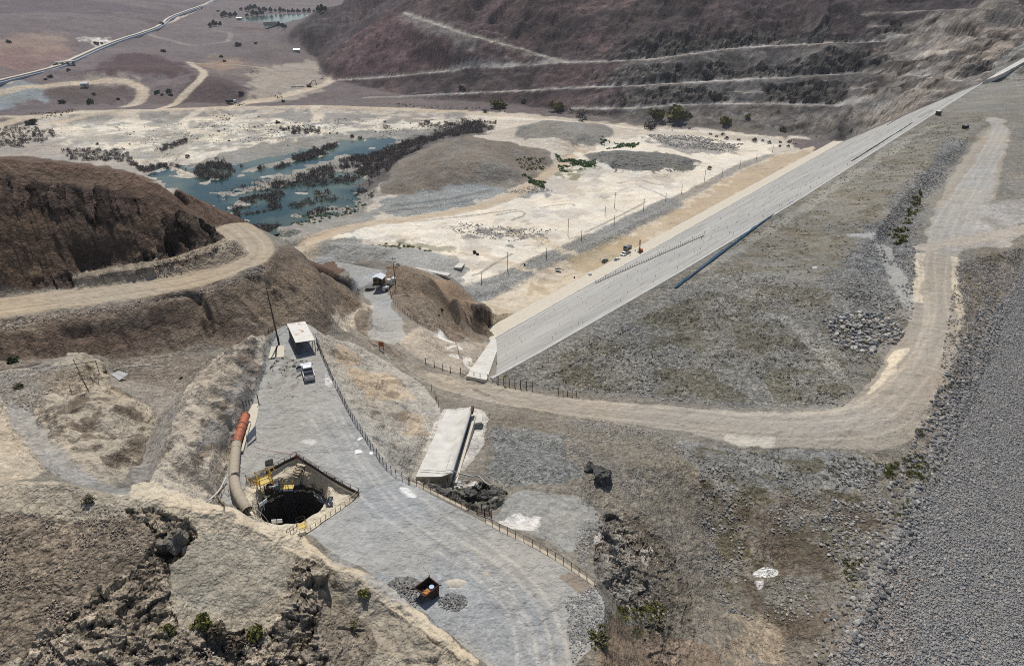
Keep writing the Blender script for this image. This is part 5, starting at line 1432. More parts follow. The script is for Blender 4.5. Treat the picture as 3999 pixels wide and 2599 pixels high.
def tarp_strip(name, label, p0, p1, w, material, seed):
    a, b = onface(*p0), onface(*p1)
    n_ = 40; rs_ = random.Random(seed); mb = MB(); rows = []
    for k in range(n_ + 1):
        u_ = k / n_; s_ = a[0] + (b[0] - a[0]) * u_; o_ = a[1] + (b[1] - a[1]) * u_
        wl = w * rs_.uniform(0.6, 1.1)
        r_ = []
        for q in range(3):
            oo = o_ - wl * (q / 2 - 0.3)
            r_.append((s_, -oo, min(oo * DAM_Z / float(fo(s_)), DAM_Z + 0.2) + 0.6 + 0.25 * rs_.random()))
        rows.append(r_)
    v = [p for r_ in rows for p in r_]
    f = [(i * 3 + q, i * 3 + q + 1, (i + 1) * 3 + q + 1, (i + 1) * 3 + q) for i in range(n_) for q in range(2)]
    mb.add(v, f)
    o = mb.build(name, material)
    o.location = (float(TA[0]), float(TA[1]), 0); o.rotation_euler = (0, 0, DROT)
    return tag(o, label, 'tarpaulin')


tarp_strip('tarpaulin', 'long blue tarpaulin strip along the near top edge of the dam face', (1573, 643), (1846, 468), 0.95, 'bluetarp', 1)
tarp_strip('tarpaulin', 'dark green tarpaulin strip along the far top edge of the dam face', (1982, 374), (2122, 285), 1.8, 'greentarp', 2)
tarp_strip('tarpaulin', 'short dark tarpaulin strip lying low on the far dam face', (2062, 291), (2106, 265), 2.0, 'bluetarp', 3)
tarp_strip('tarpaulin', 'short black strip beyond the green tarpaulin on the dam crest edge', (2134, 274), (2169, 257), 1.6, 'tarp', 4)

# ------------------------------------------------------------------ vehicles
def wheel(parent, x, y, z, r, w):
    t_ = MB().add(*cyl_y((x, y, z), r, w, 14)).build('wheel', 'rubber', parent)
    MB().add(*cyl_y((x, y + (0.02 if y > 0 else -0.02), z), r * 0.55, w, 10)).build('rim', 'chrome', t_)
    return t_


def cyl_y(c, r, w, n):
    v, f = [], []
    for s_ in (-1, 1):
        for k in range(n):
            a = 2 * math.pi * k / n
            v.append((c[0] + r * math.cos(a), c[1] + s_ * w / 2, c[2] + r * math.sin(a)))
    for k in range(n):
        f.append((k, (k + 1) % n, n + (k + 1) % n, n + k))
    f += [tuple(range(n - 1, -1, -1)), tuple(range(n, 2 * n))]
    return v, f


def pickup(label, loc, rz, paint, door_open=False):
    """double-cab pickup, front towards +x"""
    t = thing('pickup_truck', label, 'pickup truck', loc, rz)
    h = 0.9                                             # half width
    # lower body with bonnet and a hollow bed
    mb = MB()
    mb.prism([(-2.6, 0.45), (-2.6, 0.62), (-2.62, 0.72), (-0.6, 0.72), (0.75, 0.72), (0.95, 1.08), (2.3, 0.98), (2.6, 0.86), (2.66, 0.5), (2.2, 0.38), (-2.2, 0.38)], -h, h)
    mb.box((0.1, 0, 0.88), (1.75, 2 * h - 0.02, 0.34))
    mb.build('body', paint, t, bevel=0.03)
    bed = MB()
    for y in (-h + 0.05, h - 0.05):
        bed.box((-1.7, y, 0.92), (1.86, 0.1, 0.40))
    bed.box((-0.78, 0, 0.92), (0.06, 2 * h, 0.42))
    bed.build('bed_side', paint, t, bevel=0.015)
    MB().box((-1.68, 0, 0.735), (1.75, 2 * h - 0.22, 0.03)).build('bed_liner', 'rubber', t)
    tg = MB().box((-2.62, 0, 0.88), (0.07, 2 * h - 0.04, 0.5)).build('tailgate', paint, t, bevel=0.02)
    MB().box((-2.665, 0, 1.0), (0.02, 0.3, 0.07)).build('handle', 'dark', tg)
    # cab
    cab = MB()
    prof = [(-0.82, 1.05), (-0.66, 1.66), (-0.45, 1.76), (0.35, 1.76), (0.55, 1.70), (1.2, 1.08)]
    v = []
    for x, z in prof:
        k = h - 0.03 - 0.17 * max(0, (z - 1.05) / 0.7)
        v += [(x, -k, z), (x, k, z)]
    f = [(2 * i, 2 * i + 1, 2 * i + 3, 2 * i + 2) for i in range(5)]
    f += [(0, 2, 4, 6, 8, 10), (11, 9, 7, 5, 3, 1), (0, 10, 11, 1)]
    cab.add(v, f).build('cab', paint, t, bevel=0.03)
    W_ = 'glass'
    MB().slab([(0.62, -0.66, 1.66), (0.62, 0.66, 1.66), (1.13, 0.78, 1.18), (1.13, -0.78, 1.18)], 0.03).build('windscreen', W_, t).location = (0.03, 0, 0.02)
    MB().slab([(-0.73, -0.7, 1.58), (-0.73, 0.7, 1.58), (-0.83, 0.76, 1.14), (-0.83, -0.76, 1.14)], 0.02).build('rear_window', W_, t).location = (-0.03, 0, 0)
    for s_ in (-1, 1):
        for x0, x1, x2, x3 in ((-0.62, -0.1, -0.1, -0.75), (-0.02, 0.42, 0.95, -0.02)):
            mbw = MB()
            k1, k0 = h - 0.15 + 0.01, h - 0.06 + 0.02
            q = [(x0, s_ * k1, 1.62), (x1, s_ * k1, 1.62), (x2, s_ * k0, 1.15), (x3, s_ * k0, 1.15)]
            mbw.add(q + [(a, b - s_ * 0.02, c) for a, b, c in q], [(0, 1, 2, 3), (7, 6, 5, 4), (0, 4, 5, 1), (1, 5, 6, 2), (2, 6, 7, 3), (3, 7, 4, 0)])
            mbw.build('side_window', W_, t)
        MB().box((1.0, s_ * (h + 0.12), 1.22), (0.1, 0.2, 0.16)).build('mirror', 'dark', t)
        MB().box((2.58, s_ * 0.66, 0.84), (0.12, 0.36, 0.14)).build('headlight', 'lamp', t)
        MB().box((-2.63, s_ * 0.8, 0.93), (0.06, 0.14, 0.34)).build('tail_light', 'red', t)
        wheel(t, 1.72, s_ * (h - 0.1), 0.38, 0.38, 0.26); wheel(t, -1.55, s_ * (h - 0.1), 0.38, 0.38, 0.26)
    MB().box((-2.72, 0, 0.5), (0.16, 1.7, 0.16)).build('rear_bumper', 'chrome', t)
    MB().box((2.66, 0, 0.52), (0.16, 1.76, 0.24)).build('front_bumper', paint, t, bevel=0.03)
    MB().box((2.63, 0, 0.78), (0.06, 0.9, 0.2)).build('grille', 'dark', t)
    if door_open:
        d = MB().box((0, 0, 0), (1.0, 0.06, 0.62)).build('door', paint, t)
        d.location = (0.66, h + 0.42, 0.8); d.rotation_euler = (0, 0, math.radians(-62))
        MB().box((0, 0, 0.5), (0.92, 0.04, 0.42)).build('door_window', W_, d)
        MB().box((0.2, 0.02, 0.96), (0.95, 0.04, 0.05)).add([], []).build('door_frame', paint, d).location = (-0.2, -0.02, -0.24)
    return t


rb = G(721, 887)
pt = pickup('white double cab pickup parked on the gravel pad with its left door open', (rb[0] - 2.55 * math.cos(math.radians(112)) * -1 * -1, rb[1] + 2.5, rb[2]), math.radians(112), M['white'], True)
pt.location = (rb[0] + 2.6 * math.cos(math.radians(112)), rb[1] + 2.6 * math.sin(math.radians(112)), ground(rb[0] - 0.9, rb[1] + 2.4) + 0.02)

# ------------------------------------------------------------------ people
def person(label, loc, rz, shirt='shirt', trouser='trouser', hat='hair', lean=0.0, group=None):
    """standing figure, faces +x; skin surface grown over joints, clothes over it"""
    def skin(name, verts, edges, radii, material, parent=None, root=0):
        me = bpy.data.meshes.new(name); me.from_pydata(verts, edges, []); me.materials.append(M[material])
        o = bpy.data.objects.new(name, me); COL.objects.link(o)
        md = o.modifiers.new('s', 'SKIN'); md.use_smooth_shade = True
        for i, r in enumerate(radii):
            sv = me.skin_vertices[0].data[i]; sv.radius = r if isinstance(r, tuple) else (r, r); sv.use_root = (i == root)
        o.modifiers.new('u', 'SUBSURF').levels = 1
        if parent:
            o.parent = parent
        return o
    if not bpy.data.meshes.get('person_body'):
        pass
    V = [(0, 0, 0.95), (0.01, 0, 1.15), (0.01, 0, 1.40), (0.02, 0, 1.50), (0.03, 0, 1.60), (0.03, 0, 1.72),
         (0, 0.19, 1.40), (-0.02, 0.26, 1.14), (0.14, 0.26, 0.96), (0.2, 0.26, 0.92), (0, -0.19, 1.40), (-0.02, -0.27, 1.14), (0.12, -0.28, 0.94), (0.18, -0.28, 0.9),
         (0, 0.10, 0.90), (0.02, 0.12, 0.50), (-0.02, 0.13, 0.08), (0.14, 0.14, 0.04), (0, -0.10, 0.90), (0.04, -0.12, 0.50), (0.02, -0.13, 0.08), (0.17, -0.14, 0.04)]
    E_ = [(0, 1), (1, 2), (2, 3), (3, 4), (4, 5), (2, 6), (6, 7), (7, 8), (8, 9), (2, 10), (10, 11), (11, 12), (12, 13), (0, 14), (14, 15), (15, 16), (16, 17), (0, 18), (18, 19), (19, 20), (20, 21)]
    Rr = [0.14, 0.13, 0.14, 0.06, 0.09, 0.085, 0.06, 0.045, 0.035, 0.04, 0.06, 0.045, 0.035, 0.04, 0.085, 0.06, 0.045, 0.045, 0.085, 0.06, 0.045, 0.045]
    t = skin('person', V, E_, Rr, 'skin')
    t.location = loc; t.rotation_euler = (0, 0, rz)
    tag(t, label, 'person', group)
    Vs = [V[0], V[1], V[2], (0.02, 0, 1.47), V[6], V[7], V[10], V[11]]
    skin('shirt', Vs, [(0, 1), (1, 2), (2, 3), (2, 4), (4, 5), (2, 6), (6, 7)], [0.155, 0.15, 0.16, 0.08, 0.075, 0.06, 0.075, 0.06], shirt, t)
    Vt = [(0, 0, 0.99), V[14], V[15], (-0.02, 0.13, 0.1), V[18], V[19], (0.02, -0.13, 0.1)]
    skin('trousers', Vt, [(0, 1), (1, 2), (2, 3), (0, 4), (4, 5), (5, 6)], [0.155, 0.1, 0.078, 0.065, 0.1, 0.078, 0.065], trouser, t)
    mb = MB().lathe((0.02, 0, 1.64), [(0.105, 0.0), (0.118, 0.02), (0.115, 0.09), (0.08, 0.15), (0.02, 0.17)], 12)
    if hat == 'hat':
        mb.box((0.1, 0, 1.66), (0.14, 0.18, 0.02))
    mb.build('helmet' if hat == 'hat' else 'hair', hat, t, smooth=True)
    return t


pp = G(739, 809)
person('person in a light blue shirt standing at the fence beside the open shed', (pp[0], pp[1], pp[2]), math.radians(20))

# ------------------------------------------------------------------ shed, pole, slab on the pad
PZ = 88.0
def shed():
    a, b, c, d = up(666.5, 752, PZ + 2.75), up(709, 746.3, PZ + 2.65), up(732, 789.5, PZ + 2.45), up(687, 796, PZ + 2.6)
    t = thing('open_shed', 'open fronted shed with a rusty corrugated roof at the far end of the pad', 'shed', (a[0], a[1], PZ))
    L_ = lambda p: np.array(p) - np.array([a[0], a[1], PZ])
    A, B, Cc, D = map(L_, (a, b, c, d))
    mb = MB(); n_ = 56
    rows = []
    for k in range(n_ + 1):
        u_ = k / n_
        h_ = 0.045 * (k % 2)
        rows.append((A + (D - A) * u_ + [0, 0, h_], B + (Cc - B) * u_ + [0, 0, h_]))
    for k in range(n_):
        mb.slab([rows[k][0], rows[k][1], rows[k + 1][1], rows[k + 1][0]], 0.03)
    mb.build('roof', 'tin', t)
    dn = lambda p, z=-0.05: np.array([p[0], p[1], z])
    ins = lambda p, q, k: p + (q - p) * k
    # left wall and back wall
    wl = [ins(A, D, 0.03) + [0.12, 0, -0.08], ins(D, A, 0.03) + [0.12, 0, -0.08]]
    for nm, p, q in (('side_wall', wl[0], wl[1]), ('back_wall', ins(A, B, 0.03) + [0.05, -0.15, -0.08], ins(B, A, 0.03) + [-0.05, -0.15, -0.08])):
        w = MB()
        dirn = (q - p); nn = np.array([-dirn[1], dirn[0], 0]); nn = nn / np.linalg.norm(nn) * 0.03
        v = [dn(p) - nn, dn(q) - nn, q - nn, p - nn, dn(p) + nn, dn(q) + nn, q + nn, p + nn]
        w.add(v, [(0, 1, 2, 3), (7, 6, 5, 4), (0, 4, 5, 1), (1, 5, 6, 2), (2, 6, 7, 3), (3, 7, 4, 0)]).build(nm, 'wall', t)
    for k in (0.03, 0.36, 0.68, 0.97):
        p = ins(ins(B, Cc, k), ins(A, D, k), 0.03)
        MB().bar(dn(p), p + [0, 0, -0.04], 0.06, 6).build('post', 'pipe', t)
    p = ins(ins(D, Cc, 0.03), ins(A, B, 0.03), 0.03)
    MB().bar(dn(p), p + [0, 0, -0.04], 0.06, 6).build('post', 'pipe', t)
    MB().bar(ins(D, Cc, 0.02) + [0, 0.12, -0.1], ins(Cc, D, 0.02) + [0, 0.12, -0.1], 0.06, 6).build('beam', 'pipe', t)
    return t


shed()


def utility_pole(label, base, h, arms=1, lean=(0, 0), arm_rz=0.1, group=None, r=0.15, bands=False, name='utility_pole', brace=False):
    t = thing(name, label, 'utility pole', base, 0, group)
    top = (lean[0], lean[1], h)
    MB().tube([(0, 0, -0.4), (lean[0] * 0.5, lean[1] * 0.5, h / 2), top], r, 8, r * 0.62).build('pole', 'wood', t, smooth=True)
    for k in range(arms):
        z = h - 0.5 - 1.1 * k
        cx, cy = lean[0] * z / h, lean[1] * z / h
        w = 1.1 - 0.1 * k
        a = MB().bar((cx - w * math.cos(arm_rz), cy - 0.18 - w * math.sin(arm_rz), z), (cx + w * math.cos(arm_rz), cy - 0.18 + w * math.sin(arm_rz), z), 0.07, 4).build('crossarm', 'timber' if bands else 'wood', t)
        for q in (-0.9, -0.45, 0.45, 0.9):
            MB().lathe((cx + q * w * math.cos(arm_rz), cy - 0.18 + q * w * math.sin(arm_rz), z + 0.05), [(0.03, 0), (0.06, 0.06), (0.05, 0.16), (0.02, 0.2)], 6).build('insulator', 'lamp', a)
    if brace:
        MB().bar((lean[0] * 0.66 - 0.05, 0, h * 0.66), (lean[0] * 0.66 + 0.75, 0.1, h * 0.66 + 0.35), 0.05, 5).build('bracket', 'timber', t)
    if bands:
        MB().lathe((0, 0, 0.0), [(0.17, 0), (0.17, 1.6)], 10).build('base_band', 'rubber', t)
    return t


pb = G(648.5, 800)
utility_pole('tall wooden utility pole leaning beside the shed with a white crossarm', pb, 11.4, 1, (-0.55, 0.1), 0.05, r=0.17, bands=True, brace=True)
q = [up(623, 805.7, PZ + 0.14), up(641, 804, PZ + 0.14), up(638.5, 830.5, PZ + 0.14), up(615, 833, PZ + 0.14)]
q2 = [up(645, 803.5, PZ + 0.14), up(661.6, 802, PZ + 0.14), up(659.6, 829, PZ + 0.14), up(642.5, 830, PZ + 0.14)]
sl_t = thing('concrete_slab', 'cream concrete slab with a dark trench at the foot of the tall pole', 'concrete slab', (q[0][0], q[0][1], PZ))
sh = lambda pts, o: [(p[0] - o[0], p[1] - o[1], p[2] - PZ) for p in pts]
MB().slab(sh(q, q[0]), 0.4).build('panel', 'cream', sl_t); MB().slab(sh(q2, q[0]), 0.4).build('panel', 'cream', sl_t)
q3 = [up(641, 804, PZ + 0.05), up(645, 803.5, PZ + 0.05), up(642.5, 830, PZ + 0.05), up(638.5, 830.5, PZ + 0.05)]
MB().slab(sh(q3, q[0]), 0.1).build('trench_shade', 'rustdark', sl_t)  # dark strip painted in for the shade inside the open trench


# ------------------------------------------------------------------ fences
def fence(name, label, px, h, n, post='pipe', rails=(1.0,), r=0.045, rail_r=0.03, mesh=None, spacing=None, cat='fence', group=None, tilt=0.0, kerb=None, wpts=None):
    P = np.array(wpts) if wpts is not None else hits(px)
    P = dens(P, 0.5)
    d = np.r_[0, np.cumsum(np.linalg.norm(np.diff(P[:, :2], axis=0), axis=1))]
    n_ = int(d[-1] / spacing) if spacing else n
    S = np.linspace(0, d[-1], n_ + 1)
    Q = [np.array([np.interp(s_, d, P[:, 0]), np.interp(s_, d, P[:, 1]), 0]) for s_ in S]
    for q_ in Q:
        q_[2] = ground(q_[0], q_[1])
    base = Q[0]
    t = thing(name, label, cat, tuple(base), 0, group)
    rs_ = random.Random(len(label))
    tops = []
    for q_ in Q[:100]:
        p = q_ - base
        tp = p + [rs_.uniform(-tilt, tilt), rs_.uniform(-tilt, tilt), h * rs_.uniform(0.95, 1.05)]
        tops.append((p, tp))
        MB().bar(p + [0, 0, -0.3], tp, r, 6).build('post', post, t)
    for k in rails:
        mb = MB()
        mb.tube([p + (tp - p) * k for p, tp in tops], rail_r, 5)
        mb.build('rail', post, t)
    if mesh:
        lo, hi, mm = mesh
        mb = MB()
        for i in range(len(tops) - 1):
            (p, tp), (p2, tp2) = tops[i], tops[i + 1]
            a, b, c, d_ = p + (tp - p) * lo, p2 + (tp2 - p2) * lo, p2 + (tp2 - p2) * hi, p + (tp - p) * hi
            o_ = np.array([0, 0.012, 0])
            mb.add([a, b, c, d_, a + o_, b + o_, c + o_, d_ + o_], [(0, 1, 2, 3), (7, 6, 5, 4), (0, 4, 5, 1), (1, 5, 6, 2), (2, 6, 7, 3), (3, 7, 4, 0)])
        mb.build('screen', mm, t)
    if kerb:
        w, hh, km = kerb
        mb = MB()
        for i in range(len(Q) - 1):
            a, b = Q[i] - base, Q[i + 1] - base
            dr = b - a; nn = np.array([-dr[1], dr[0], 0]); nn = nn / (np.linalg.norm(nn) + 1e-9) * w
            z = np.array([0, 0, hh])
            mb.slab([a + nn + z, b + nn + z, b - nn * 0.6 + z, a - nn * 0.6 + z], hh + 0.5)
        mb.build('kerb', km, t)
    return t


fence('pad_fence', 'long rusty wire fence along the pad edge from the shed to the white slab', [(736, 793), (745, 818), (760, 852), (775, 887), (790, 917), (805, 947), (822, 977), (842, 1007), (862, 1039), (880, 1064), (900, 1090), (926, 1110), (950, 1121)], 1.25, 40, rails=(0.98, 0.7, 0.45, 0.2), r=0.045, rail_r=0.018, tilt=0.06, post='rustdark')
fence('guard_rail', 'thin pipe guard rail above the dark rock step beside the white slab', [(952, 1122), (985, 1136), (1020, 1152), (1055, 1170), (1085, 1186)], 1.1, 9, rails=(0.98, 0.5), r=0.04, rail_r=0.025, kerb=(0.3, 0.10, 'sandkerb'))
fence('guard_rail', 'brown pipe guard rail on a cream kerb curving along the right edge of the pad', [(1128, 1213), (1160, 1231), (1200, 1250), (1240, 1270), (1280, 1293), (1320, 1318), (1355, 1341), (1382, 1362)], 1.1, 14, rails=(0.98,), r=0.045, rail_r=0.028, kerb=(0.28, 0.12, 'sandkerb'))
fence('old_railing', 'broken thin railing behind the shed and the tall pole', [(617, 780), (630, 776), (650, 770), (668, 764)], 1.1, 4, rails=(0.97, 0.5), r=0.045, rail_r=0.03)
fence('roadside_fence', 'dark post fence on the road shoulder above the dam plinth', [(990, 846), (1020, 858), (1050, 868), (1080, 876), (1120, 884), (1155, 890)], 1.7, 9, rails=(0.2,), r=0.09, rail_r=0.06, post='rustdark', tilt=0.1)
fence('roadside_fence', 'row of tall dark posts with a low mesh beside the road at the dam crest', [(1158, 891), (1195, 899), (1215, 903), (1237, 906)], 2.0, 6, rails=(0.25, 0.5), r=0.09, rail_r=0.04, post='rustdark')
fence('roadside_fence', 'short dark wire fence further along the road below the rubble', [(1298, 918), (1318, 920), (1340, 921)], 1.3, 4, rails=(0.6, 0.25), r=0.07, rail_r=0.03, post='rustdark')
fence('hillside_fence', 'thin fence at the foot of the bare hill along the hut road', [(905, 668), (912, 700), (940, 730), (968, 752), (995, 766)], 1.4, 16, rails=(0.9, 0.4), r=0.05, rail_r=0.02, post='rustdark')
fence('stepped_fence', 'thin fence descending the white plinth path above the dam toe', [(1010, 764), (1035, 778), (1058, 800), (1075, 838)], 1.3, 14, rails=(0.95, 0.5), r=0.05, rail_r=0.03)
fence('slope_posts', 'short row of orange pipe posts at the bottom of the sprayed concrete slope', [(1003, 906), (1011, 922), (1019, 945)], 1.6, 3, rails=(), r=0.06, post='pipe')

# gap in the pad edge: a dark timber hatch
gp = G(1112, 1197)
ht = thing('timber_gate', 'dark timber gate frame in the gap between the two pad guard rails', 'gate', gp)
for x, y in ((-1.4, 0.9), (-0.2, 0.35), (0.8, -0.1), (1.7, -0.4), (0.4, 0.9), (1.4, 0.6)):
    MB().box((x, y, 0.5), (0.12, 0.12, 1.4)).build('post', 'rustdark', ht)
for z in (0.35, 0.95):
    MB().bar((-1.4, 0.9, z), (1.7, -0.4, z), 0.06, 4).build('rail', 'rustdark', ht)
MB().slab([(-0.3, 1.0, 0.12), (1.6, 0.5, 0.12), (1.8, -0.4, 0.12), (-0.2, 0.3, 0.12)], 0.1).build('deck', 'wood', ht)

# ------------------------------------------------------------------ the shaft
pz = ground(PIT[0], PIT[1] + PITR)
sh_t = thing('shaft', 'deep round shaft lined with sprayed concrete inside the fenced collar', 'shaft', (PIT[0], PIT[1], 85.0))
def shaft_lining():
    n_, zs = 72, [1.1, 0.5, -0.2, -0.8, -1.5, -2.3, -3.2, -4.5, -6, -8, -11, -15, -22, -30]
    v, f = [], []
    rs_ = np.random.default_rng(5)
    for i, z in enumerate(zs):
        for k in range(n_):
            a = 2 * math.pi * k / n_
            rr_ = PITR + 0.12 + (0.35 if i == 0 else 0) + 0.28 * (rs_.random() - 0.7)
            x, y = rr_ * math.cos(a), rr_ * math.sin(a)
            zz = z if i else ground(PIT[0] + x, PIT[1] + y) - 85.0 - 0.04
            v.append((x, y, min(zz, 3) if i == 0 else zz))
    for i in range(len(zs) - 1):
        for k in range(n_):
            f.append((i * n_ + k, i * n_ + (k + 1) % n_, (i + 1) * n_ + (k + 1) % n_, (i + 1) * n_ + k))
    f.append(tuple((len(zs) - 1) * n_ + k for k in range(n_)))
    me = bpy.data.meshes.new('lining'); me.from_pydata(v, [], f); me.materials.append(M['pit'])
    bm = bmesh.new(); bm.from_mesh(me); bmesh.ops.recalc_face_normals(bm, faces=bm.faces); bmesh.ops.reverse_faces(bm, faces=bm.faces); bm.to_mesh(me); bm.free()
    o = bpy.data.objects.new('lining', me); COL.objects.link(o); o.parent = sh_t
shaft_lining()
UP = lambda px, py, z=88.0: np.array(up(px, py, z))
cA, cB, cC, cD = (UP(618, 1092)[:2], UP(689.5, 1059.5)[:2], UP(834.5, 1149)[:2], UP(697.4, 1247)[:2])
f3 = lambda *pp: [(p[0], p[1], 0) for p in pp]
fence('shaft_fence', 'pipe fence with dark shade cloth on the far left side of the shaft collar', None, 1.15, 5, rails=(0.98, 0.5), mesh=(0.02, 0.45, 'cloth'), r=0.045, rail_r=0.03, wpts=f3(cA, cB), kerb=(0.14, 0.12, 'cream'))
fence('shaft_fence', 'pipe fence with dark shade cloth on the far right side of the shaft collar', None, 1.15, 8, rails=(0.98, 0.5), mesh=(0.02, 0.5, 'cloth'), r=0.045, rail_r=0.03, wpts=f3(cB, cC), kerb=(0.14, 0.12, 'cream'))
fence('shaft_fence', 'yellowish pipe fence with dark shade cloth on the near side of the shaft collar', None, 1.15, 12, rails=(0.98, 0.5), mesh=(0.0, 0.22, 'cloth'), r=0.045, rail_r=0.03, wpts=f3(cC, cD), kerb=(0.14, 0.12, 'cream'), post='timber')
fence('old_railing', 'short yellow railing at the left end of the collar under the duct', [(509, 1160), (521, 1138), (533, 1148)], 1.0, 3, rails=(0.98, 0.5), r=0.04, rail_r=0.03, post='timber')
fence('old_railing', 'short railing with a dark cloth left of the frayed duct end', [(509, 1166), (523, 1181)], 1.0, 2, rails=(0.98,), r=0.04, rail_r=0.03, post='timber', mesh=(0.0, 0.5, 'cloth'))

# ventilation duct: orange fan, then cloth duct bending over the rim
def P3(px, py, dz):
    p = hits([(px, py)])[0]
    q_ = up(px, py, p[2] + dz)
    return np.array(q_)


fo = P3(560, 1000, 0.9)
fan = thing('ventilation_fan', 'rusty orange tubular ventilation fan lying on a pale slab beside the pad cliff', 'fan', tuple(fo))
axis = [np.array(up(571, 966, 89.0)), np.array(up(560.5, 998, 89.0)), np.array(up(549.5, 1029, 89.0))]
fr_ = 0.62
for i, (k0, k1) in enumerate(((0.0, 0.36), (0.37, 0.55), (0.56, 1.0))):
    a_ = axis[0] + (axis[2] - axis[0]) * k0 - fo; b_ = axis[0] + (axis[2] - axis[0]) * k1 - fo
    c_ = MB().bar(a_, b_, fr_, 20).build('casing', 'orange', fan, smooth=False)
    d_ = (b_ - a_) / np.linalg.norm(b_ - a_)
    for e_ in (a_, b_):
        MB().bar(e_ - d_ * 0.05, e_ + d_ * 0.05, fr_ + 0.07, 20).build('flange', 'orange', c_)
MB().bar(axis[0] - fo - (axis[2] - axis[0]) * 0.012, axis[0] - fo - (axis[2] - axis[0]) * 0.004, fr_ * 0.9, 20).build('intake_grille', 'dark', fan)
for k in (0.2, 0.75):
    c_ = axis[0] + (axis[2] - axis[0]) * k - fo
    MB().box((c_[0], c_[1], c_[2] - 0.82), (1.2, 0.2, 0.3), 0.3).build('saddle', 'dark', fan)
dpx = [(549.5, 1031, 89.0), (547, 1052, 89.0), (545, 1075, 89.0), (543.5, 1097, 89.0), (545, 1120, 89.1), (550, 1140, 89.2), (558, 1158, 89.1), (567, 1173, 88.9), (575, 1185, 88.6)]
dp = smooth_line(np.array([up(*p) for p in dpx]), 2)
du = thing('ventilation_duct', 'fat beige cloth ventilation duct bending from the orange fan into the shaft', 'duct', tuple(dp[0]))
mb = MB()
mb.tube([p - dp[0] for p in dens(dp, 0.22)], (lambda i: 0.68 + 0.035 * math.sin(i * 1.9) * (1 if i > 10 else 0.3)), 20, caps=False)
mb.build('duct_skin', 'duct', du, smooth=True)
dd = dens(dp, 0.5)
for k in range(4, len(dd) - 2, 6):
    d_ = dd[k + 1] - dd[k - 1]; d_ /= np.linalg.norm(d_)
    MB().bar(dd[k] - dp[0] - d_ * 0.03, dd[k] - dp[0] + d_ * 0.03, 0.71, 20).build('hoop', 'duct', du)
e_ = dd[-1] - dp[0]; rsd = random.Random(4)
for k in range(14):
    a = k / 14 * 2 * math.pi
    st = e_ + np.array([0.7 * math.cos(a), 0.2 * math.sin(a), 0.75 * math.sin(a)])
    en = st + np.array([rsd.uniform(0.8, 2.6), rsd.uniform(-1.6, -0.6), 0])
    en[2] = -2.6 + rsd.uniform(-0.8, 0.3)
    mid_ = (st + en) / 2 + [0.3, 0, 0.45]
    MB().tube(smooth_line([st, mid_, en], 2), 0.035, 5).build('frayed_strand', 'timber' if k % 2 else 'duct', du)
# slab and bits under the fan
q = [up(572, 939, 88.1), up(603, 937, 88.1), up(597, 972, 88.1), (up(584, 1012, 88.1)), up(556, 1014, 88.1), up(563, 975, 88.1)]
tag(MB().slab([(p[0] - q[0][0], p[1] - q[0][1], 0) for p in q], 0.3).build('concrete_slab', 'cream', None, loc=q[0]), 'narrow cream concrete strip under the orange fan', 'concrete slab')
a_, b_ = up(580.5, 983, 88.35), up(562.5, 1049, 88.35)
dr = np.array(b_) - np.array(a_)
tag(MB().box((0, 0, 0), (float(np.linalg.norm(dr)), 0.32, 0.3)).build('beam', 'cream', None, loc=tuple((np.array(a_) + np.array(b_)) / 2)), 'long pale beam lying beside the orange fan', 'beam').rotation_euler = (0, 0, math.atan2(dr[1], dr[0]))
pn = G(586, 1024)
pt_ = thing('propped_sheet', 'pale blue grey sheet panel propped upright on dark legs beside the orange fan', 'panel', pn, math.radians(72))
MB().add([(-1.0, -0.02, 0.25), (1.1, -0.02, 0.5), (1.3, -0.02, 1.9), (-0.6, -0.02, 1.55), (-1.0, 0.03, 0.25), (1.1, 0.03, 0.5), (1.3, 0.03, 1.9), (-0.6, 0.03, 1.55)], [(0, 1, 2, 3), (7, 6, 5, 4), (0, 4, 5, 1), (1, 5, 6, 2), (2, 6, 7, 3), (3, 7, 4, 0)]).build('sheet', 'panel', pt_)
for x in (-0.9, 1.0):
    MB().bar((x, 0.05, -0.3), (x, 0.05, 1.7), 0.05, 5).build('leg', 'dark', pt_)
wp = G(602, 940)
wpt = thing('steel_post', 'lone dark steel post at the corner of the cream strip by the cliff', 'post', wp)
MB().bar((0, 0, -0.3), (-0.02, 0, 2.0), 0.07, 6).build('shaft', 'rustdark', wpt); MB().box((0, 0, 0.03), (0.35, 0.35, 0.06)).build('base_plate', 'rustdark', wpt)
fence('old_railing', 'two dark pipe posts with a sagging rail at the cliff foot above the cream strip', [(566, 944), (577, 940), (587, 937)], 0.9, 3, rails=(0.9,), r=0.04, rail_r=0.02, post='rustdark')
# no-entry sign
sp = G(552, 1124)
sg = thing('warning_sign', 'square white sign with a black struck-through circle on a post beside the beige duct', 'sign', sp, math.radians(20))
MB().bar((0, 0, -0.2), (0, 0, 1.9), 0.04, 6).build('post', 'dark', sg)
bd_ = MB().box((0, -0.06, 1.6), (0.95, 0.03, 0.95)).build('board', 'signw', sg)
ring = MB()
pr_ = [(0.26 * math.cos(2 * math.pi * k / 20), -0.085, 1.66 + 0.26 * math.sin(2 * math.pi * k / 20)) for k in range(21)]
ring.tube(pr_, 0.035, 5); ring.bar((-0.18, -0.085, 1.84), (0.18, -0.085, 1.48), 0.035, 5); ring.box((0, -0.085, 1.66), (0.1, 0.02, 0.26)); ring.box((0, -0.08, 1.24), (0.8, 0.02, 0.12))
ring.build('symbol', 'black', bd_)
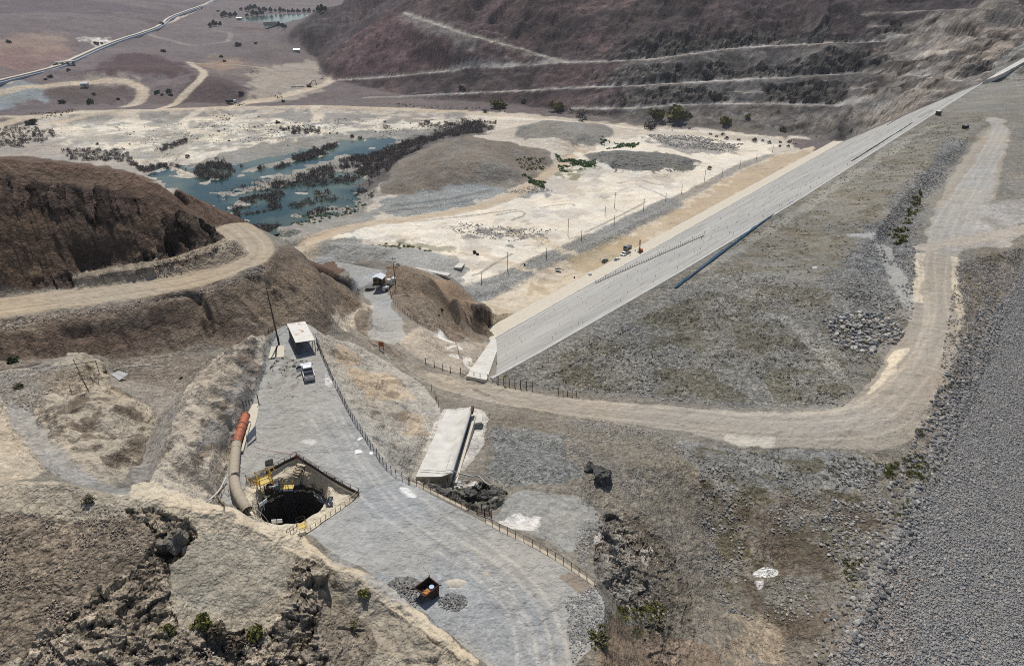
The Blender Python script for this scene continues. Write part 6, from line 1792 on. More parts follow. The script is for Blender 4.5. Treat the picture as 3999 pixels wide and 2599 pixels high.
# tape barrier from the panel to the fence corner
a_, b_ = up(588, 1037, 88.9), up(689, 1056, 89.0)
mb = MB(); mb.tube([np.array(a_) - a_ + (np.array(b_) - np.array(a_)) * k - np.array([0, 0, 0.25 * math.sin(math.pi * k)]) for k in np.linspace(0, 1, 10)], 0.03, 4)
tag(mb.build('tape_barrier', 'red', None, loc=a_), 'thin red tape line from the blue grey panel to the shaft fence corner', 'barrier tape')
ex = G(690, 1064)
xt = thing('fire_extinguisher', 'small red cylinder standing at the far corner of the shaft fence', 'extinguisher', (ex[0], ex[1] - 0.2, ex[2]))
MB().lathe((0, 0, 0), [(0.1, 0), (0.12, 0.1), (0.12, 0.55), (0.05, 0.68), (0.03, 0.75)], 10).build('bottle', 'red', xt); MB().box((0.05, 0, 0.78), (0.16, 0.04, 0.06)).build('valve', 'dark', xt)

# yellow headframe
hb = np.array(up(617, 1128, 87.3))
hf = thing('headframe', 'yellow steel hoist frame with platform on the left rim of the shaft', 'hoist', tuple(hb), math.radians(38)); hf.scale = (0.82, 0.82, 0.9)
c4 = [(-1.1, -0.9), (1.1, -0.9), (1.1, 0.9), (-1.1, 0.9)]
for x, y in c4:
    MB().bar((x, y, -0.6), (x * 0.92, y * 0.92, 2.6 if y > 0 else 2.2), 0.075, 4).build('leg', 'yellow', hf)
for z, nm in ((1.0, 'deck_frame'), (2.3, 'top_frame')):
    mb = MB()
    for i in range(4):
        (x, y), (x2, y2) = c4[i], c4[(i + 1) % 4]
        mb.bar((x, y, z), (x2, y2, z), 0.075, 4)
    mb.build(nm, 'yellow', hf)
MB().slab([(-1.0, -0.8, 1.0), (1.0, -0.8, 1.0), (1.0, 0.8, 1.0), (-1.0, 0.8, 1.0)], 0.08).build('deck', 'yellowplate', hf)
for a_, b_ in (((-1.1, -0.9, 1.0), (-1.1, 0.9, 2.3)), ((1.1, -0.9, 1.0), (1.1, 0.9, 2.3)), ((-1.1, 0.9, 0.0), (1.1, 0.9, 1.0)), ((-1.1, -0.9, -0.4), (1.1, -0.9, 1.0)), ((1.1, -0.9, -0.4), (1.1, 0.9, 1.0)), ((1.1, 0.9, 2.3), (1.9, 1.2, 2.2))):
    MB().bar(a_, b_, 0.055, 4).build('brace', 'yellow', hf)
MB().bar((1.9, 1.2, 2.2), (1.9, -0.4, 2.2), 0.06, 4).build('hoist_beam', 'yellow', hf)
fence('yellow_railing', 'yellow handrail leading to the hoist frame beside the duct', [(573, 1116), (586, 1124), (597, 1131)], 1.0, 3, rails=(0.98, 0.55), r=0.045, rail_r=0.035, post='yellow')
wq = np.array(up(634, 1142, 86.6))
wi = thing('winch', 'dark grey winch unit with pale machinery beside the yellow hoist frame', 'winch', tuple(wq), math.radians(20))
MB().box((0, 0, 0.15), (2.0, 1.3, 0.2)).build('skid', 'dark', wi)
MB().add(*cyl_y((-0.3, 0, 0.75), 0.45, 0.9, 14)).build('drum', 'rustdark', wi); MB().box((0.6, 0.1, 0.65), (0.6, 0.7, 0.75)).build('motor', 'grey_paint', wi); MB().box((0.1, -0.45, 1.2), (0.8, 0.25, 0.2)).build('control_box', 'lamp', wi)
for x in (-0.95, 0.95):
    for y in (-0.6, 0.6):
        MB().bar((x, y, 0), (x, y, 1.5), 0.04, 4).build('post', 'dark', wi)
mb = MB()
for y in (-0.6, 0.6):
    mb.bar((-0.95, y, 1.5), (0.95, y, 1.5), 0.04, 4)
for x in (-0.95, 0.95):
    mb.bar((x, -0.6, 1.5), (x, 0.6, 1.5), 0.04, 4)
mb.build('cage_frame', 'dark', wi)
# ladderway
lq = np.array(up(670, 1134, 86.9))
lw = thing('ladderway', 'yellow railed landing with a dark caged ladder dropping into the shaft', 'ladderway', tuple(lq), math.radians(6)); lw.scale = (0.72, 0.6, 0.95)
MB().slab([(-0.95, -0.2, 0), (0.95, -0.2, 0), (0.95, 1.2, 0), (-0.95, 1.2, 0)], 0.1).build('landing', 'yellowplate', lw)
for x in (-0.95, 0, 0.95):
    MB().bar((x, -0.2, 0), (x, -0.2, 1.1), 0.04, 4).build('post', 'yellow', lw)
for x in (-0.95, 0.95):
    MB().bar((x, 1.2, 0), (x, 1.2, 1.4), 0.04, 4).build('post', 'yellow', lw); MB().bar((x, -0.2, 1.05), (x, 1.2, 1.1), 0.03, 4).build('rail', 'yellow', lw)
for z in (0.55, 1.05):
    MB().bar((-0.95, -0.2, z), (0.95, -0.2, z), 0.035, 4).build('rail', 'yellow', lw)
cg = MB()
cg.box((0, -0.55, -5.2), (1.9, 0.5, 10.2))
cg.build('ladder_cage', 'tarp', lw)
for x in (-0.25, 0.25):
    MB().bar((x, -0.85, -10), (x, -0.85, 0.9), 0.04, 4).build('stile', 'dark', lw)
# near landing
nq = np.array(up(702, 1220, 87.9))
nl = thing('access_platform', 'small yellow platform with brown handrails on the near rim of the shaft', 'platform', tuple(nq), math.radians(33)); nl.scale = (0.48, 0.6, 0.9)
MB().slab([(-1.1, -0.8, 0), (1.1, -0.8, 0), (1.1, 0.8, 0), (-1.1, 0.8, 0)], 0.12).build('plate', 'yellowplate', nl)
for x, y in ((-1.1, 0.8), (1.1, 0.8), (1.1, 0), (-1.1, 0)):
    MB().bar((x, y, 0), (x, y, 1.05), 0.04, 4).build('post', 'pipe', nl)
for z in (0.55, 1.05):
    MB().bar((1.1, 0.8, z), (1.1, -0.8, z), 0.035, 4).build('rail', 'pipe', nl); MB().bar((-1.1, 0.8, z), (1.1, 0.8, z), 0.035, 4).build('rail', 'pipe', nl)
fence('yellow_railing', 'brown handrail over the shaft mouth left of the yellow platform', None, 1.0, 3, rails=(0.98, 0.5), r=0.04, rail_r=0.035, post='pipe', wpts=f3(np.array(up(665, 1232, 87.8))[:2], np.array(up(688, 1214, 87.8))[:2]))
# flood lights
def floodlight(label, base, h, rz):
    t = thing('floodlight', label, 'floodlight', base, rz); t.scale = (0.55, 0.55, 0.7)
    MB().bar((0, 0, -1.2), (0, 0, h), 0.05, 6).build('post', 'lamp', t)
    for s_ in (-1, 1):
        hd = MB().box((s_ * 0.62, 0, h + 0.25), (1.1, 0.3, 0.75), 0).build('lamp_head', 'lamp', t, bevel=0.03)
        MB().box((s_ * 0.62, -0.16, h + 0.25), (0.95, 0.03, 0.55)).build('lens', 'white', hd)
        MB().box((s_ * 0.62, 0.02, h - 0.2), (1.1, 0.25, 0.08)).build('hood', 'dark', hd)
    return t


floodlight('twin grey floodlight standing on the near rim in front of the black shaft', tuple(np.array(up(646, 1222, 88.4))), 0.9, 0.1)
floodlight('twin grey floodlight tilted on the left rim of the shaft', tuple(np.array(up(613, 1174, 87.2))), 0.4, math.radians(60))
# black sheets, stairs, hoses
def crumple(name, label, quad, dz, seed, material='tarp'):
    rs_ = random.Random(seed); n_ = 8
    W_ = [up(*p_, 87.2) for p_ in quad]
    a, b, c, d = [np.array(w_[:2]) for w_ in W_]
    v = []
    for i in range(n_ + 1):
        for j in range(n_ + 1):
            u_, w_ = i / n_, j / n_
            p = (a * (1 - u_) + b * u_) * (1 - w_) + (d * (1 - u_) + c * u_) * w_
            v.append((p[0] - a[0], p[1] - a[1], ground(*p) + 0.1 + 0.14 * rs_.random()))
    f = [(i * (n_ + 1) + j, i * (n_ + 1) + j + 1, (i + 1) * (n_ + 1) + j + 1, (i + 1) * (n_ + 1) + j) for i in range(n_) for j in range(n_)]
    o = MB().add(v, f).build(name, material, None, loc=(a[0], a[1], 0), smooth=False)
    return tag(o, label, 'plastic sheet')


crumple('plastic_sheet', 'long folded black plastic sheet on the right rim of the shaft', [(722, 1119), (730, 1117), (759, 1142), (746, 1146)], 0.1, 1)
crumple('plastic_sheet', 'square black plastic sheet on the right rim below the folded one', [(757, 1151), (774, 1151), (774, 1175), (757, 1176)], 0.1, 2)
crumple('plastic_sheet', 'black cloth heap at the far left end of the shaft fence', [(618, 1084), (636, 1078), (638, 1089), (619, 1094)], 0.2, 3, 'cloth')
stq = thing('stairs', 'five pale timber steps going down from the far corner to the shaft rim', 'stairs', tuple(UP(698, 1078, 87.9)))
s0, s1 = np.array(up(700, 1080, 88.0)), np.array(up(684, 1106, 86.6))
for k in range(5):
    c_ = s0 + (s1 - s0) * k / 4 - UP(698, 1078, 87.9)
    MB().box(tuple(c_), (1.25, 0.34, 0.1), math.radians(-18)).build('tread', 'timber', stq)
for s_ in (-0.6, 0.6):
    c0, c1 = s0 - UP(698, 1078, 87.9) + [s_, -0.2 * s_, -0.12], s1 - UP(698, 1078, 87.9) + [s_, -0.2 * s_, -0.12]
    MB().bar(c0, c1, 0.06, 4).build('stringer', 'wood', stq)
hz0 = np.array(up(690, 1062, 88.2))
for lab, off in (('black hose running from the far fence corner down into the shaft, left of a pair', 0.0), ('black hose running from the far fence corner down into the shaft, right of a pair', 0.22)):
    pth = [hz0, np.array(up(705, 1074, 88.2)), np.array(up(704, 1090, 87.4)), np.array(up(700, 1110, 87.2)), np.array(up(697, 1128, 86.4)), np.array(up(697, 1140, 84.0)), np.array([0, 0, 0])]
    pth[-1] = pth[-2] + [0, -0.3, -16]
    tag(MB().tube([p - hz0 + [off, 0, 0] for p in smooth_line(pth, 2)], 0.055, 6).build('hose', 'rubber', None, loc=tuple(hz0)), lab, 'hose')
w0 = G(528, 1118)
pth = [np.array(G(528, 1118)) + [0, 0, 0.7], np.array(G(515, 1137)) + [0, 0, 0.35], np.array(G(502, 1153)) + [0, 0, 0.3], np.array(G(488, 1166)) + [0, 0, 0.3], np.array(G(481, 1167)) + [0, 0, 0.25]]
tag(MB().tube([p - np.array(w0) for p in smooth_line(pth, 2)], 0.09, 7).build('white_pipe', 'pvc', None, loc=w0), 'white plastic pipe bending down the rock left of the beige duct', 'pipe')

# ------------------------------------------------------------------ rusty skip, its load, rubble
def skip():
    rz_ = 89.35
    Bk, Rt, Fr, Lf = [np.array(up(*p, rz_)) for p in ((997, 1339.5), (1020.5, 1358), (987, 1385), (963.5, 1365))]
    o_ = (Bk + Rt + Fr + Lf) / 4; o_[2] = 88.03
    t = thing('rubble_skip', 'rusty open steel skip on the gravel casting a black shadow', 'skip', tuple(o_))
    top = [p - o_ for p in (Bk, Rt, Fr, Lf)]
    ex_ = (top[1] - top[0]) / np.linalg.norm(top[1] - top[0]); ey_ = (top[3] - top[0]) / np.linalg.norm(top[3] - top[0])
    bot = [top[0] + ey_ * 0.15, top[1] + ey_ * 0.15, top[2] - ey_ * 1.0, top[3] - ey_ * 1.0]
    for p in bot:
        p[2] = 0.12
    def plate(nm, a, b, c, d, mm='rust', th=0.05):
        n_ = np.cross(b - a, d - a); n_ = n_ / np.linalg.norm(n_) * th
        q_ = [a, b, c, d]
        return MB().add([*q_, *[p - n_ for p in q_]], [(0, 1, 2, 3), (7, 6, 5, 4), (0, 4, 5, 1), (1, 5, 6, 2), (2, 6, 7, 3), (3, 7, 4, 0)]).build(nm, mm, t)
    for i in range(4):
        j = (i + 1) % 4
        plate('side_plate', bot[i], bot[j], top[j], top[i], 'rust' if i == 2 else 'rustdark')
        MB().bar(top[i], top[j], 0.06, 4).build('rim', 'rust', t)
        for k in (0.25, 0.5, 0.75) if i in (1, 3) else (0.5,):
            a_ = bot[i] + (bot[j] - bot[i]) * k; b_ = top[i] + (top[j] - top[i]) * k
            out_ = (a_ + b_) / 2; out_[2] = 0; out_ = out_ / np.linalg.norm(out_) * 0.07
            MB().bar(a_ + out_, b_ + out_, 0.05, 4).build('rib', 'rust', t)
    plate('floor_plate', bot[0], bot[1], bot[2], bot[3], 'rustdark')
    for i in (0, 1, 3):
        d_ = top[i] / np.linalg.norm(top[i][:2]); d_[2] = 0
        MB().bar(top[i] + d_ * 0.02 - [0, 0, 0.12], top[i] + d_ * 0.28 - [0, 0, 0.05], 0.07, 8).build('lifting_lug', 'rustdark', t)
    for k in (0.2, 0.8):
        a_ = (bot[1] + (bot[2] - bot[1]) * k)
        MB().box(tuple(a_ + [0.06, 0.06, -0.05]), (0.25, 0.2, 0.14)).build('foot', 'rustdark', t)
    return o_, ex_, ey_


so_, sx_, sy_ = skip()
dp_ = np.array(up(1003, 1363.5, 89.0))
dt = thing('plastic_drum', 'pale blue round drum standing inside the rusty skip', 'drum', (dp_[0], dp_[1], 88.2))
MB().lathe((0, 0, 0), [(0.28, 0), (0.30, 0.05), (0.30, 0.8), (0.27, 0.85)], 18).build('barrel', 'drum', dt)
MB().lathe((0, 0, 0.85), [(0.29, 0), (0.29, 0.03), (0.1, 0.05)], 18).build('lid', 'drum', dt)
op = np.array(up(994, 1374, 88.75))
ot = thing('sheet_scrap', 'orange sheet scrap and pale sticks lying in the near end of the skip', 'scrap', tuple(op)); ot.scale = (0.75, 0.75, 0.75)
MB().add([(-0.75, -0.1, 0), (0.15, -0.75, 0.05), (0.6, -0.1, 0.1), (-0.1, 0.45, 0.22), (-0.75, -0.1, -0.06), (0.15, -0.75, -0.02), (0.6, -0.1, 0.03), (-0.1, 0.45, 0.15)], [(0, 1, 2, 3), (7, 6, 5, 4), (0, 4, 5, 1), (1, 5, 6, 2), (2, 6, 7, 3), (3, 7, 4, 0)]).build('sheet', 'scrap', ot)
MB().bar((-0.8, 0.15, 0.2), (0.5, -0.1, 0.3), 0.03, 4).build('stick', 'timber', ot)


def rock_mesh(name, seed, sub=1, mm='rock', sq=0.7, smooth=False):
    bm = bmesh.new(); bmesh.ops.create_icosphere(bm, subdivisions=sub, radius=0.5)
    rs_ = random.Random(seed)
    pl_ = [(Vector((rs_.gauss(0, 1), rs_.gauss(0, 1), rs_.gauss(0, 1))).normalized(), rs_.uniform(0.26, 0.42)) for _ in range(9)]
    for v in bm.verts:
        for n_, d_ in pl_:
            k = v.co.dot(n_)
            if k > d_:
                v.co -= n_ * (k - d_)
        v.co.z *= sq; v.co *= rs_.uniform(0.92, 1.08)
    me = bpy.data.meshes.new(name); bm.to_mesh(me); bm.free(); me.materials.append(M[mm] if isinstance(mm, str) else mm)
    if smooth:
        me.polygons.foreach_set('use_smooth', np.ones(len(me.polygons), bool))
    return me


def random_grey(name, lo, hi, tint=(1.0, 0.98, 0.94), warm=0.0):
    """stones of many shades: the shade is taken from each stone's own number"""
    m, t, b = nt(name); lk = t.links.new
    at = N(t, 'ShaderNodeAttribute', attribute_name='shade')
    cr = N(t, 'ShaderNodeValToRGB'); lk(at.outputs['Fac'], cr.inputs['Fac'])
    e = cr.color_ramp.elements
    e[0].color = (lo * tint[0], lo * tint[1], lo * tint[2], 1); e[1].color = (hi * (1 + 0.4 * warm), hi * 0.97, hi * (0.9 - 0.25 * warm), 1)
    x = e.new(0.55); mdv = (lo + hi) * 0.45; x.color = (mdv * (1 + 0.3 * warm), mdv * 0.99, mdv * (0.97 - 0.3 * warm), 1)
    x = e.new(0.75); x.color = (mdv * 1.25, mdv * 1.08, mdv * 0.9, 1)
    g = N(t, 'ShaderNodeNewGeometry'); no = N(t, 'ShaderNodeTexNoise', Scale=3.0, Detail=4.0); lk(g.outputs['Position'], no.inputs['Vector'])
    mr = N(t, 'ShaderNodeMapRange'); lk(no.outputs['Fac'], mr.inputs['Value']); mr.inputs['To Min'].default_value = 0.7; mr.inputs['To Max'].default_value = 1.3
    vm = N(t, 'ShaderNodeVectorMath', operation='SCALE'); lk(cr.outputs[0], vm.inputs[0]); lk(mr.outputs[0], vm.inputs['Scale'])
    lk(vm.outputs[0], b.inputs['Base Color']); b.inputs['Roughness'].default_value = 0.95; b.inputs['Specular IOR Level'].default_value = 0.15
    return m


M['stones'] = random_grey('stones of many greys', 0.11, 0.42)
M['brownstones'] = random_grey('brown rock fragments', 0.13, 0.40, (1.15, 0.98, 0.8), 0.6)
M['riprap'] = random_grey('grey riprap stones', 0.20, 0.38)
M['rubble'] = random_grey('blue grey rubble', 0.10, 0.32, (0.95, 1.0, 1.03))


def scatter(name, pts, sizes, material, label=None, cat=None, sub=1, seed=0, flat=0.65, sink=0.25, smooth=False, nvar=6):
    """very many stones as one object"""
    protos = []
    for k in range(nvar):
        me = rock_mesh('tmp', seed * 50 + k, sub, material, flat)
        v = np.empty(len(me.vertices) * 3, np.float32); me.vertices.foreach_get('co', v)
        f = np.empty(len(me.polygons) * 3, np.int32); me.polygons.foreach_get('vertices', f)
        protos.append((v.reshape(-1, 3), f.reshape(-1, 3))); bpy.data.meshes.remove(me)
    rg = np.random.default_rng(seed)
    VV, FF, SS = [], [], []; off = 0
    pts = np.asarray(pts); sizes = np.asarray(sizes)
    which = rg.integers(0, nvar, len(pts))
    for k in range(nvar):
        m = np.nonzero(which == k)[0]
        if not len(m):
            continue
        v, f = protos[k]
        a = rg.uniform(0, 2 * math.pi, len(m)); ca, sa = np.cos(a)[:, None], np.sin(a)[:, None]
        st = rg.uniform(0.75, 1.3, (len(m), 3))
        x = v[None, :, 0] * st[:, 0:1]; y = v[None, :, 1] * st[:, 1:2]; z = v[None, :, 2] * st[:, 2:3]
        s_ = sizes[m][:, None]
        X = (x * ca - y * sa) * s_ + pts[m][:, 0:1]; Y = (x * sa + y * ca) * s_ + pts[m][:, 1:2]
        Z = z * s_ + pts[m][:, 2:3] + s_ * (0.35 * flat - sink * 0.5)
        VV.append(np.stack([X, Y, Z], -1).reshape(-1, 3))
        FF.append((f[None] + (np.arange(len(m)) * len(v))[:, None, None] + off).reshape(-1, 3))
        SS.append(np.repeat(rg.random(len(m)), len(v)))
        off += len(m) * len(v)
    V_, F_, S_ = np.concatenate(VV).astype(np.float32), np.concatenate(FF).astype(np.int32), np.concatenate(SS).astype(np.float32)
    me = bpy.data.meshes.new(name)
    me.vertices.add(len(V_)); me.vertices.foreach_set('co', V_.ravel())
    me.loops.add(F_.size); me.loops.foreach_set('vertex_index', F_.ravel())
    me.polygons.add(len(F_)); me.polygons.foreach_set('loop_start', np.arange(0, F_.size, 3, dtype=np.int32))
    me.polygons.foreach_set('use_smooth', np.full(len(F_), smooth))
    me.update(); me.validate()
    at = me.attributes.new('shade', 'FLOAT', 'POINT'); at.data.foreach_set('value', S_)
    me.materials.append(M[material])
    o = bpy.data.objects.new(name, me); COL.objects.link(o); o['kind'] = 'stuff'
    if label:
        o['label'] = label
        o['category'] = cat
    return o


def inflat(poly, n, seed, thr=None, sc_=4.0):
    q = inpoly([up(*p, -0.5) for p in poly], n, seed, thr, sc_)
    return q[q[:, 2] < 7]


def inpoly(poly, n, seed, thr=None, sc_=4.0):
    """random ground points inside a pixel polygon (or world polygon)"""
    P = hits(poly)[:, :2] if len(poly[0]) == 2 else np.array(poly)[:, :2]
    rg = np.random.default_rng(seed); out = np.zeros((0, 2))
    lo, hi = P.min(0), P.max(0)
    for _ in range(60):
        q = rg.uniform(lo, hi, (n, 2))
        m = inside(P, q[:, 0], q[:, 1])
        if thr is not None:
            m &= fbm(q[:, 0], q[:, 1], sc_, 3, seed + 7) > thr
        out = np.vstack([out, q[m]])
        if len(out) >= n:
            break
    out = out[:n]
    return np.column_stack([out, bil(H_BASE, out[:, 0], out[:, 1])])


def heap(name, label, px, r, h, n, size, seed, material='rubble'):
    c = G(*px)
    rg = np.random.default_rng(seed)
    a = rg.uniform(0, 2 * math.pi, n); rad = r * np.sqrt(rg.random(n))
    k = 1 - (rad / r) ** 1.3
    p = np.column_stack([c[0] + rad * np.cos(a), c[1] + 0.75 * rad * np.sin(a), np.full(n, 0.0)])
    p[:, 2] = bil(H_BASE, p[:, 0], p[:, 1]) + h * k * rg.uniform(0.6, 1.0, n)
    o = scatter(name, p, size * rg.uniform(0.5, 1.4, n), material, label, 'rubble heap', 1, seed)
    return o


heap('rubble_heap', 'heap of broken blue grey rock left of the rusty skip', (940, 1362), 1.9, 0.45, 420, 0.3, 11)
heap('rubble_heap', 'low scatter of broken rock right of the rusty skip', (1052, 1398), 1.6, 0.2, 260, 0.26, 12)
heap('rubble_heap', 'spread of broken rock behind the skip towards the ridge', (955, 1395), 1.5, 0.12, 160, 0.22, 13)
sd_c = G(1060, 1355)
mb = MB(); nn_ = 16
vv = [(0, 0, 0.3)] + [(rr_ * math.cos(a) * (1.25 + 0.2 * math.sin(3 * a)), rr_ * math.sin(a) * 0.7, zz) for rr_, zz in ((0.45, 0.24), (0.8, 0.1), (1.05, -0.06)) for a in np.linspace(0, 2 * math.pi, nn_, endpoint=False)]
ff = [(0, 1 + k, 1 + (k + 1) % nn_) for k in range(nn_)] + [(1 + r_ * nn_ + k, 1 + (r_ + 1) * nn_ + k, 1 + (r_ + 1) * nn_ + (k + 1) % nn_, 1 + r_ * nn_ + (k + 1) % nn_) for r_ in range(2) for k in range(nn_)]
tag(mb.add(vv, ff).build('sand_pile', 'sandpile', None, smooth=True, loc=sd_c), 'small pale sand pile right of the rusty skip', 'sand pile')

# ------------------------------------------------------------------ white chute slab
def chute():
    zf, zn = 78.9, 80.6
    FL, FK, FR = up(1037.5, 953, zf), up(1073.5, 952.5, zf), up(1094.5, 943.5, zf + 0.8)
    NL, NK, NR_ = up(966, 1107, zn), up(1024, 1107, zn), up(1046.6, 1099, zn + 0.75)
    o_ = np.array(NL); L2 = lambda p: np.array(p) - o_
    FL, FK, FR, NL, NK, NR_ = map(L2, (FL, FK, FR, NL, NK, NR_))
    t = thing('chute_slab', 'long white concrete chute slab with a raised right flank beside the pad', 'concrete chute', tuple(o_))
    n_ = 24
    mb = MB(); rows = []
    for k in range(n_ + 1):
        u_ = k / n_
        a, b, c = NL + (FL - NL) * u_, NK + (FK - NK) * u_, NR_ + (FR - NR_) * u_
        rows.append([a, a + (b - a) * 0.55, b - (b - a) * 0.06, b + (c - b) * 0.12 + [0, 0, -0.02], c - (c - b) * 0.08, c])
    v = [p for r_ in rows for p in r_]; m_ = 6
    f = [(i * m_ + j, i * m_ + j + 1, (i + 1) * m_ + j + 1, (i + 1) * m_ + j) for i in range(n_) for j in range(m_ - 1)]
    nb = len(v); v += [p - [0, 0, 0.45] for p in v[:nb]]
    f += [tuple(nb + q_ for q_ in reversed(g_)) for g_ in f[:]]
    for i in range(n_):
        for j in (0, m_ - 1):
            f.append((i * m_ + j, (i + 1) * m_ + j, nb + (i + 1) * m_ + j, nb + i * m_ + j))
    for j in range(m_ - 1):
        for i in (0, n_):
            f.append((i * m_ + j, i * m_ + j + 1, nb + i * m_ + j + 1, nb + i * m_ + j))
    mb.add(v, f).build('slab', 'white_conc', t)
    # outer wall and ledge along the right flank
    a, b = NR_, FR
    d_ = (b - a) / np.linalg.norm(b - a); out_ = np.array([d_[1], -d_[0], 0])
    MB().tube([a + out_ * 0.16 - [0, 0, 0.12], b + out_ * 0.16 - [0, 0, 0.12]], 0.2, 8).build('coping', 'concrete', t)
    w_ = MB()
    p0, p1 = a + out_ * 0.05 - [0, 0, 0.3], b + out_ * 0.05 - [0, 0, 0.3]
    w_.add([p0, p1, p1 - [0, 0, 2.3], p0 - [0, 0, 2.6], p0 - out_ * 0.25, p1 - out_ * 0.25, p1 - out_ * 0.25 - [0, 0, 2.3], p0 - out_ * 0.25 - [0, 0, 2.6]], [(0, 1, 2, 3), (7, 6, 5, 4), (0, 4, 5, 1), (1, 5, 6, 2), (2, 6, 7, 3), (3, 7, 4, 0)]).build('flank_wall', 'concrete', t)
    q0, q1 = a + out_ * 0.35 - [0, 0, 1.7], b + out_ * 0.35 - [0, 0, 1.6]
    MB().slab([q0, q1, q1 + out_ * 0.6, q0 + out_ * 0.6], 1.4).build('ledge', 'cream', t)
    MB().box(tuple(FR + out_ * 0.35 - d_ * 0.9 - [0, 0, 0.25]), (0.5, 1.6, 0.75), math.atan2(d_[1], d_[0]) - math.pi / 2).build('end_block', 'rust', t)
    # stub bars at the near end
    sb = MB(); rs_ = random.Random(8)
    pts_ = [NL + (NK - NL) * k for k in np.linspace(0.01, 1, 28)] + [NK + (NR_ - NK) * k for k in np.linspace(0.08, 1, 11)]
    for p in pts_[:39]:
        sb.bar(p + [0, -0.03, -0.1], p + [rs_.uniform(-.15, .1), -0.35 - rs_.random() * 0.25, -1.9], 0.04, 4)
    sb.build('rebar', 'timber', t)
    MB().slab([NL + [0, 0.1, -0.45], NK + [0, 0.1, -0.45], NK + [0, 0.3, -1.9], NL + [0, 0.3, -1.9]], 0.1).build('end_form', 'cream', t)
    # scratches: loose steel bars lying on it
    for (k, u0, u1) in ((0.86, 0.12, 0.30), (0.9, 0.36, 0.46)):
        for s_ in (0.0, 0.18):
            c0 = rows[int(u0 * n_)][1] * (1 - k) + rows[int(u0 * n_)][2] * k; c1 = rows[int(u1 * n_)][1] * (1 - k) + rows[int(u1 * n_)][2] * k
            MB().bar(c0 + [s_ + 1.0, 0, 0.25], c1 + [s_ + 1.0, 0, 0.25], 0.035, 4).build('loose_bar', 'dark', t)
    return o_, NL, NK, NR_


co_, cNL, cNK, cNR = chute()
q = [up(1096, 960, 77.9), up(1122.5, 962.5, 77.6), up(1120, 980, 77.8), up(1090.5, 985, 78.1)]
tag(MB().slab([np.array(p) - np.array(q[0]) for p in q], 0.35).build('concrete_slab', 'white_conc', None, loc=q[0]), 'small white slab jutting out from the right side of the chute', 'concrete slab')
hp = [np.array(up(975, 1090, 80.85)), np.array(up(1000, 1092, 80.8)), np.array(up(1029, 1094, 80.9)), np.array(up(1050, 1091, 82.0))]
hp += [np.array(G(x_, y_)) + [0, 0, 0.12] for x_, y_ in ((1064, 1100), (1082, 1103), (1096, 1108), (1112, 1105), (1122, 1116), (1130, 1124), (1140, 1128))]
tag(MB().tube([p - hp[0] for p in smooth_line(hp, 2)], 0.07, 6).build('hose', 'pvc', None, loc=tuple(hp[0])), 'white hose crossing the chute slab and snaking over the gravel', 'hose')
hp = [np.array(G(x_, y_)) + [0, 0, 0.08] for x_, y_ in ((925, 897), (950, 922), (968, 945), (985, 972), (995, 1000), (998, 1018))]
tag(MB().tube([p - hp[0] for p in smooth_line(hp, 2)], 0.05, 5).build('hose', 'pvc', None, loc=tuple(hp[0])), 'thin pale hose running down the sprayed concrete slope to the chute', 'hose')

# ------------------------------------------------------------------ signs by the road
sp = G(887, 812)
so2 = thing('sign_board', 'square orange brown sign board on two legs at the road bend', 'sign', sp, math.radians(-15))
MB().box((0, 0, 1.5), (1.3, 0.06, 1.15)).build('board', 'signo', so2)
for x in (-0.5, 0.5):
    MB().bar((x, 0.06, -0.3), (x, 0.06, 2.0), 0.06, 5).build('leg', 'rustdark', so2)
sp = G(1174, 894)
so3 = thing('road_sign', 'small yellow diamond road sign on a post beside the dam crest fence', 'sign', sp, 0.2)
MB().bar((0, 0, -0.3), (0, 0, 2.2), 0.06, 5).build('post', 'rustdark', so3)
MB().add([(0, -0.07, 1.75), (0.42, -0.07, 2.15), (0, -0.07, 2.55), (-0.42, -0.07, 2.15), (0, -0.04, 1.75), (0.42, -0.04, 2.15), (0, -0.04, 2.55), (-0.42, -0.04, 2.15)], [(0, 1, 2, 3), (7, 6, 5, 4), (0, 4, 5, 1), (1, 5, 6, 2), (2, 6, 7, 3), (3, 7, 4, 0)]).build('plate', 'signy', so3)

# ------------------------------------------------------------------ left mound: rods, tile, pipe
fb = G(352 * 0 + 222, 905)
rods = thing('broken_railing', 'rusty leaning rods and rails of a broken frame on the left mound', 'steel frame', fb)
def rod(p, q_, r=0.05):
    MB().bar(np.array(p) - np.array(fb), np.array(q_) - np.array(fb), r, 5).build('rod', 'pipe', rods)
gz_ = fb[2]
g_ = lambda px, py, dz=0.0: np.array(up(px, py, gz_ + dz))
rod(g_(231, 868, -0.3), g_(228.5, 838, 0) + [0, 0, 0] if False else np.array(G(231, 867)) + [0, 0, 2.3])
rod(np.array(G(208, 912)), np.array(G(208, 912)) + [-0.9, 0.1, 5.6], 0.045)
rod(np.array(G(205, 908)), np.array(G(205, 908)) + [-0.6, 0, 3.2], 0.04)
rod(np.array(G(217, 890)), np.array(G(217, 890)) + [-0.2, 0, 1.8], 0.04)
a_ = np.array(G(231, 867)) + [0, 0, 2.15]
rod(a_, a_ + [-4.6, 0.8, -1.1], 0.06); rod(a_ + [-0.3, -0.3, -0.6], a_ + [-3.2, -1.4, -1.9], 0.05)
rod(np.array(G(231, 868)) + [0, 0, 0.1], np.array(G(196, 921)) + [0, 0, 0.1], 0.05)
rod(np.array(G(167, 915)), np.array(G(167, 915)) + [0, 0, 1.5], 0.035)
mz = max(G(*p)[2] for p in ((258, 871), (276, 864), (300, 871), (278, 886)))
tq = [up(258, 871, mz), up(276, 864, mz), up(300, 871, mz), up(278, 886, mz)]
tt_ = thing('roof_sheets', 'flat light grey sheet panels lying on the gravel behind the left mound', 'panel', (tq[0][0], tq[0][1], mz))
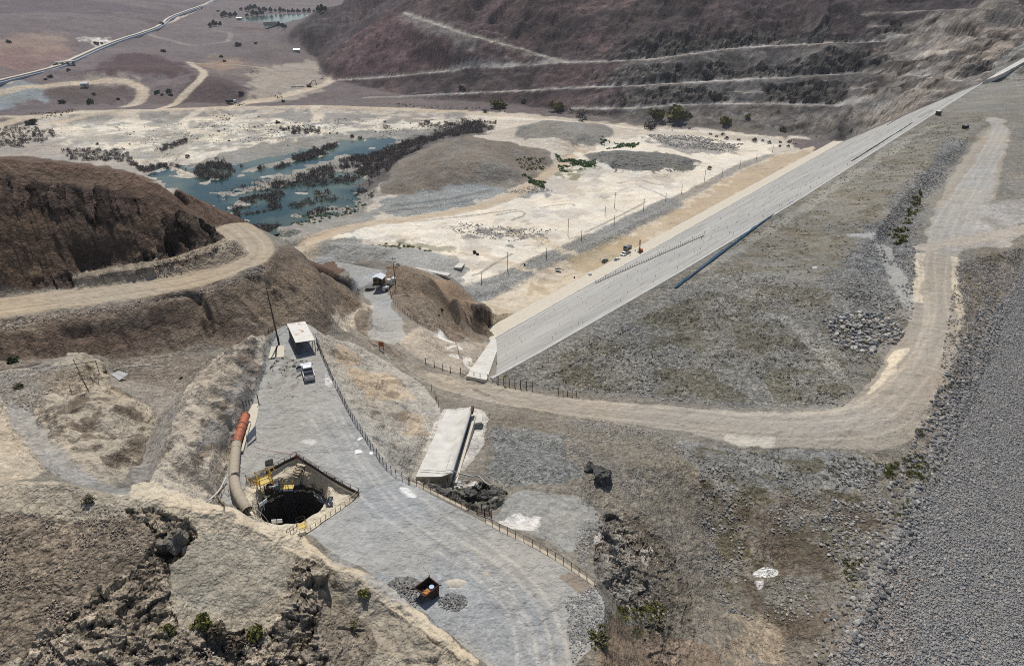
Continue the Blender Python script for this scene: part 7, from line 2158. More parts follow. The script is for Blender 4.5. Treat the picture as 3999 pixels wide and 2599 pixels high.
ql = [np.array(p) - [tq[0][0], tq[0][1], p[2]] + [0, 0, 0.2] for p in tq]
md_ = (ql[0] + ql[1]) / 2, (ql[2] + ql[3]) / 2
MB().slab([ql[0], md_[0], md_[1], ql[3]], 0.06).build('sheet', 'tile', tt_); MB().slab([md_[0] + [0.03, 0, 0.04], ql[1] + [0, 0, 0.04], ql[2] + [0, 0, 0.05], md_[1] + [0.03, 0, 0.05]], 0.06).build('sheet', 'tile', tt_)
hp = [np.array(G(x_, y_)) + [0, 0, 0.07] for x_, y_ in ((255, 861), (275, 856), (295, 852), (320, 850), (350, 850), (385, 852))]
tag(MB().tube([p - hp[0] for p in smooth_line(hp, 2)], 0.05, 5).build('water_pipe', 'pvc', None, loc=tuple(hp[0])), 'thin pale pipe lying in a curve on the gravel behind the left mound', 'pipe')

# ------------------------------------------------------------------ hut by the grey road
hb_ = G(886, 668)
hz = ground(hb_[0], hb_[1])
hut = thing('hut', 'small plywood hut on stilts with a white gabled roof beside the grey road', 'hut', (hb_[0] - 0.5, hb_[1], hz), math.radians(-12))
MB().box((0, 0, 2.9), (3.2, 2.8, 2.3)).build('wall', 'ply', hut)
MB().box((0.9, -1.42, 2.7), (0.9, 0.06, 1.9)).build('door', 'dark', hut)
MB().box((-0.7, -1.42, 3.2), (0.9, 0.05, 0.7)).build('window', 'glass', hut)
rf = MB()
for s_ in (-1, 1):
    rf.add([(0, -1.9, 4.75), (s_ * 2.0, -1.9, 4.0), (s_ * 2.0, 1.9, 4.0), (0, 1.9, 4.75), (0, -1.9, 4.67), (s_ * 2.0, -1.9, 3.92), (s_ * 2.0, 1.9, 3.92), (0, 1.9, 4.67)], [(0, 1, 2, 3), (7, 6, 5, 4), (0, 4, 5, 1), (1, 5, 6, 2), (2, 6, 7, 3), (3, 7, 4, 0)])
rf.build('roof', 'tinwhite', hut)
MB().add([(-1.5, -1.42, 4.05), (1.5, -1.42, 4.05), (0, -1.42, 4.6), (-1.5, -1.36, 4.05), (1.5, -1.36, 4.05), (0, -1.36, 4.6)], [(0, 1, 2), (5, 4, 3), (0, 3, 4, 1), (1, 4, 5, 2), (2, 5, 3, 0)]).build('gable', 'panel', hut)
MB().box((0, -0.3, 1.66), (3.6, 3.6, 0.16)).build('deck', 'wood', hut)
for x in (-1.5, 1.5):
    for y in (-1.5, 1.2):
        MB().bar((x, y, -0.3), (x, y, 1.6), 0.1, 5).build('leg', 'rustdark', hut)
for i, (dx, dy, lab) in enumerate(((2.9, -0.4, 'white water tank on a dark stand just right of the plywood hut'), (4.4, 0.6, 'white water tank nearest the hut pole'))):
    z = ground(hb_[0] + dx, hb_[1] + dy)
    t = thing('water_tank', lab, 'water tank', (hb_[0] + dx, hb_[1] + dy, z))
    MB().lathe((0, 0, 1.0 if i == 0 else 0.2), [(0.72, 0), (0.75, 0.1), (0.75, 1.2), (0.5, 1.4), (0.18, 1.45)], 14).build('tank', 'tank', t, smooth=False)
    MB().box((0, 0, 0.5 if i == 0 else 0.1), (1.5, 1.5, 0.9 if i == 0 else 0.2)).build('stand', 'grey_paint', t)
gt = thing('generator', 'grey machine box with a dark opening below the hut tanks', 'generator', (hb_[0] + 2.0, hb_[1] - 2.6, ground(hb_[0] + 2, hb_[1] - 2.6)), math.radians(-10))
MB().box((0, 0, 0.9), (2.2, 1.4, 1.5)).build('casing', 'lamp', gt, bevel=0.04); MB().box((0.5, -0.71, 0.7), (0.8, 0.04, 0.8)).build('vent', 'black', gt); MB().box((-0.4, 0, 1.75), (0.7, 0.5, 0.2)).build('hood', 'dark', gt)
for x in (-1.0, 1.0):
    MB().bar((x, -0.75, -0.2), (x, -0.75, 2.1), 0.06, 4).build('post', 'rustdark', gt)
pb2 = G(919, 659)
utility_pole('dark double crossarm pole standing beside the plywood hut', pb2, 9.5, 2, (-0.2, 0), 0.15, brace=False)
for px, lab in (((911, 660), 'open black box with a pale rim at the foot of the hut pole'), ((925, 616), 'open black box with a pale rim on the hill crest behind the hut pole')):
    b_ = G(*px)
    t = thing('culvert_box', lab, 'box', b_, 0.3)
    for x, y, sx, sy in ((0, 0.8, 1.8, 0.12), (0, -0.8, 1.8, 0.12), (0.85, 0, 0.12, 1.5), (-0.85, 0, 0.12, 1.5)):
        MB().box((x, y, 0.3), (sx, sy, 0.8)).build('side', 'cream', t)
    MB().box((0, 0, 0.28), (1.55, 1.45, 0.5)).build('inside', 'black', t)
b_ = G(872, 668)
for k, (px, r_, h_, lab) in enumerate((((866, 664), 2.2, 0.9, 'dark gravel heap in front of the plywood hut'), ((905, 622), 1.6, 0.7, 'brown earth heap behind the hut tanks'))):
    c_ = G(*px); mb = MB(); n_ = 18
    rs_ = random.Random(k)
    v = [(0, 0, h_)] + [(rr_ * r_ * math.cos(a) * 1.3, rr_ * r_ * math.sin(a), h_ * zz + rs_.uniform(-.06, .06)) for rr_, zz in ((0.35, 0.75), (0.7, 0.38), (1.0, -0.05)) for a in np.linspace(0, 2 * math.pi, n_, endpoint=False)]
    f = [(0, 1 + q_, 1 + (q_ + 1) % n_) for q_ in range(n_)] + [(1 + r2 * n_ + q_, 1 + (r2 + 1) * n_ + q_, 1 + (r2 + 1) * n_ + (q_ + 1) % n_, 1 + r2 * n_ + (q_ + 1) % n_) for r2 in range(2) for q_ in range(n_)]
    tag(mb.add(v, f).build('gravel_heap', 'rock' if k == 0 else 'vest', None, smooth=True, loc=c_), lab, 'gravel heap')

# ------------------------------------------------------------------ machines in the toe pit
hd = heading(G(1490, 592), G(1560, 550))
a_ = G(1406, 608)
pickup('dark grey pickup parked on the sand left of the white one', a_, hd + math.pi * 0 + 0.05, M['grey_paint'])
a_ = G(1434, 606)
pickup('white pickup parked on the sand behind the flatbed truck', a_, hd, M['white'])


def flatbed(label, loc, rz, cabm, cargo=True):
    t = thing('flatbed_truck', label, 'truck', loc, rz)
    MB().box((0, 0, 0.8), (7.6, 1.0, 0.3)).build('chassis', 'dark', t)
    c_ = MB()
    c_.prism([(2.0, 0.7), (2.0, 2.5), (2.15, 2.65), (3.2, 2.65), (3.35, 2.55), (3.6, 1.75), (4.6, 1.55), (4.75, 1.4), (4.75, 0.7)], -1.1, 1.1)
    c_.build('cab', cabm, t, bevel=0.05)
    MB().slab([(3.38, -0.95, 2.5), (3.38, 0.95, 2.5), (3.64, 0.98, 1.82), (3.64, -0.98, 1.82)], 0.04).build('windscreen', 'glass', t).location = (0.04, 0, 0.02)
    for s_ in (-1, 1):
        MB().box((2.75, s_ * 1.1, 2.1), (0.9, 0.05, 0.65)).build('side_window', 'glass', t)
        MB().box((4.78, s_ * 0.8, 1.1), (0.06, 0.36, 0.24)).build('headlight', 'lamp', t)
        wheel(t, 3.6, s_ * 1.0, 0.5, 0.5, 0.32); wheel(t, -1.6, s_ * 0.95, 0.5, 0.5, 0.5); wheel(t, -2.9, s_ * 0.95, 0.5, 0.5, 0.5)
    MB().box((4.8, 0, 0.6), (0.2, 2.2, 0.3)).build('bumper', 'dark', t); MB().box((4.77, 0, 1.2), (0.05, 1.0, 0.5)).build('grille', 'dark', t)
    MB().box((-1.1, 0, 1.1), (5.6, 2.4, 0.16)).build('bed', 'wood', t)
    for s_ in (-1, 1):
        MB().box((-1.1, s_ * 1.18, 1.35), (5.6, 0.06, 0.45)).build('side_board', 'grey_paint', t)
    return t


a_ = G(1455, 592)
flatbed('white cab flatbed truck parked nose down beside the drill rig', a_, hd + math.pi, M['white'])
a_ = G(1458, 585)
t = thing('water_truck', 'grey green cab truck standing behind the white flatbed truck', 'truck', (a_[0] + 0.5, a_[1] + 4, a_[2]), hd + math.pi)
MB().prism([(1.2, 0.6), (1.2, 2.6), (1.4, 2.75), (2.7, 2.75), (3.0, 1.7), (3.05, 0.6)], -1.15, 1.15).build('cab', 'teal', t, bevel=0.05)
MB().slab([(2.72, -1.0, 2.6), (2.72, 1.0, 2.6), (3.02, 1.0, 1.75), (3.02, -1.0, 1.75)], 0.04).build('windscreen', 'glass', t).location = (0.04, 0, 0.02)
MB().box((-1.2, 0, 0.85), (5.2, 1.0, 0.3)).build('chassis', 'dark', t); MB().box((-1.2, 0, 1.5), (4.6, 2.2, 0.9)).build('load', 'grey_paint', t)
for s_ in (-1, 1):
    for x in (2.1, -1.6, -2.9):
        wheel(t, x, s_ * 1.0, 0.5, 0.5, 0.35)
a_ = G(1488, 588)
rg_ = thing('drill_rig', 'orange drill rig with a tall mast on the sand beside the dam toe', 'drill rig', a_, hd)
for s_ in (-1, 1):
    MB().prism([(-1.6, 0.1), (-1.8, 0.45), (-1.5, 0.8), (1.5, 0.8), (1.8, 0.45), (1.6, 0.1)], s_ * 1.0 - 0.22, s_ * 1.0 + 0.22).build('track', 'rubber', rg_)
MB().box((0, 0, 1.0), (3.4, 1.8, 0.4)).build('chassis', 'dark', rg_); MB().box((0.7, 0, 1.75), (1.8, 1.6, 1.2)).build('engine_cover', 'rigorange', rg_, bevel=0.06)
ms = MB()
for x, y in ((-1.6, -0.3), (-1.6, 0.3), (-1.15, -0.3), (-1.15, 0.3)):
    ms.bar((x, y, 0.2), (x, y, 8.2), 0.06, 4)
for k in range(16):
    z = 0.4 + k * 0.5
    ms.bar((-1.6, -0.3, z), (-1.15, -0.3, z + 0.5), 0.035, 4); ms.bar((-1.6, 0.3, z), (-1.15, 0.3, z + 0.5), 0.035, 4); ms.bar((-1.6, -0.3, z), (-1.6, 0.3, z + 0.5), 0.035, 4)
ms.build('mast', 'rust', rg_)
MB().box((-1.38, 0, 8.25), (0.6, 0.75, 0.35)).build('crown_block', 'dark', rg_); MB().box((-1.38, 0, 3.4), (0.5, 0.55, 0.9)).build('rotary_head', 'rigorange', rg_)
MB().bar((0.2, 0, 2.2), (-1.3, 0, 4.6), 0.09, 6).build('mast_stay', 'dark', rg_)
a_ = G(1512, 585)
t = thing('compressor', 'small orange trailer machine right of the drill rig', 'compressor', a_, hd)
MB().box((0, 0, 0.95), (2.2, 1.2, 0.9)).build('body', 'rigorange', t, bevel=0.05); MB().bar((1.1, 0, 0.5), (2.2, 0, 0.4), 0.06, 5).build('drawbar', 'dark', t)
for s_ in (-1, 1):
    wheel(t, -0.2, s_ * 0.65, 0.35, 0.35, 0.2)
a_ = G(1505, 590); tag(MB().box((0, 0, 0.3), (2.6, 0.7, 0.5), 0.3).box((0.6, 0.7, 0.2), (1.8, 0.3, 0.3), 0.1).build('drill_pipe_stack', 'dark', None, loc=a_), 'dark stack of drill pipes lying in front of the drill rig', 'pipe stack')
for px, lab, sh_, rz in (((1393.5, 611), 'worker in a brown jacket standing left of the white pickup on the sand', 'vest', 0.3), ((1476, 586), 'worker in dark clothes standing left of the drill rig, the outer of two', 'trouser', 1.2), ((1482.5, 584), 'worker in dark clothes standing left of the drill rig, the nearer of two', 'vest', 2.0), ((1464, 597), 'worker in a pale jacket standing in front of the flatbed truck bed', 'timber', -1)):
    person(lab, G(*px) if px[0] != 1393.5 else G(1394.5, 607), rz, sh_, 'trouser', 'hat', group='workers in the toe pit')
a_ = G(1371, 641)
t = thing('water_tank', 'pale round water tank standing alone on the sand near the dam toe', 'water tank', a_)
MB().lathe((0, 0, 0), [(0.95, 0), (1.0, 0.1), (1.0, 1.7), (0.7, 1.95), (0.25, 2.0)], 18).build('tank', 'tank', t); MB().lathe((0, 0, 2.0), [(0.26, 0), (0.24, 0.12)], 10).build('lid', 'grey_paint', t)
a_ = G(1297, 630)
t = thing('trailer', 'low flat trailer on the track beside the coffer berm gap', 'trailer', a_, 0.1)
MB().box((0, 0, 0.75), (3.2, 1.8, 0.16)).build('deck', 'tile', t); MB().bar((1.6, 0, 0.7), (3.0, 0, 0.5), 0.07, 5).build('drawbar', 'dark', t); MB().box((0, 0.85, 1.0), (3.2, 0.08, 0.4)).build('side_board', 'dark', t)
for s_ in (-1, 1):
    wheel(t, -0.3, s_ * 0.95, 0.4, 0.4, 0.2)
a_ = G(1335, 646); tag(MB().box((0, 0, 0.3), (0.8, 0.7, 0.7)).box((0.1, 0.05, 0.75), (0.5, 0.4, 0.2)).build('dark_box', 'dark', None, loc=a_), 'small dark box on the sand left of the pale tank', 'box')
for k, (px, r_, lab) in enumerate((((1103, 589), 0.95, 'larger of two black rolls lying on the pale ground'), ((1110, 593), 0.7, 'smaller of two black rolls lying on the pale ground'))):
    a_ = G(*px)
    t = thing('black_roll', lab, 'roll', a_, 0.4 + k)
    v, f = cyl_y((0, 0, r_ * 0.95), r_, 1.4, 16); MB().add(v, f).build('roll', 'rubber', t)
    v, f = cyl_y((0, 0, r_ * 0.95), r_ * 0.35, 1.46, 10); MB().add(v, f).build('core', 'dark', t)
a_ = G(1219, 617)
t = thing('signal_box', 'small dark cabinet with a red top beside the coffer berm', 'cabinet', a_)
MB().box((0, 0, 0.6), (0.8, 0.6, 1.2)).build('cabinet', 'dark', t); MB().box((0, 0, 1.28), (0.9, 0.7, 0.14)).build('top', 'red', t)
# pale slabs on the terrace
for quad, lab in (([(962, 622), (974, 622), (1048, 635), (1040, 641)], 'long cream slab at the edge of the grey terrace'), ([(1054, 621), (1066, 611), (1080, 612), (1072, 622)], 'short cream slab beside the grey terrace berm')):
    z = max(p[2] for p in GL(*quad)) + 0.15
    q = [up(*p, z) for p in quad]
    tag(MB().slab([(p[0] - q[0][0], p[1] - q[0][1], 0) for p in q], 0.8).build('concrete_slab', 'white_conc', None, loc=(q[0][0], q[0][1], z)), lab, 'concrete slab')

# ------------------------------------------------------------------ poles on the plain
POLES = [((1180, 630), (1180, 586), 1), ((1119, 659), (1119, 631), 0), ((1270, 601), (1270, 575), 0), ((1320, 549), (1320, 509), 1), ((1351, 560), (1351, 535), 0), ((1428, 484), (1429, 448), 2), ((1406, 503), (1407, 480), 0), ((1427, 525), (1427, 500), 0), ((1495, 492), (1495, 463), 1), ((1547, 468), (1548, 449), 0), ((1584, 450), (1584, 430), 0), ((1637, 422), (1637, 395), 1), ((1678, 410), (1678, 390), 0), ((1719, 392), (1720, 372), 0), ((1757, 376), (1757, 358), 0), ((1795, 355), (1795, 337), 0), ((415, 392), (415, 378), 0), ((517, 428), (517, 412), 1)]
PLAB = ['tall pole nearest the hut, one crossarm, by the low berm', 'shortest stub pole at the near left end of the coffer berm', 'plain pole close to the coffer berm gap', 'tall crossarm pole near the rubble strip on the pale ground', 'short plain pole beside the coffer berm, right of the crossarm one', 'tall pole with two crossarms in the middle of the pale ground', 'thin plain pole left of the two crossarm pole', 'thin plain pole in front of the two crossarm pole', 'crossarm pole at the corner of the coffer berm', 'small pole behind the berm corner', 'plain pole on the berm line beyond its bend', 'crossarm pole further along the far berm', 'plain pole in front of the dark gravel stockpile', 'plain pole near the far end of the sand strip', 'distant pole before the scrub strip', 'farthest pole at the edge of the scrub strip', 'small leaning pole on the left river bank', 'pole standing in the river on a sand islet']
for (b_, t_, n_), lab in zip(POLES, PLAB):
    p = G(*b_)
    h = (b_[1] - t_[1]) * mpp(p) / math.cos(math.atan2(CAM_H - p[2], math.hypot(p[0], p[1])))
    utility_pole(lab + (' standing' if len(lab.split()) < 4 else ''), p, h, n_, (0, 0), 0.6, 'poles across the valley floor', r=0.19)

# ------------------------------------------------------------------ stones
def dam_region(n, s0, s1, o0, o1, seed):
    rg = np.random.default_rng(seed)
    s_ = rg.uniform(s0, s1, n); o_ = o0 + (o1 - o0) * rg.random(n)
    p = TA[None] + DU[None] * s_[:, None] + DN[None] * o_[:, None]
    return np.column_stack([p, bil(H_BASE, p[:, 0], p[:, 1])]), rg


pA, rg = dam_region(92000, -165, -10, 176.5, 209, 21)
pB, rg2 = dam_region(24000, -10, 90, 177.5, 206, 22)
rsz = np.concatenate([rg.uniform(0.2, 0.46, len(pA)) * (1 + 0.9 * (rg.random(len(pA)) < 0.04)), rg2.uniform(0.3, 0.68, len(pB))])
scatter('riprap', np.vstack([pA, pB]), rsz, 'riprap', None, None, 0, 31, 0.6, 0.42)
# larger stones dumped along the riprap edge and the fill
edge, rg = dam_region(1500, -150, 0, 173.5, 179.5, 23)
scatter('edge_stones', edge, rg.uniform(0.4, 1.1, len(edge)), 'stones', None, None, 1, 32, 0.75, 0.3)
sets = [([(1240, 850), (1560, 665), (1800, 640), (1960, 690), (2060, 850), (1960, 945), (1600, 935), (1260, 905)], 3600, 0.54, 7, 0.16, 0.62),
        ([(1960, 690), (2060, 500), (2180, 370), (2260, 310), (2210, 400), (2130, 520), (2120, 740), (2020, 800)], 2600, 0.42, 6, 0.3, 0.9),
        ([(2225, 610), (2400, 580), (2400, 760), (2250, 950), (2150, 1050)], 2600, 0.4, 6, 0.25, 0.75),
        ([(1620, 1080), (2080, 1080), (2030, 1290), (1925, 1540), (1750, 1540), (1640, 1300)], 2400, 0.52, 7, 0.15, 0.6),
        ([(1960, 1080), (2060, 1080), (2020, 1180), (1960, 1320), (1900, 1260)], 500, 0.4, 5, 0.3, 0.8),
        ([(1110, 980), (1500, 985), (1600, 1080), (1480, 1160), (1180, 1120)], 2600, 0.45, 5, 0.12, 0.4),
        ([(1300, 980), (1380, 970), (1600, 1040), (1620, 1080), (1540, 1040)], 500, 0.3, 5, 0.2, 0.5),
        ([(1310, 1390), (1400, 1380), (1405, 1460), (1330, 1546)], 900, 0.3, 3, 0.1, 0.3),
        ([(1335, 1290), (1345, 1225), (1375, 1230), (1360, 1330)], 300, 0.2, 3, 0.15, 0.4),
        ([(1380, 1190), (1530, 1260), (1560, 1460), (1420, 1400)], 1200, 0.4, 3, 0.15, 0.6),
        ([(60, 1190), (340, 1190), (360, 1280), (200, 1400), (60, 1540), (0, 1540), (0, 1200)], 1700, 0.47, 3, 0.08, 0.3),
        ([(120, 1400), (360, 1440), (600, 1480), (720, 1420), (770, 1546), (60, 1546)], 1100, 0.5, 3, 0.08, 0.34),
        ([(0, 865), (210, 855), (220, 900), (100, 940), (0, 930)], 700, 0.42, 3, 0.12, 0.35),
        ([(250, 850), (480, 830), (430, 930), (340, 980), (300, 910)], 600, 0.35, 4, 0.1, 0.25),
        ([(0, 752), (300, 708), (520, 662), (620, 620), (640, 590), (620, 640), (520, 675), (300, 722), (0, 768)], 900, 0.35, 4, 0.2, 0.6),
        ([(100, 650), (400, 600), (545, 560), (560, 590), (400, 645), (150, 672)], 500, 0.45, 4, 0.2, 0.6),
        ([(860, 1200), (1130, 1290), (1330, 1546), (1110, 1546), (940, 1390)], 500, 0.4, 5, 0.05, 0.14)]
allp, alls = [], []
for k, (poly, n_, thr, sc_, lo, hi) in enumerate(sets):
    q_ = inpoly(poly, n_, 100 + k, thr, sc_)
    rg = np.random.default_rng(200 + k)
    allp.append(q_); alls.append(lo + (hi - lo) * rg.random(len(q_)) ** 2.5)
nb_ = [9, 10, 11, 12, 13, 14, 15]
scatter('loose_stones', np.vstack([p for k, p in enumerate(allp) if k not in nb_]), np.concatenate([p for k, p in enumerate(alls) if k not in nb_]), 'stones', None, None, 0, 33, 0.7, 0.25)
scatter('rock_fragments', np.vstack([allp[k] for k in nb_]), np.concatenate([alls[k] for k in nb_]), 'brownstones', None, None, 0, 36, 0.75, 0.3)
far_sets = [([(1500, 318), (1620, 322), (1730, 340), (1690, 358), (1560, 350)], 1500, 0.3, 0.9, 2.4), ([(1030, 522), (1320, 545), (1240, 580), (1060, 550)], 600, 0.5, 0.5, 1.6),
            ([(1180, 455), (1250, 440), (1290, 452), (1210, 462)], 260, 0.3, 0.6, 1.6), ([(560, 440), (700, 425), (690, 450), (600, 470)], 260, 0.4, 0.6, 2.0),
            ([(720, 440), (830, 425), (840, 470), (720, 480)], 300, 0.4, 0.6, 2.0), ([(250, 290), (800, 275), (1000, 300), (700, 330), (330, 340)], 900, 0.55, 0.8, 2.2), ([(880, 300), (1080, 292), (1000, 330), (880, 330)], 400, 0.45, 0.8, 2.2),
            ([(400, 350), (470, 440), (430, 460), (360, 380)], 250, 0.45, 0.7, 1.8)]
allp, alls = [], []
for k, (poly, n_, thr, lo, hi) in enumerate(far_sets):
    q_ = inflat(poly, n_, 300 + k, thr, 14)
    rg = np.random.default_rng(400 + k); allp.append(q_); alls.append(lo + (hi - lo) * rg.random(len(q_)) ** 2)
scatter('rubble_spread', np.vstack(allp), np.concatenate(alls), 'stones', None, None, 0, 34, 0.6, 0.25)
# coffer berm and stockpile 3 lumps
q_ = inpoly([(1365, 366), (1400, 353), (1500, 356), (1600, 367), (1622, 385), (1560, 400), (1430, 400)], 700, 500)
scatter('gravel_lumps', q_, np.random.default_rng(5).uniform(1.5, 3.2, len(q_)), 'gravel' if 'gravel' in M else 'rock', None, None, 1, 35, 0.5, 0.5)

q_ = inpoly([(1915, 745), (1960, 722), (2050, 728), (2106, 770), (2085, 800), (2040, 800), (2030, 826), (1990, 820), (1930, 792)], 700, 63)
scatter('small_boulders', q_, np.random.default_rng(64).uniform(0.35, 0.8, len(q_)), 'stones', None, None, 1, 37, 0.8, 0.2)
# the heap of round boulders beside the road: each boulder its own thing
bp_ = inpoly([(1915, 745), (1960, 722), (2050, 728), (2106, 770), (2085, 800), (2040, 800), (2030, 826), (1990, 820), (1930, 792)], 270, 61)
bc_ = bp_[:, :2].mean(0)
rg = np.random.default_rng(62)
bmats = [mat('boulder %s' % n_, c_, 0.9, 0, 0.2, 1.5) for n_, c_ in (('grey', (0.30, 0.30, 0.29)), ('pale', (0.44, 0.42, 0.38)), ('dark', (0.19, 0.19, 0.19)), ('brown', (0.32, 0.27, 0.21)))]
bmesh_ = [rock_mesh('boulder', 70 + k, 2, bmats[k % 4], 0.78, True) for k in range(8)]
for k, p in enumerate(bp_):
    s_ = rg.uniform(0.55, 1.35)
    dd_ = math.hypot(p[0] - bc_[0], p[1] - bc_[1])
    o = bpy.data.objects.new('boulder', bmesh_[int(rg.integers(0, 8))]); COL.objects.link(o)
    o.location = (p[0], p[1], p[2] + s_ * 0.2 + max(0, 0.9 - dd_ * 0.09) * rg.random())
    o.scale = (s_ * rg.uniform(0.9, 1.25), s_ * rg.uniform(0.8, 1.1), s_); o.rotation_euler = (rg.uniform(-.3, .3), rg.uniform(-.3, .3), rg.uniform(0, 6.28))
    tag(o, 'rounded grey boulder in the dumped boulder heap inside the road bend', 'boulder', 'boulders heaped inside the road bend')


def outcrop(label, px, size, seed, rz=0.0, mm='rockdark', sink=0.35, cat='rock outcrop', world_=None):
    bm = bmesh.new(); bmesh.ops.create_icosphere(bm, subdivisions=4, radius=0.5)
    co = np.array([v.co for v in bm.verts])
    rs_ = random.Random(seed)
    pl_ = [(np.array(Vector((rs_.gauss(0, 1), rs_.gauss(0, 1), rs_.gauss(0, 0.8))).normalized()), rs_.uniform(0.22, 0.4)) for _ in range(16)]
    for n_, d_ in pl_:
        k = co @ n_
        co = co - np.where(k > d_, k - d_, 0)[:, None] * n_[None]
    w_ = co * np.array(size)
    d1 = cells(w_[:, 0] + w_[:, 2] * 0.7, w_[:, 1] - w_[:, 2] * 0.5, 0.9, seed) - 0.5
    d2 = cells(w_[:, 0] - w_[:, 2], w_[:, 1] + w_[:, 2] * 0.6, 0.4, seed + 9) - 0.5
    nr_ = co / np.linalg.norm(co, axis=1)[:, None]
    w_ = w_ + nr_ * (d1 * 0.32 + d2 * 0.14)[:, None]
    for v, c_ in zip(bm.verts, w_):
        v.co = c_
    me = bpy.data.meshes.new('rock_outcrop'); bm.to_mesh(me); bm.free(); me.materials.append(M[mm])
    o = bpy.data.objects.new('rock_outcrop', me); COL.objects.link(o)
    p = G(*px) if world_ is None else world_
    o.location = (p[0], p[1], p[2] + size[2] * (0.5 - sink)); o.rotation_euler = (0, 0, rz)
    return tag(o, label, cat)


outcrop('large black craggy outcrop standing out of the grey hillside', (1402, 1112), (4.6, 3.4, 4.0), 5, 0.4)
outcrop('low black rock rib just left of the large black outcrop', (1372, 1090), (3.0, 2.0, 1.6), 6, 0.9)
outcrop('overhanging brown rock block above a dark hollow on the near ridge', (412, 1262), (3.6, 2.6, 2.6), 7, 0.2, 'cliff' if 'cliff' in M else 'rock')
outcrop('blocky rock beside the dark hollow on the near ridge', (372, 1275), (2.2, 1.8, 2.2), 8, 1.0, 'cliff' if 'cliff' in M else 'rock')
outcrop('dark pinnacle rock low on the hillside below the guard rail', (1500, 1356), (1.0, 0.9, 2.2), 9, 0.3)
for k, (px, sz, lab) in enumerate((((1030, 1150), (3.2, 2.0, 1.8), 'black layered rock face under the guard rail, nearest the chute'), ((1085, 1152), (3.4, 2.0, 2.0), 'black layered rock face under the guard rail, in the middle'), ((1140, 1150), (3.6, 2.2, 1.9), 'black layered rock face beside the bare grey ledge'), ((1410, 1245), (1.6, 1.4, 2.0), 'dark rock step at the right end of the bare grey ledge'), ((1425, 1290), (2.4, 1.8, 1.8), 'broken dark rock below the bare grey ledge'), ((1455, 1330), (2.2, 1.7, 1.6), 'broken dark rock above the pinnacle on the hillside'))):
    outcrop(lab, px, sz, 20 + k, 0.3 * k)

# ------------------------------------------------------------------ plants
def leaf_mat(name, c0, c1):
    m, t, b = nt(name); lk = t.links.new
    g = N(t, 'ShaderNodeNewGeometry'); no = N(t, 'ShaderNodeTexNoise', Scale=1.1, Detail=3.0); lk(g.outputs['Position'], no.inputs['Vector'])
    cr = N(t, 'ShaderNodeValToRGB'); lk(no.outputs['Fac'], cr.inputs['Fac'])
    e = cr.color_ramp.elements; e[0].position = 0.35; e[1].position = 0.65; e[0].color = (*c0, 1); e[1].color = (*c1, 1)
    lk(cr.outputs[0], b.inputs['Base Color']); b.inputs['Roughness'].default_value = 0.8; b.inputs['Specular IOR Level'].default_value = 0.15
    return m


M['twig'] = leaf_mat('bare grey twigs', (0.085, 0.072, 0.066), (0.17, 0.145, 0.125))
M['bush'] = leaf_mat('dark green leaves', (0.022, 0.036, 0.016), (0.055, 0.075, 0.032))
M['green'] = leaf_mat('bright green leaves', (0.05, 0.11, 0.035), (0.11, 0.17, 0.065))
M['olive'] = leaf_mat('dry olive grass', (0.11, 0.10, 0.055), (0.19, 0.17, 0.095))
M['yellowgreen'] = leaf_mat('yellow green scrub', (0.10, 0.10, 0.025), (0.16, 0.15, 0.05))
M['rusttuft'] = leaf_mat('dry brown tufts', (0.10, 0.082, 0.058), (0.17, 0.14, 0.10))


def bush_arrays(seed, n, flat=0.8, leaf=0.14, upright=0.0):
    """crown of small leaf faces inside a lobed volume of unit width"""
    rg = np.random.default_rng(seed)
    lob = rg.uniform(-0.28, 0.28, (6, 3)); lob[:, 2] = rg.uniform(0.15, 0.55, 6); lr = rg.uniform(0.16, 0.32, 6)
    k = rg.integers(0, 6, n)
    d = rg.normal(0, 1, (n, 3)); d /= np.linalg.norm(d, axis=1)[:, None]
    c = lob[k] + d * (lr[k] * rg.random(n) ** 0.4)[:, None]
    c[:, 2] = np.abs(c[:, 2]) * flat
    a = rg.normal(0, 1, (n, 3)); a[:, 2] = a[:, 2] * (1 - upright) + upright * 2; a /= np.linalg.norm(a, axis=1)[:, None]
    b = np.cross(a, rg.normal(0, 1, (n, 3))); b /= np.linalg.norm(b, axis=1)[:, None] + 1e-9
    s_ = (leaf * rg.uniform(0.5, 1.3, n))[:, None]
    w_ = 0.5 - 0.36 * upright
    v = np.stack([c - a * s_ - b * s_ * w_ * 0.6, c - a * s_ * 0.2 + b * s_ * w_, c + a * s_, c + a * s_ * 0.2 - b * s_ * w_], 1).reshape(-1, 3)
    f = np.arange(n * 4).reshape(-1, 4)
    return v, f


def mesh_np(name, v, f, material):
    me = bpy.data.meshes.new(name)
    k = f.shape[1]
    me.vertices.add(len(v)); me.vertices.foreach_set('co', np.asarray(v, np.float32).ravel())
    me.loops.add(f.size); me.loops.foreach_set('vertex_index', f.astype(np.int32).ravel())
    me.polygons.add(len(f)); me.polygons.foreach_set('loop_start', np.arange(0, f.size, k, dtype=np.int32))
    me.update(); me.validate(); me.materials.append(M[material] if isinstance(material, str) else material)
    return me


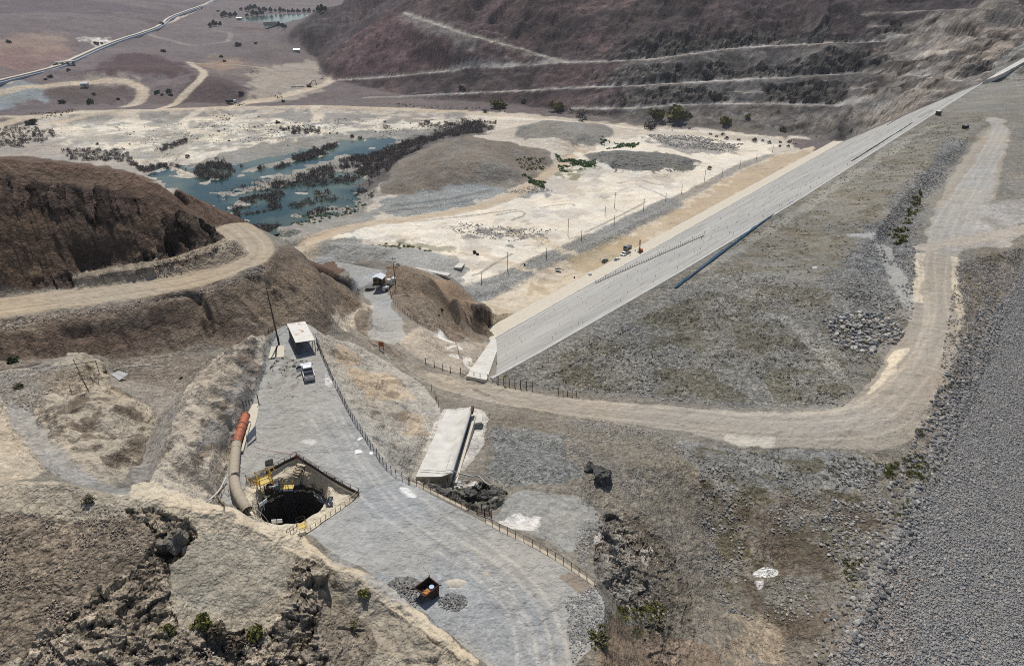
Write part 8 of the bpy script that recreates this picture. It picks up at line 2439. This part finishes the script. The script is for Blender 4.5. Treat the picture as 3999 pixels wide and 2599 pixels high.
def many(name, pts, sizes, material, n, seed, flat=0.8, leaf=0.16, upright=0.0, label=None, cat=None):
    prot = [bush_arrays(seed * 10 + k, n, flat, leaf, upright) for k in range(5)]
    rg = np.random.default_rng(seed); V_, F_ = [], []; off = 0
    w = rg.integers(0, 5, len(pts))
    for k in range(5):
        m = np.nonzero(w == k)[0]
        if not len(m):
            continue
        v, f = prot[k]
        a = rg.uniform(0, 6.28, len(m)); ca, sa = np.cos(a)[:, None], np.sin(a)[:, None]; s_ = np.asarray(sizes)[m][:, None]
        X = (v[None, :, 0] * ca - v[None, :, 1] * sa) * s_ + pts[m][:, 0:1]; Y = (v[None, :, 0] * sa + v[None, :, 1] * ca) * s_ + pts[m][:, 1:2]
        Z = v[None, :, 2] * s_ * rg.uniform(0.7, 1.2, (len(m), 1)) + pts[m][:, 2:3] - 0.02
        V_.append(np.stack([X, Y, Z], -1).reshape(-1, 3)); F_.append((f[None] + (np.arange(len(m)) * len(v))[:, None, None] + off).reshape(-1, 4)); off += len(m) * len(v)
    o = bpy.data.objects.new(name, mesh_np(name, np.vstack(V_), np.vstack(F_), material)); COL.objects.link(o); o['kind'] = 'stuff'
    return o


TH = [([(-60, 300), (120, 298), (135, 325), (60, 350), (-60, 360)], 170, 0.4), ([(150, 356), (290, 350), (312, 376), (160, 382)], 90, 0.35), ([(365, 352), (430, 326), (440, 334), (378, 357)], 45, 0.2),
      ([(450, 388), (520, 372), (548, 396), (520, 418), (455, 412)], 150, 0.3), ([(555, 404), (660, 374), (740, 346), (785, 334), (775, 352), (700, 374), (620, 400)], 190, 0.42),
      ([(560, 430), (700, 408), (800, 372), (900, 350), (1000, 318), (1100, 294), (1172, 291), (1130, 313), (1000, 346), (940, 376), (892, 428), (862, 462), (800, 436), (700, 432), (600, 445)], 1150, 0.42),
      ([(650, 302), (745, 300), (745, 313), (655, 313)], 40, 0.35), ([(552, 524), (650, 522), (610, 546), (566, 544)], 130, 0.25), ([(500, 470), (660, 442), (650, 485), (530, 505)], 150, 0.45), ([(640, 480), (760, 440), (800, 480), (700, 505)], 60, 0.55),
      ([(300, 380), (440, 385), (420, 410), (380, 430), (330, 400)], 60, 0.5), ([(880, 300), (1000, 285), (1150, 290), (1000, 310)], 70, 0.5)]
tp = []
for k, (poly, n_, thr) in enumerate(TH):
    tp.append(inflat(poly, int(n_ * 1.6), 600 + k, thr - 0.04, 22))
tp = np.vstack(tp)
rg = np.random.default_rng(9)
many('river_thicket', tp, rg.uniform(2.4, 6.6, len(tp)), 'twig', 60, 41, 0.9, 0.11, 0.5)
q_ = inflat([(480, 440), (700, 400), (860, 350), (860, 460), (700, 505), (560, 520)], 900, 690, 0.42, 18)
many('reeds', q_, np.random.default_rng(3).uniform(1.0, 2.6, len(q_)), 'twig', 40, 42, 1.2, 0.16, 0.9)
gp_ = [([(1290, 376), (1385, 384), (1382, 410), (1300, 408)], 460, 'green', 2.6), ([(1212, 425), (1268, 434), (1264, 448), (1216, 433)], 150, 'green', 2.4), ([(1395, 340), (1495, 338), (1470, 356), (1400, 353)], 240, 'green', 2.8), ([(1340, 320), (1412, 316), (1400, 337), (1345, 338)], 200, 'yellowgreen', 2.8)]
gpp = {}
for k, (poly, n_, mm, sz) in enumerate(gp_):
    gpp.setdefault(mm, []).append(inflat(poly, n_, 700 + k, 0.42, 9))
ol = [([(1195, 364), (1272, 370), (1262, 398), (1210, 392)], 80), ([(640, 520), (760, 488), (860, 470), (840, 492), (760, 510), (700, 526)], 130), ([(60, 262), (170, 255), (170, 275), (100, 278)], 60), ([(480, 270), (560, 262), (540, 285)], 20), ([(850, 562), (960, 566), (1020, 590), (900, 580)], 40), ([(500, 243), (570, 241), (560, 247)], 30), ([(620, 225), (650, 215), (660, 232)], 14), ([(560, 160), (600, 160), (600, 175), (560, 172)], 20), ([(1290, 252), (1420, 262), (1420, 270), (1290, 262)], 60), ([(900, 238), (1180, 255), (1180, 262), (900, 246)], 70), ([(2140, 440), (2110, 480), (2080, 560), (2095, 570), (2150, 470)], 40), ([(2060, 540), (2090, 520), (2110, 560), (2080, 575)], 20)]
gpp.setdefault('yellowgreen', []).append(np.vstack([inpoly(poly, n_, 720 + k) for k, (poly, n_) in enumerate(ol)]))
for mm, ls in gpp.items():
    q_ = np.vstack(ls)
    many('ground_cover', q_, np.random.default_rng(4).uniform(1.2, 3.0, len(q_)), mm, 40, 43 + len(mm), 0.5, 0.16, 0.1)
tf = [([(1240, 855), (1700, 640), (2100, 700), (2040, 870), (1960, 945), (1300, 905)], 1800, 0.5, 6), ([(1590, 640), (2160, 285), (2290, 265), (2180, 400), (2000, 620), (1850, 640)], 2200, 0.5, 5), ([(1600, 1040), (2060, 1070), (1980, 1400), (1850, 1530), (1700, 1420), (1620, 1180)], 1300, 0.52, 4.5), ([(2225, 610), (2380, 580), (2330, 740), (2250, 870), (2150, 1040)], 600, 0.5, 5), ([(640, 800), (720, 840), (690, 930), (620, 920), (610, 860)], 60, 0.5, 1.2), ([(1420, 1200), (1600, 1200), (1640, 1546), (1480, 1546)], 420, 0.5, 3)]
qa = np.vstack([inpoly(poly, n_, 740 + k, thr, sc_) for k, (poly, n_, thr, sc_) in enumerate(tf)])
rg = np.random.default_rng(14); hm = rg.random(len(qa)) < 0.55
szs = rg.uniform(0.35, 1.0, len(qa)); szs[np.hypot(qa[:, 0], qa[:, 1]) < 112] *= 0.55
many('dry_grass', qa[hm], szs[hm], 'olive', 16, 51, 0.35, 0.2, 0.5); many('dry_grass', qa[~hm], szs[~hm], 'rusttuft', 16, 52, 0.35, 0.2, 0.5)
q_ = np.vstack([inpoly([(2095, 1060), (2130, 1050), (2170, 1090), (2150, 1130), (2110, 1110)], 120, 760), inpoly([(2050, 1080), (2090, 1070), (2080, 1120), (2055, 1110)], 50, 761), inpoly([(2125, 1000), (2150, 990), (2140, 1020)], 24, 762), inpoly([(2080, 1200), (2110, 1160), (2120, 1190), (2095, 1230)], 40, 763), inpoly([(1960, 1290), (2000, 1300), (1990, 1370), (1965, 1340)], 40, 764), inpoly([(1430, 1400), (1540, 1400), (1550, 1440), (1450, 1440)], 90, 765), inpoly([(1370, 1470), (1410, 1460), (1410, 1510), (1380, 1510)], 30, 766)])
many('olive_scrub', q_, np.random.default_rng(6).uniform(0.5, 1.2, len(q_)), 'yellowgreen', 40, 53, 0.5, 0.15, 0.4)

SH = {}


def shrub(px, w, kind, label, group=None, name='shrub', seed=None):
    key = kind + str((len(SH) if seed is None else seed) % 4)
    if key not in SH:
        v, f = bush_arrays(900 + len(SH), 260 if kind != 'twig' else 200, 0.8, 0.12, 0.5 if kind == 'twig' else 0.1)
        SH[key] = mesh_np('shrub', v, f, kind)
    p = G(*px)
    o = bpy.data.objects.new(name, SH[key]); COL.objects.link(o)
    rs_ = random.Random(int(px[0] * 7 + px[1]))
    o.location = (p[0], p[1], p[2] - 0.05); o.scale = (w, w, w * rs_.uniform(0.75, 1.0)); o.rotation_euler = (0, 0, rs_.uniform(0, 6.28))
    SH.setdefault('n', 0) if False else None
    return tag(o, label, 'shrub', group)


Z1 = [(650, 955, 30), (410, 848, 10), (405, 878, 10), (860, 955, 16), (960, 840, 10), (1450, 870, 22), (1490, 855, 16), (1475, 835, 9), (1522, 788, 14), (1720, 772, 18), (1780, 782, 9), (1640, 776, 10), (1690, 842, 18), (1692, 870, 9), (1520, 932, 22), (1455, 933, 9), (1438, 930, 9), (1910, 962, 14), (1310, 917, 14), (1885, 862, 34), (1960, 880, 44), (2040, 882, 40), (2095, 880, 16), (1800, 858, 16), (1930, 812, 10), (1245, 1042, 40), (1460, 1075, 24), (1110, 1112, 26), (1140, 1188, 22), (2240, 882, 20), (2190, 882, 20), (2340, 905, 30), (1600, 1100, 30), (1320, 1140, 30)]
for k, (x, y, w) in enumerate(Z1):
    p = G(0.35 * x, 0.35 * (y + 6)); shrub((0.35 * x, 0.35 * (y + 6)), 0.35 * w * mpp(p), 'twig', 'bare grey brown shrub on the pale sand beyond the river', 'shrubs on the pale river sand', seed=k)
Z2 = [(300, 785, 10), (345, 808, 26), (590, 798, 10), (660, 792, 12), (515, 818, 14), (470, 818, 10), (285, 872, 16), (130, 908, 30), (185, 918, 40)]
for k, (x, y, w) in enumerate(Z2):
    q = (773.5 + 0.35 * x, 0.35 * (y + 5)); shrub(q, 0.35 * w * mpp(G(*q)), 'twig', 'bare grey brown shrub on the pale sand beyond the river', 'shrubs on the pale river sand', seed=k)
Z3 = [(160, 852, 22), (215, 862, 12), (300, 888, 26), (340, 905, 22), (385, 892, 34), (405, 918, 40), (487, 927, 28), (595, 938, 46), (645, 932, 24), (690, 948, 34), (765, 942, 30), (758, 968, 26), (830, 943, 40), (815, 972, 30), (870, 952, 18), (290, 1118, 40), (45, 862, 14)]
for k, (x, y, w) in enumerate(Z3):
    q = (1546 + 0.35 * x, 0.35 * (y + 6)); shrub(q, 0.35 * w * mpp(G(*q)), 'twig', 'bare brownish shrub in the scrub strip behind the pale working ground', 'shrubs in the far scrub strip', seed=k)
Z4 = [(620, 625, 30), (410, 682, 50), (600, 680, 50), (785, 658, 28), (1045, 615, 40), (1075, 628, 24), (1122, 608, 40), (1135, 632, 34), (1600, 622, 44), (335, 513, 34), (455, 465, 30), (300, 527, 26), (62, 283, 36), (1490, 407, 26), (1470, 377, 30), (1085, 342, 40), (640, 292, 40), (675, 290, 24), (375, 440, 40), (1075, 160, 40), (1880, 675, 30), (1580, 302, 50), (1700, 290, 30), (1450, 75, 24)]
for k, (x, y, w) in enumerate(Z4):
    q = (0.35 * x, 0.35 * (y + 4)); shrub(q, 0.35 * w * mpp(G(*q)), 'bush', 'dark green bush dotted about the brown hills left of the haul road', 'bushes on the left brown hills', seed=k)
for k, (q, w, kind, lab) in enumerate((((74, 290), 27, 'bush', 'big dark bush at the left edge of the pale river sand'), ((1071, 206), 13, 'bush', 'round dark bush on the mountain foot, upper of a pair'), ((1078, 211), 14, 'bush', 'round dark bush on the mountain foot, lower of a pair'), ((1126, 262), 16, 'twig', 'dark bare bush standing alone beside the haul road'), ((1218, 238), 16, 'bush', 'dark bush below the lowest bench of the mountain'), ((1352, 280), 30, 'twig', 'wide bare bush beside the pale road below the mountain'), ((1513, 300), 44, 'twig', 'wide dark bare bush at the head of the scrub strip'), ((1295, 258), 40, 'yellowgreen', 'bright green bush beside the pale road below the mountain'), ((1158, 252), 44, 'yellowgreen', 'wide yellow green bush at the mountain foot'), ((30, 842), 26, 'bush', 'dark round bush at the foot of the far left brown slope'), ((1574, 275), 60, 'yellowgreen', 'broad pale green acacia bush at the mountain foot'), ((1525, 274), 44, 'yellowgreen', 'pale green acacia bush left of the broad one'), ((1688, 288), 36, 'yellowgreen', 'round green bush at the mountain foot right of the acacias'), ((1739, 275), 18, 'yellowgreen', 'small green bush part way up the lowest bench slope'), ((1820, 302), 18, 'yellowgreen', 'small green bush near the abutment rock'))):
    shrub(q, w * mpp(G(*q)), kind, lab, seed=k)
for k, (q, w, kind, lab) in enumerate((((849, 1382), 36, 'yellowgreen', 'leafy green shrub on the crest of the near ridge'), ((820, 1458), 26, 'olive', 'dry brown shrub below the leafy green one on the near ridge'), ((472, 1452), 56, 'yellowgreen', 'green shrub in the near rocks, left of a row'), ((505, 1475), 60, 'rusttuft', 'brown shrub in the near rocks, in the middle of a row'), ((548, 1500), 50, 'rusttuft', 'brown twiggy shrub in the near rocks, lowest of a row'), ((600, 1478), 54, 'yellowgreen', 'yellow green shrub in the near rocks, right of a row'), ((390, 1470), 44, 'yellowgreen', 'low green shrub at the left end of the near rocks'), ((1398, 1490), 40, 'olive', 'dry olive shrub on the bank at the pad corner'), ((1527, 1455), 34, 'rusttuft', 'brown shrub on the bare bank below the hillside'), ((208, 1165), 30, 'olive', 'sparse dry plant on the near ridge crest'), ((1026, 722), 12, 'bush', 'dark bush on the bare hill beside the hut road, upper one'), ((1020, 734), 9, 'bush', 'dark bush on the bare hill beside the hut road, lower one'), ((420, 880), 10, 'olive', 'small dry plant on the gravel path between the spurs'), ((46, 902), 26, 'olive', 'dry yellow plant on the gravel at the left edge'), ((245, 868), 14, 'olive', 'small dry plant beside the grey sheet panels'))):
    shrub(q, w * mpp(G(*q)), kind, lab, seed=k)
# trees round the far pond
tm = thing('pond_tree', 'dense dark green tree on the far bank of the distant pond', 'tree', G(600, 30), 0, 'trees round the distant pond')
MB().tube([(0, 0, -0.5), (0.2, 0, 2.5), (0.1, 0.1, 5)], 0.5, 6, 0.25).build('trunk', 'wood', tm)
v, f = bush_arrays(77, 900, 1.0, 0.075, 0.0)
cr = bpy.data.objects.new('crown', mesh_np('crown', v * np.array([17, 17, 17]) + np.array([0, 0, 2.2]), f, 'bush')); COL.objects.link(cr); cr.parent = tm
v, f = bush_arrays(78, 900, 1.0, 0.075, 0.0)
TRP = [(1640, 70), (1660, 62), (1690, 60), (1720, 72), (1745, 66), (1765, 74), (1800, 78), (1830, 76), (1860, 80), (1890, 78), (1920, 84), (1950, 82), (1985, 84), (2020, 82), (2050, 80), (2085, 78), (2120, 76), (2150, 76), (1475, 112), (1500, 104), (1530, 112), (1560, 108), (1640, 108), (1680, 100), (1710, 104), (1740, 98), (1400, 178), (1430, 172), (1460, 168), (1860, 178), (1890, 186), (1600, 66)]
for k, (x, y) in enumerate(TRP):
    q = G(0.35 * x, 0.35 * y + 2)
    rs_ = random.Random(k)
    if k == 0:
        tm.location = q; continue
    front = y > 95
    c_ = dup(tm, q, rs_.uniform(0, 6), 'dark green tree on the near side of the distant pond' if front else None, None, rs_.uniform(0.6, 1.15))

# ------------------------------------------------------------------ far things
cw = thing('canal', 'long pale concrete canal running straight across the far plain', 'canal', (0, 0, 0))
cpx = [(-120, 225), (0, 190), (60, 176), (130, 158), (148, 150), (180, 135), (230, 112), (280, 93), (330, 78), (372, 62), (392, 42), (430, 28), (470, 14), (500, 0)]
cpt = dens(smooth_line(np.array(GL(*cpx)) + [0, 0, 2.2], 1), 25)
ribbon('wall', cpt, -2.6, 2.6, 5.0, 'cream', cw, 1)
ribbon('channel', [p + np.array([6, 2, -1.2]) for p in cpt], -1.6, 1.6, 3.0, 'panel', cw, 1)
bx = G(152, 153)
t = thing('bridge', 'small concrete bridge with pillars carrying a track over the canal', 'bridge', bx, 0.9)
MB().box((0, 0, 5.0), (26, 8, 1.0)).build('deck', 'concrete', t)
for x in (-10, -3, 4, 11):
    MB().box((x, 0, 1.5), (1.2, 7, 7)).build('pier', 'concrete', t)


def hutfar(px, sx, sy, sz, label, roof='tinwhite', wall_='cream'):
    p = G(*px)
    t = thing('site_hut', label, 'hut', p, 0.2)
    MB().box((0, 0, sz / 2), (sx, sy, sz)).build('wall', wall_, t)
    MB().add([(-sx * .56, -sy * .56, sz), (sx * .56, -sy * .56, sz), (sx * .56, sy * .56, sz), (-sx * .56, sy * .56, sz), (-sx * .56, 0, sz * 1.4), (sx * .56, 0, sz * 1.4)], [(0, 1, 5, 4), (2, 3, 4, 5), (0, 4, 3), (1, 2, 5), (0, 3, 2, 1)]).build('roof', roof, t)
    MB().box((sx * 0.1, -sy / 2 - 0.05, sz * 0.4), (1.2, 0.1, sz * 0.7)).build('door', 'dark', t)


hutfar((198, 203), 8, 5, 4.5, 'small white roofed hut on the terrace left of the brown mound')
hutfar((690, 121), 10, 6, 4, 'white hut beside trees in the side valley')
hutfar((556, 47), 12, 6, 5, 'pale hut on the bank of the distant pond')
wx = G(632, 58)
t = thing('weir', 'pale concrete weir at the outlet of the distant pond', 'weir', (wx[0], wx[1], wx[2]), 0.5)
MB().box((0, 0, 3), (40, 5, 9)).build('wall', 'cream', t); MB().box((14, -6, 0), (8, 14, 8)).build('apron', 'white_conc', t)


def tipper(px, label, rz, col, s_=1.0):
    p = G(*px)
    t = thing('dump_truck', label, 'truck', p, rz)
    MB().prism([(2.2, 0.8), (2.2, 3.2), (4.3, 3.1), (4.7, 1.9), (4.7, 0.8)], -1.3, 1.3).build('cab', 'white', t, bevel=0.06)
    MB().prism([(-4.6, 1.3), (-4.9, 3.0), (1.9, 3.2), (1.8, 1.3)], -1.35, 1.35).build('body', col, t)
    MB().box((0, 0, 1.0), (9.0, 1.2, 0.4)).build('chassis', 'dark', t)
    MB().box((4.6, 0, 2.5), (0.1, 2.2, 0.9)).build('windscreen', 'glass', t)
    for x in (3.4, -1.8, -3.2):
        for s2 in (-1, 1):
            wheel(t, x, s2 * 1.15, 0.6, 0.6, 0.45)
    t.scale = (s_,) * 3
    return t


tipper((538, 240), 'dark tipper truck with a white cab driving on the haul road', 0.1, 'dark', 1.25)
dz_ = G(645, 287)
t = thing('bulldozer', 'small yellow bulldozer on the pale river sand', 'bulldozer', dz_, 1.3)
for s_ in (-1, 1):
    MB().prism([(-2.0, 0.1), (-2.2, 0.7), (-1.8, 1.2), (1.8, 1.2), (2.2, 0.7), (2.0, 0.1)], s_ * 1.1 - 0.3, s_ * 1.1 + 0.3).build('track', 'rubber', t)
MB().box((0.6, 0, 1.7), (2.2, 1.4, 1.1)).build('engine_cover', 'yellow', t); MB().box((-0.9, 0, 2.4), (1.4, 1.6, 1.7)).build('cab', 'glass', t); MB().box((-0.9, 0, 3.3), (1.7, 1.9, 0.15)).build('cab_roof', 'yellow', t)
MB().box((2.7, 0, 0.8), (0.25, 3.6, 1.3)).build('blade', 'dark', t)
ex_ = G(719, 203)
t = thing('excavator', 'orange brown excavator with a raised arm beside a row of pale rocks', 'excavator', ex_, 0.2)
for s_ in (-1, 1):
    MB().prism([(-2.2, 0.1), (-2.5, 0.6), (-2.1, 1.1), (2.1, 1.1), (2.5, 0.6), (2.2, 0.1)], s_ * 1.3 - 0.35, s_ * 1.3 + 0.35).build('track', 'rubber', t)
MB().box((-0.6, 0, 2.1), (3.8, 2.6, 1.5)).build('house', 'digger', t, bevel=0.08); MB().box((1.0, 0.8, 2.8), (1.5, 1.0, 1.8)).build('cab', 'glass', t)
MB().tube([(1.2, -0.4, 2.2), (3.6, -0.4, 6.0), (6.4, -0.4, 6.8)], 0.42, 4, 0.32).build('boom', 'digger', t); MB().bar((6.4, -0.4, 7.0), (7.2, -0.4, 3.2), 0.3, 4).build('stick', 'digger', t)
MB().prism([(6.9, 3.2), (7.7, 3.2), (7.8, 2.2), (6.6, 1.9)], -1.0, 0.2).build('bucket', 'dark', t)
t.scale = (1.3, 1.3, 1.3)
for k in range(9):
    u_ = k / 8
    p = G(746 + 8 * u_ * 0.5, 192 - 14 * u_) if k > 4 else G(680 + 24 * u_ * 2, 203 - 2 * u_)
    o = bpy.data.objects.new('boulder', bmesh_[1]); COL.objects.link(o); o.location = (p[0], p[1], p[2] + 0.8); o.scale = (4.2, 4, 3.2); o.rotation_euler = (0, 0, k)
    tag(o, 'pale block of rock in the row beside the excavator', 'boulder', 'pale rocks beside the excavator')
b_ = G(2180, 268); t = thing('equipment_box', 'small reddish box standing on the fill near the far dam crest', 'box', b_, 0.4)
MB().box((0, 0, 1.2), (2.4, 2.0, 2.2)).build('casing', 'wood', t); MB().box((0, 0, 2.4), (2.6, 2.2, 0.2)).build('lid', 'signw', t)
b_ = G(2243, 299); t = thing('equipment_box', 'black box with a pale sheet on top standing on the far fill', 'box', b_, 0.2)
MB().box((0, 0, 0.8), (2.6, 1.8, 1.6)).build('casing', 'black', t); MB().box((0, 0, 1.66), (1.1, 1.0, 0.12)).build('sheet', 'tank', t)
b_ = G(1889, 624); tag(MB().add([(0, 0, 0.1), (1.3, 0.3, 0.1), (1.5, 1.0, 0.25), (0.1, 0.8, 0.1), (0, 0, 0.02), (1.3, 0.3, 0.02), (1.5, 1.0, 0.1), (0.1, 0.8, 0.02)], [(0, 1, 2, 3), (7, 6, 5, 4), (0, 4, 5, 1), (1, 5, 6, 2), (2, 6, 7, 3), (3, 7, 4, 0)]).build('paper_scrap', 'signw', None, loc=b_), 'pinkish scrap sheet lying on the open fill', 'scrap')
crm = [np.array(up(px, py, 88.1)) for px, py in ((832, 1044), (838, 1046), (836, 1053))]
for k, (px, w, lab) in enumerate((((833, 1050), 1.3, 'white flat lump on the pad gravel near the fence, larger one'), ((863, 1052), 0.9, 'white flat lump on the pad gravel against the fence'), ((836, 1020), 0.9, 'white flat lump on the pad gravel behind the larger ones'))):
    p = G(*px); o = bpy.data.objects.new('white_lump', rock_mesh('white_lump', 90 + k, 2, 'tank', 0.28)); COL.objects.link(o); o.location = p; o.scale = (w * 1.2, w, w * 0.8); tag(o, lab, 'rubble')

# ------------------------------------------------------------------ air
HAZE = 0.00006
hm = bpy.data.materials.new('haze'); hm.use_nodes = True
ht_ = hm.node_tree; ht_.nodes.remove(ht_.nodes['Principled BSDF'])
pv = ht_.nodes.new('ShaderNodeVolumePrincipled'); pv.inputs['Density'].default_value = HAZE; pv.inputs['Color'].default_value = (0.86, 0.88, 0.95, 1); pv.inputs['Anisotropy'].default_value = 0.2
ht_.links.new(pv.outputs['Volume'], ht_.nodes['Material Output'].inputs['Volume'])
zl, zh = float(min(FZ.min(), 50.0)) - 3, float(max(FZ.max(), 160)) + 6
hb2 = MB().add([(x, y, z) for z in (min(zl, 50), zh) for x, y in ((-7600, -700), (7600, -700), (7600, 7900), (-7600, 7900))], [(0, 3, 2, 1), (4, 5, 6, 7), (0, 1, 5, 4), (1, 2, 6, 5), (2, 3, 7, 6), (3, 0, 4, 7)]).build('haze', hm)
hb2['kind'] = 'stuff'
sc.cycles.volume_bounces = 0
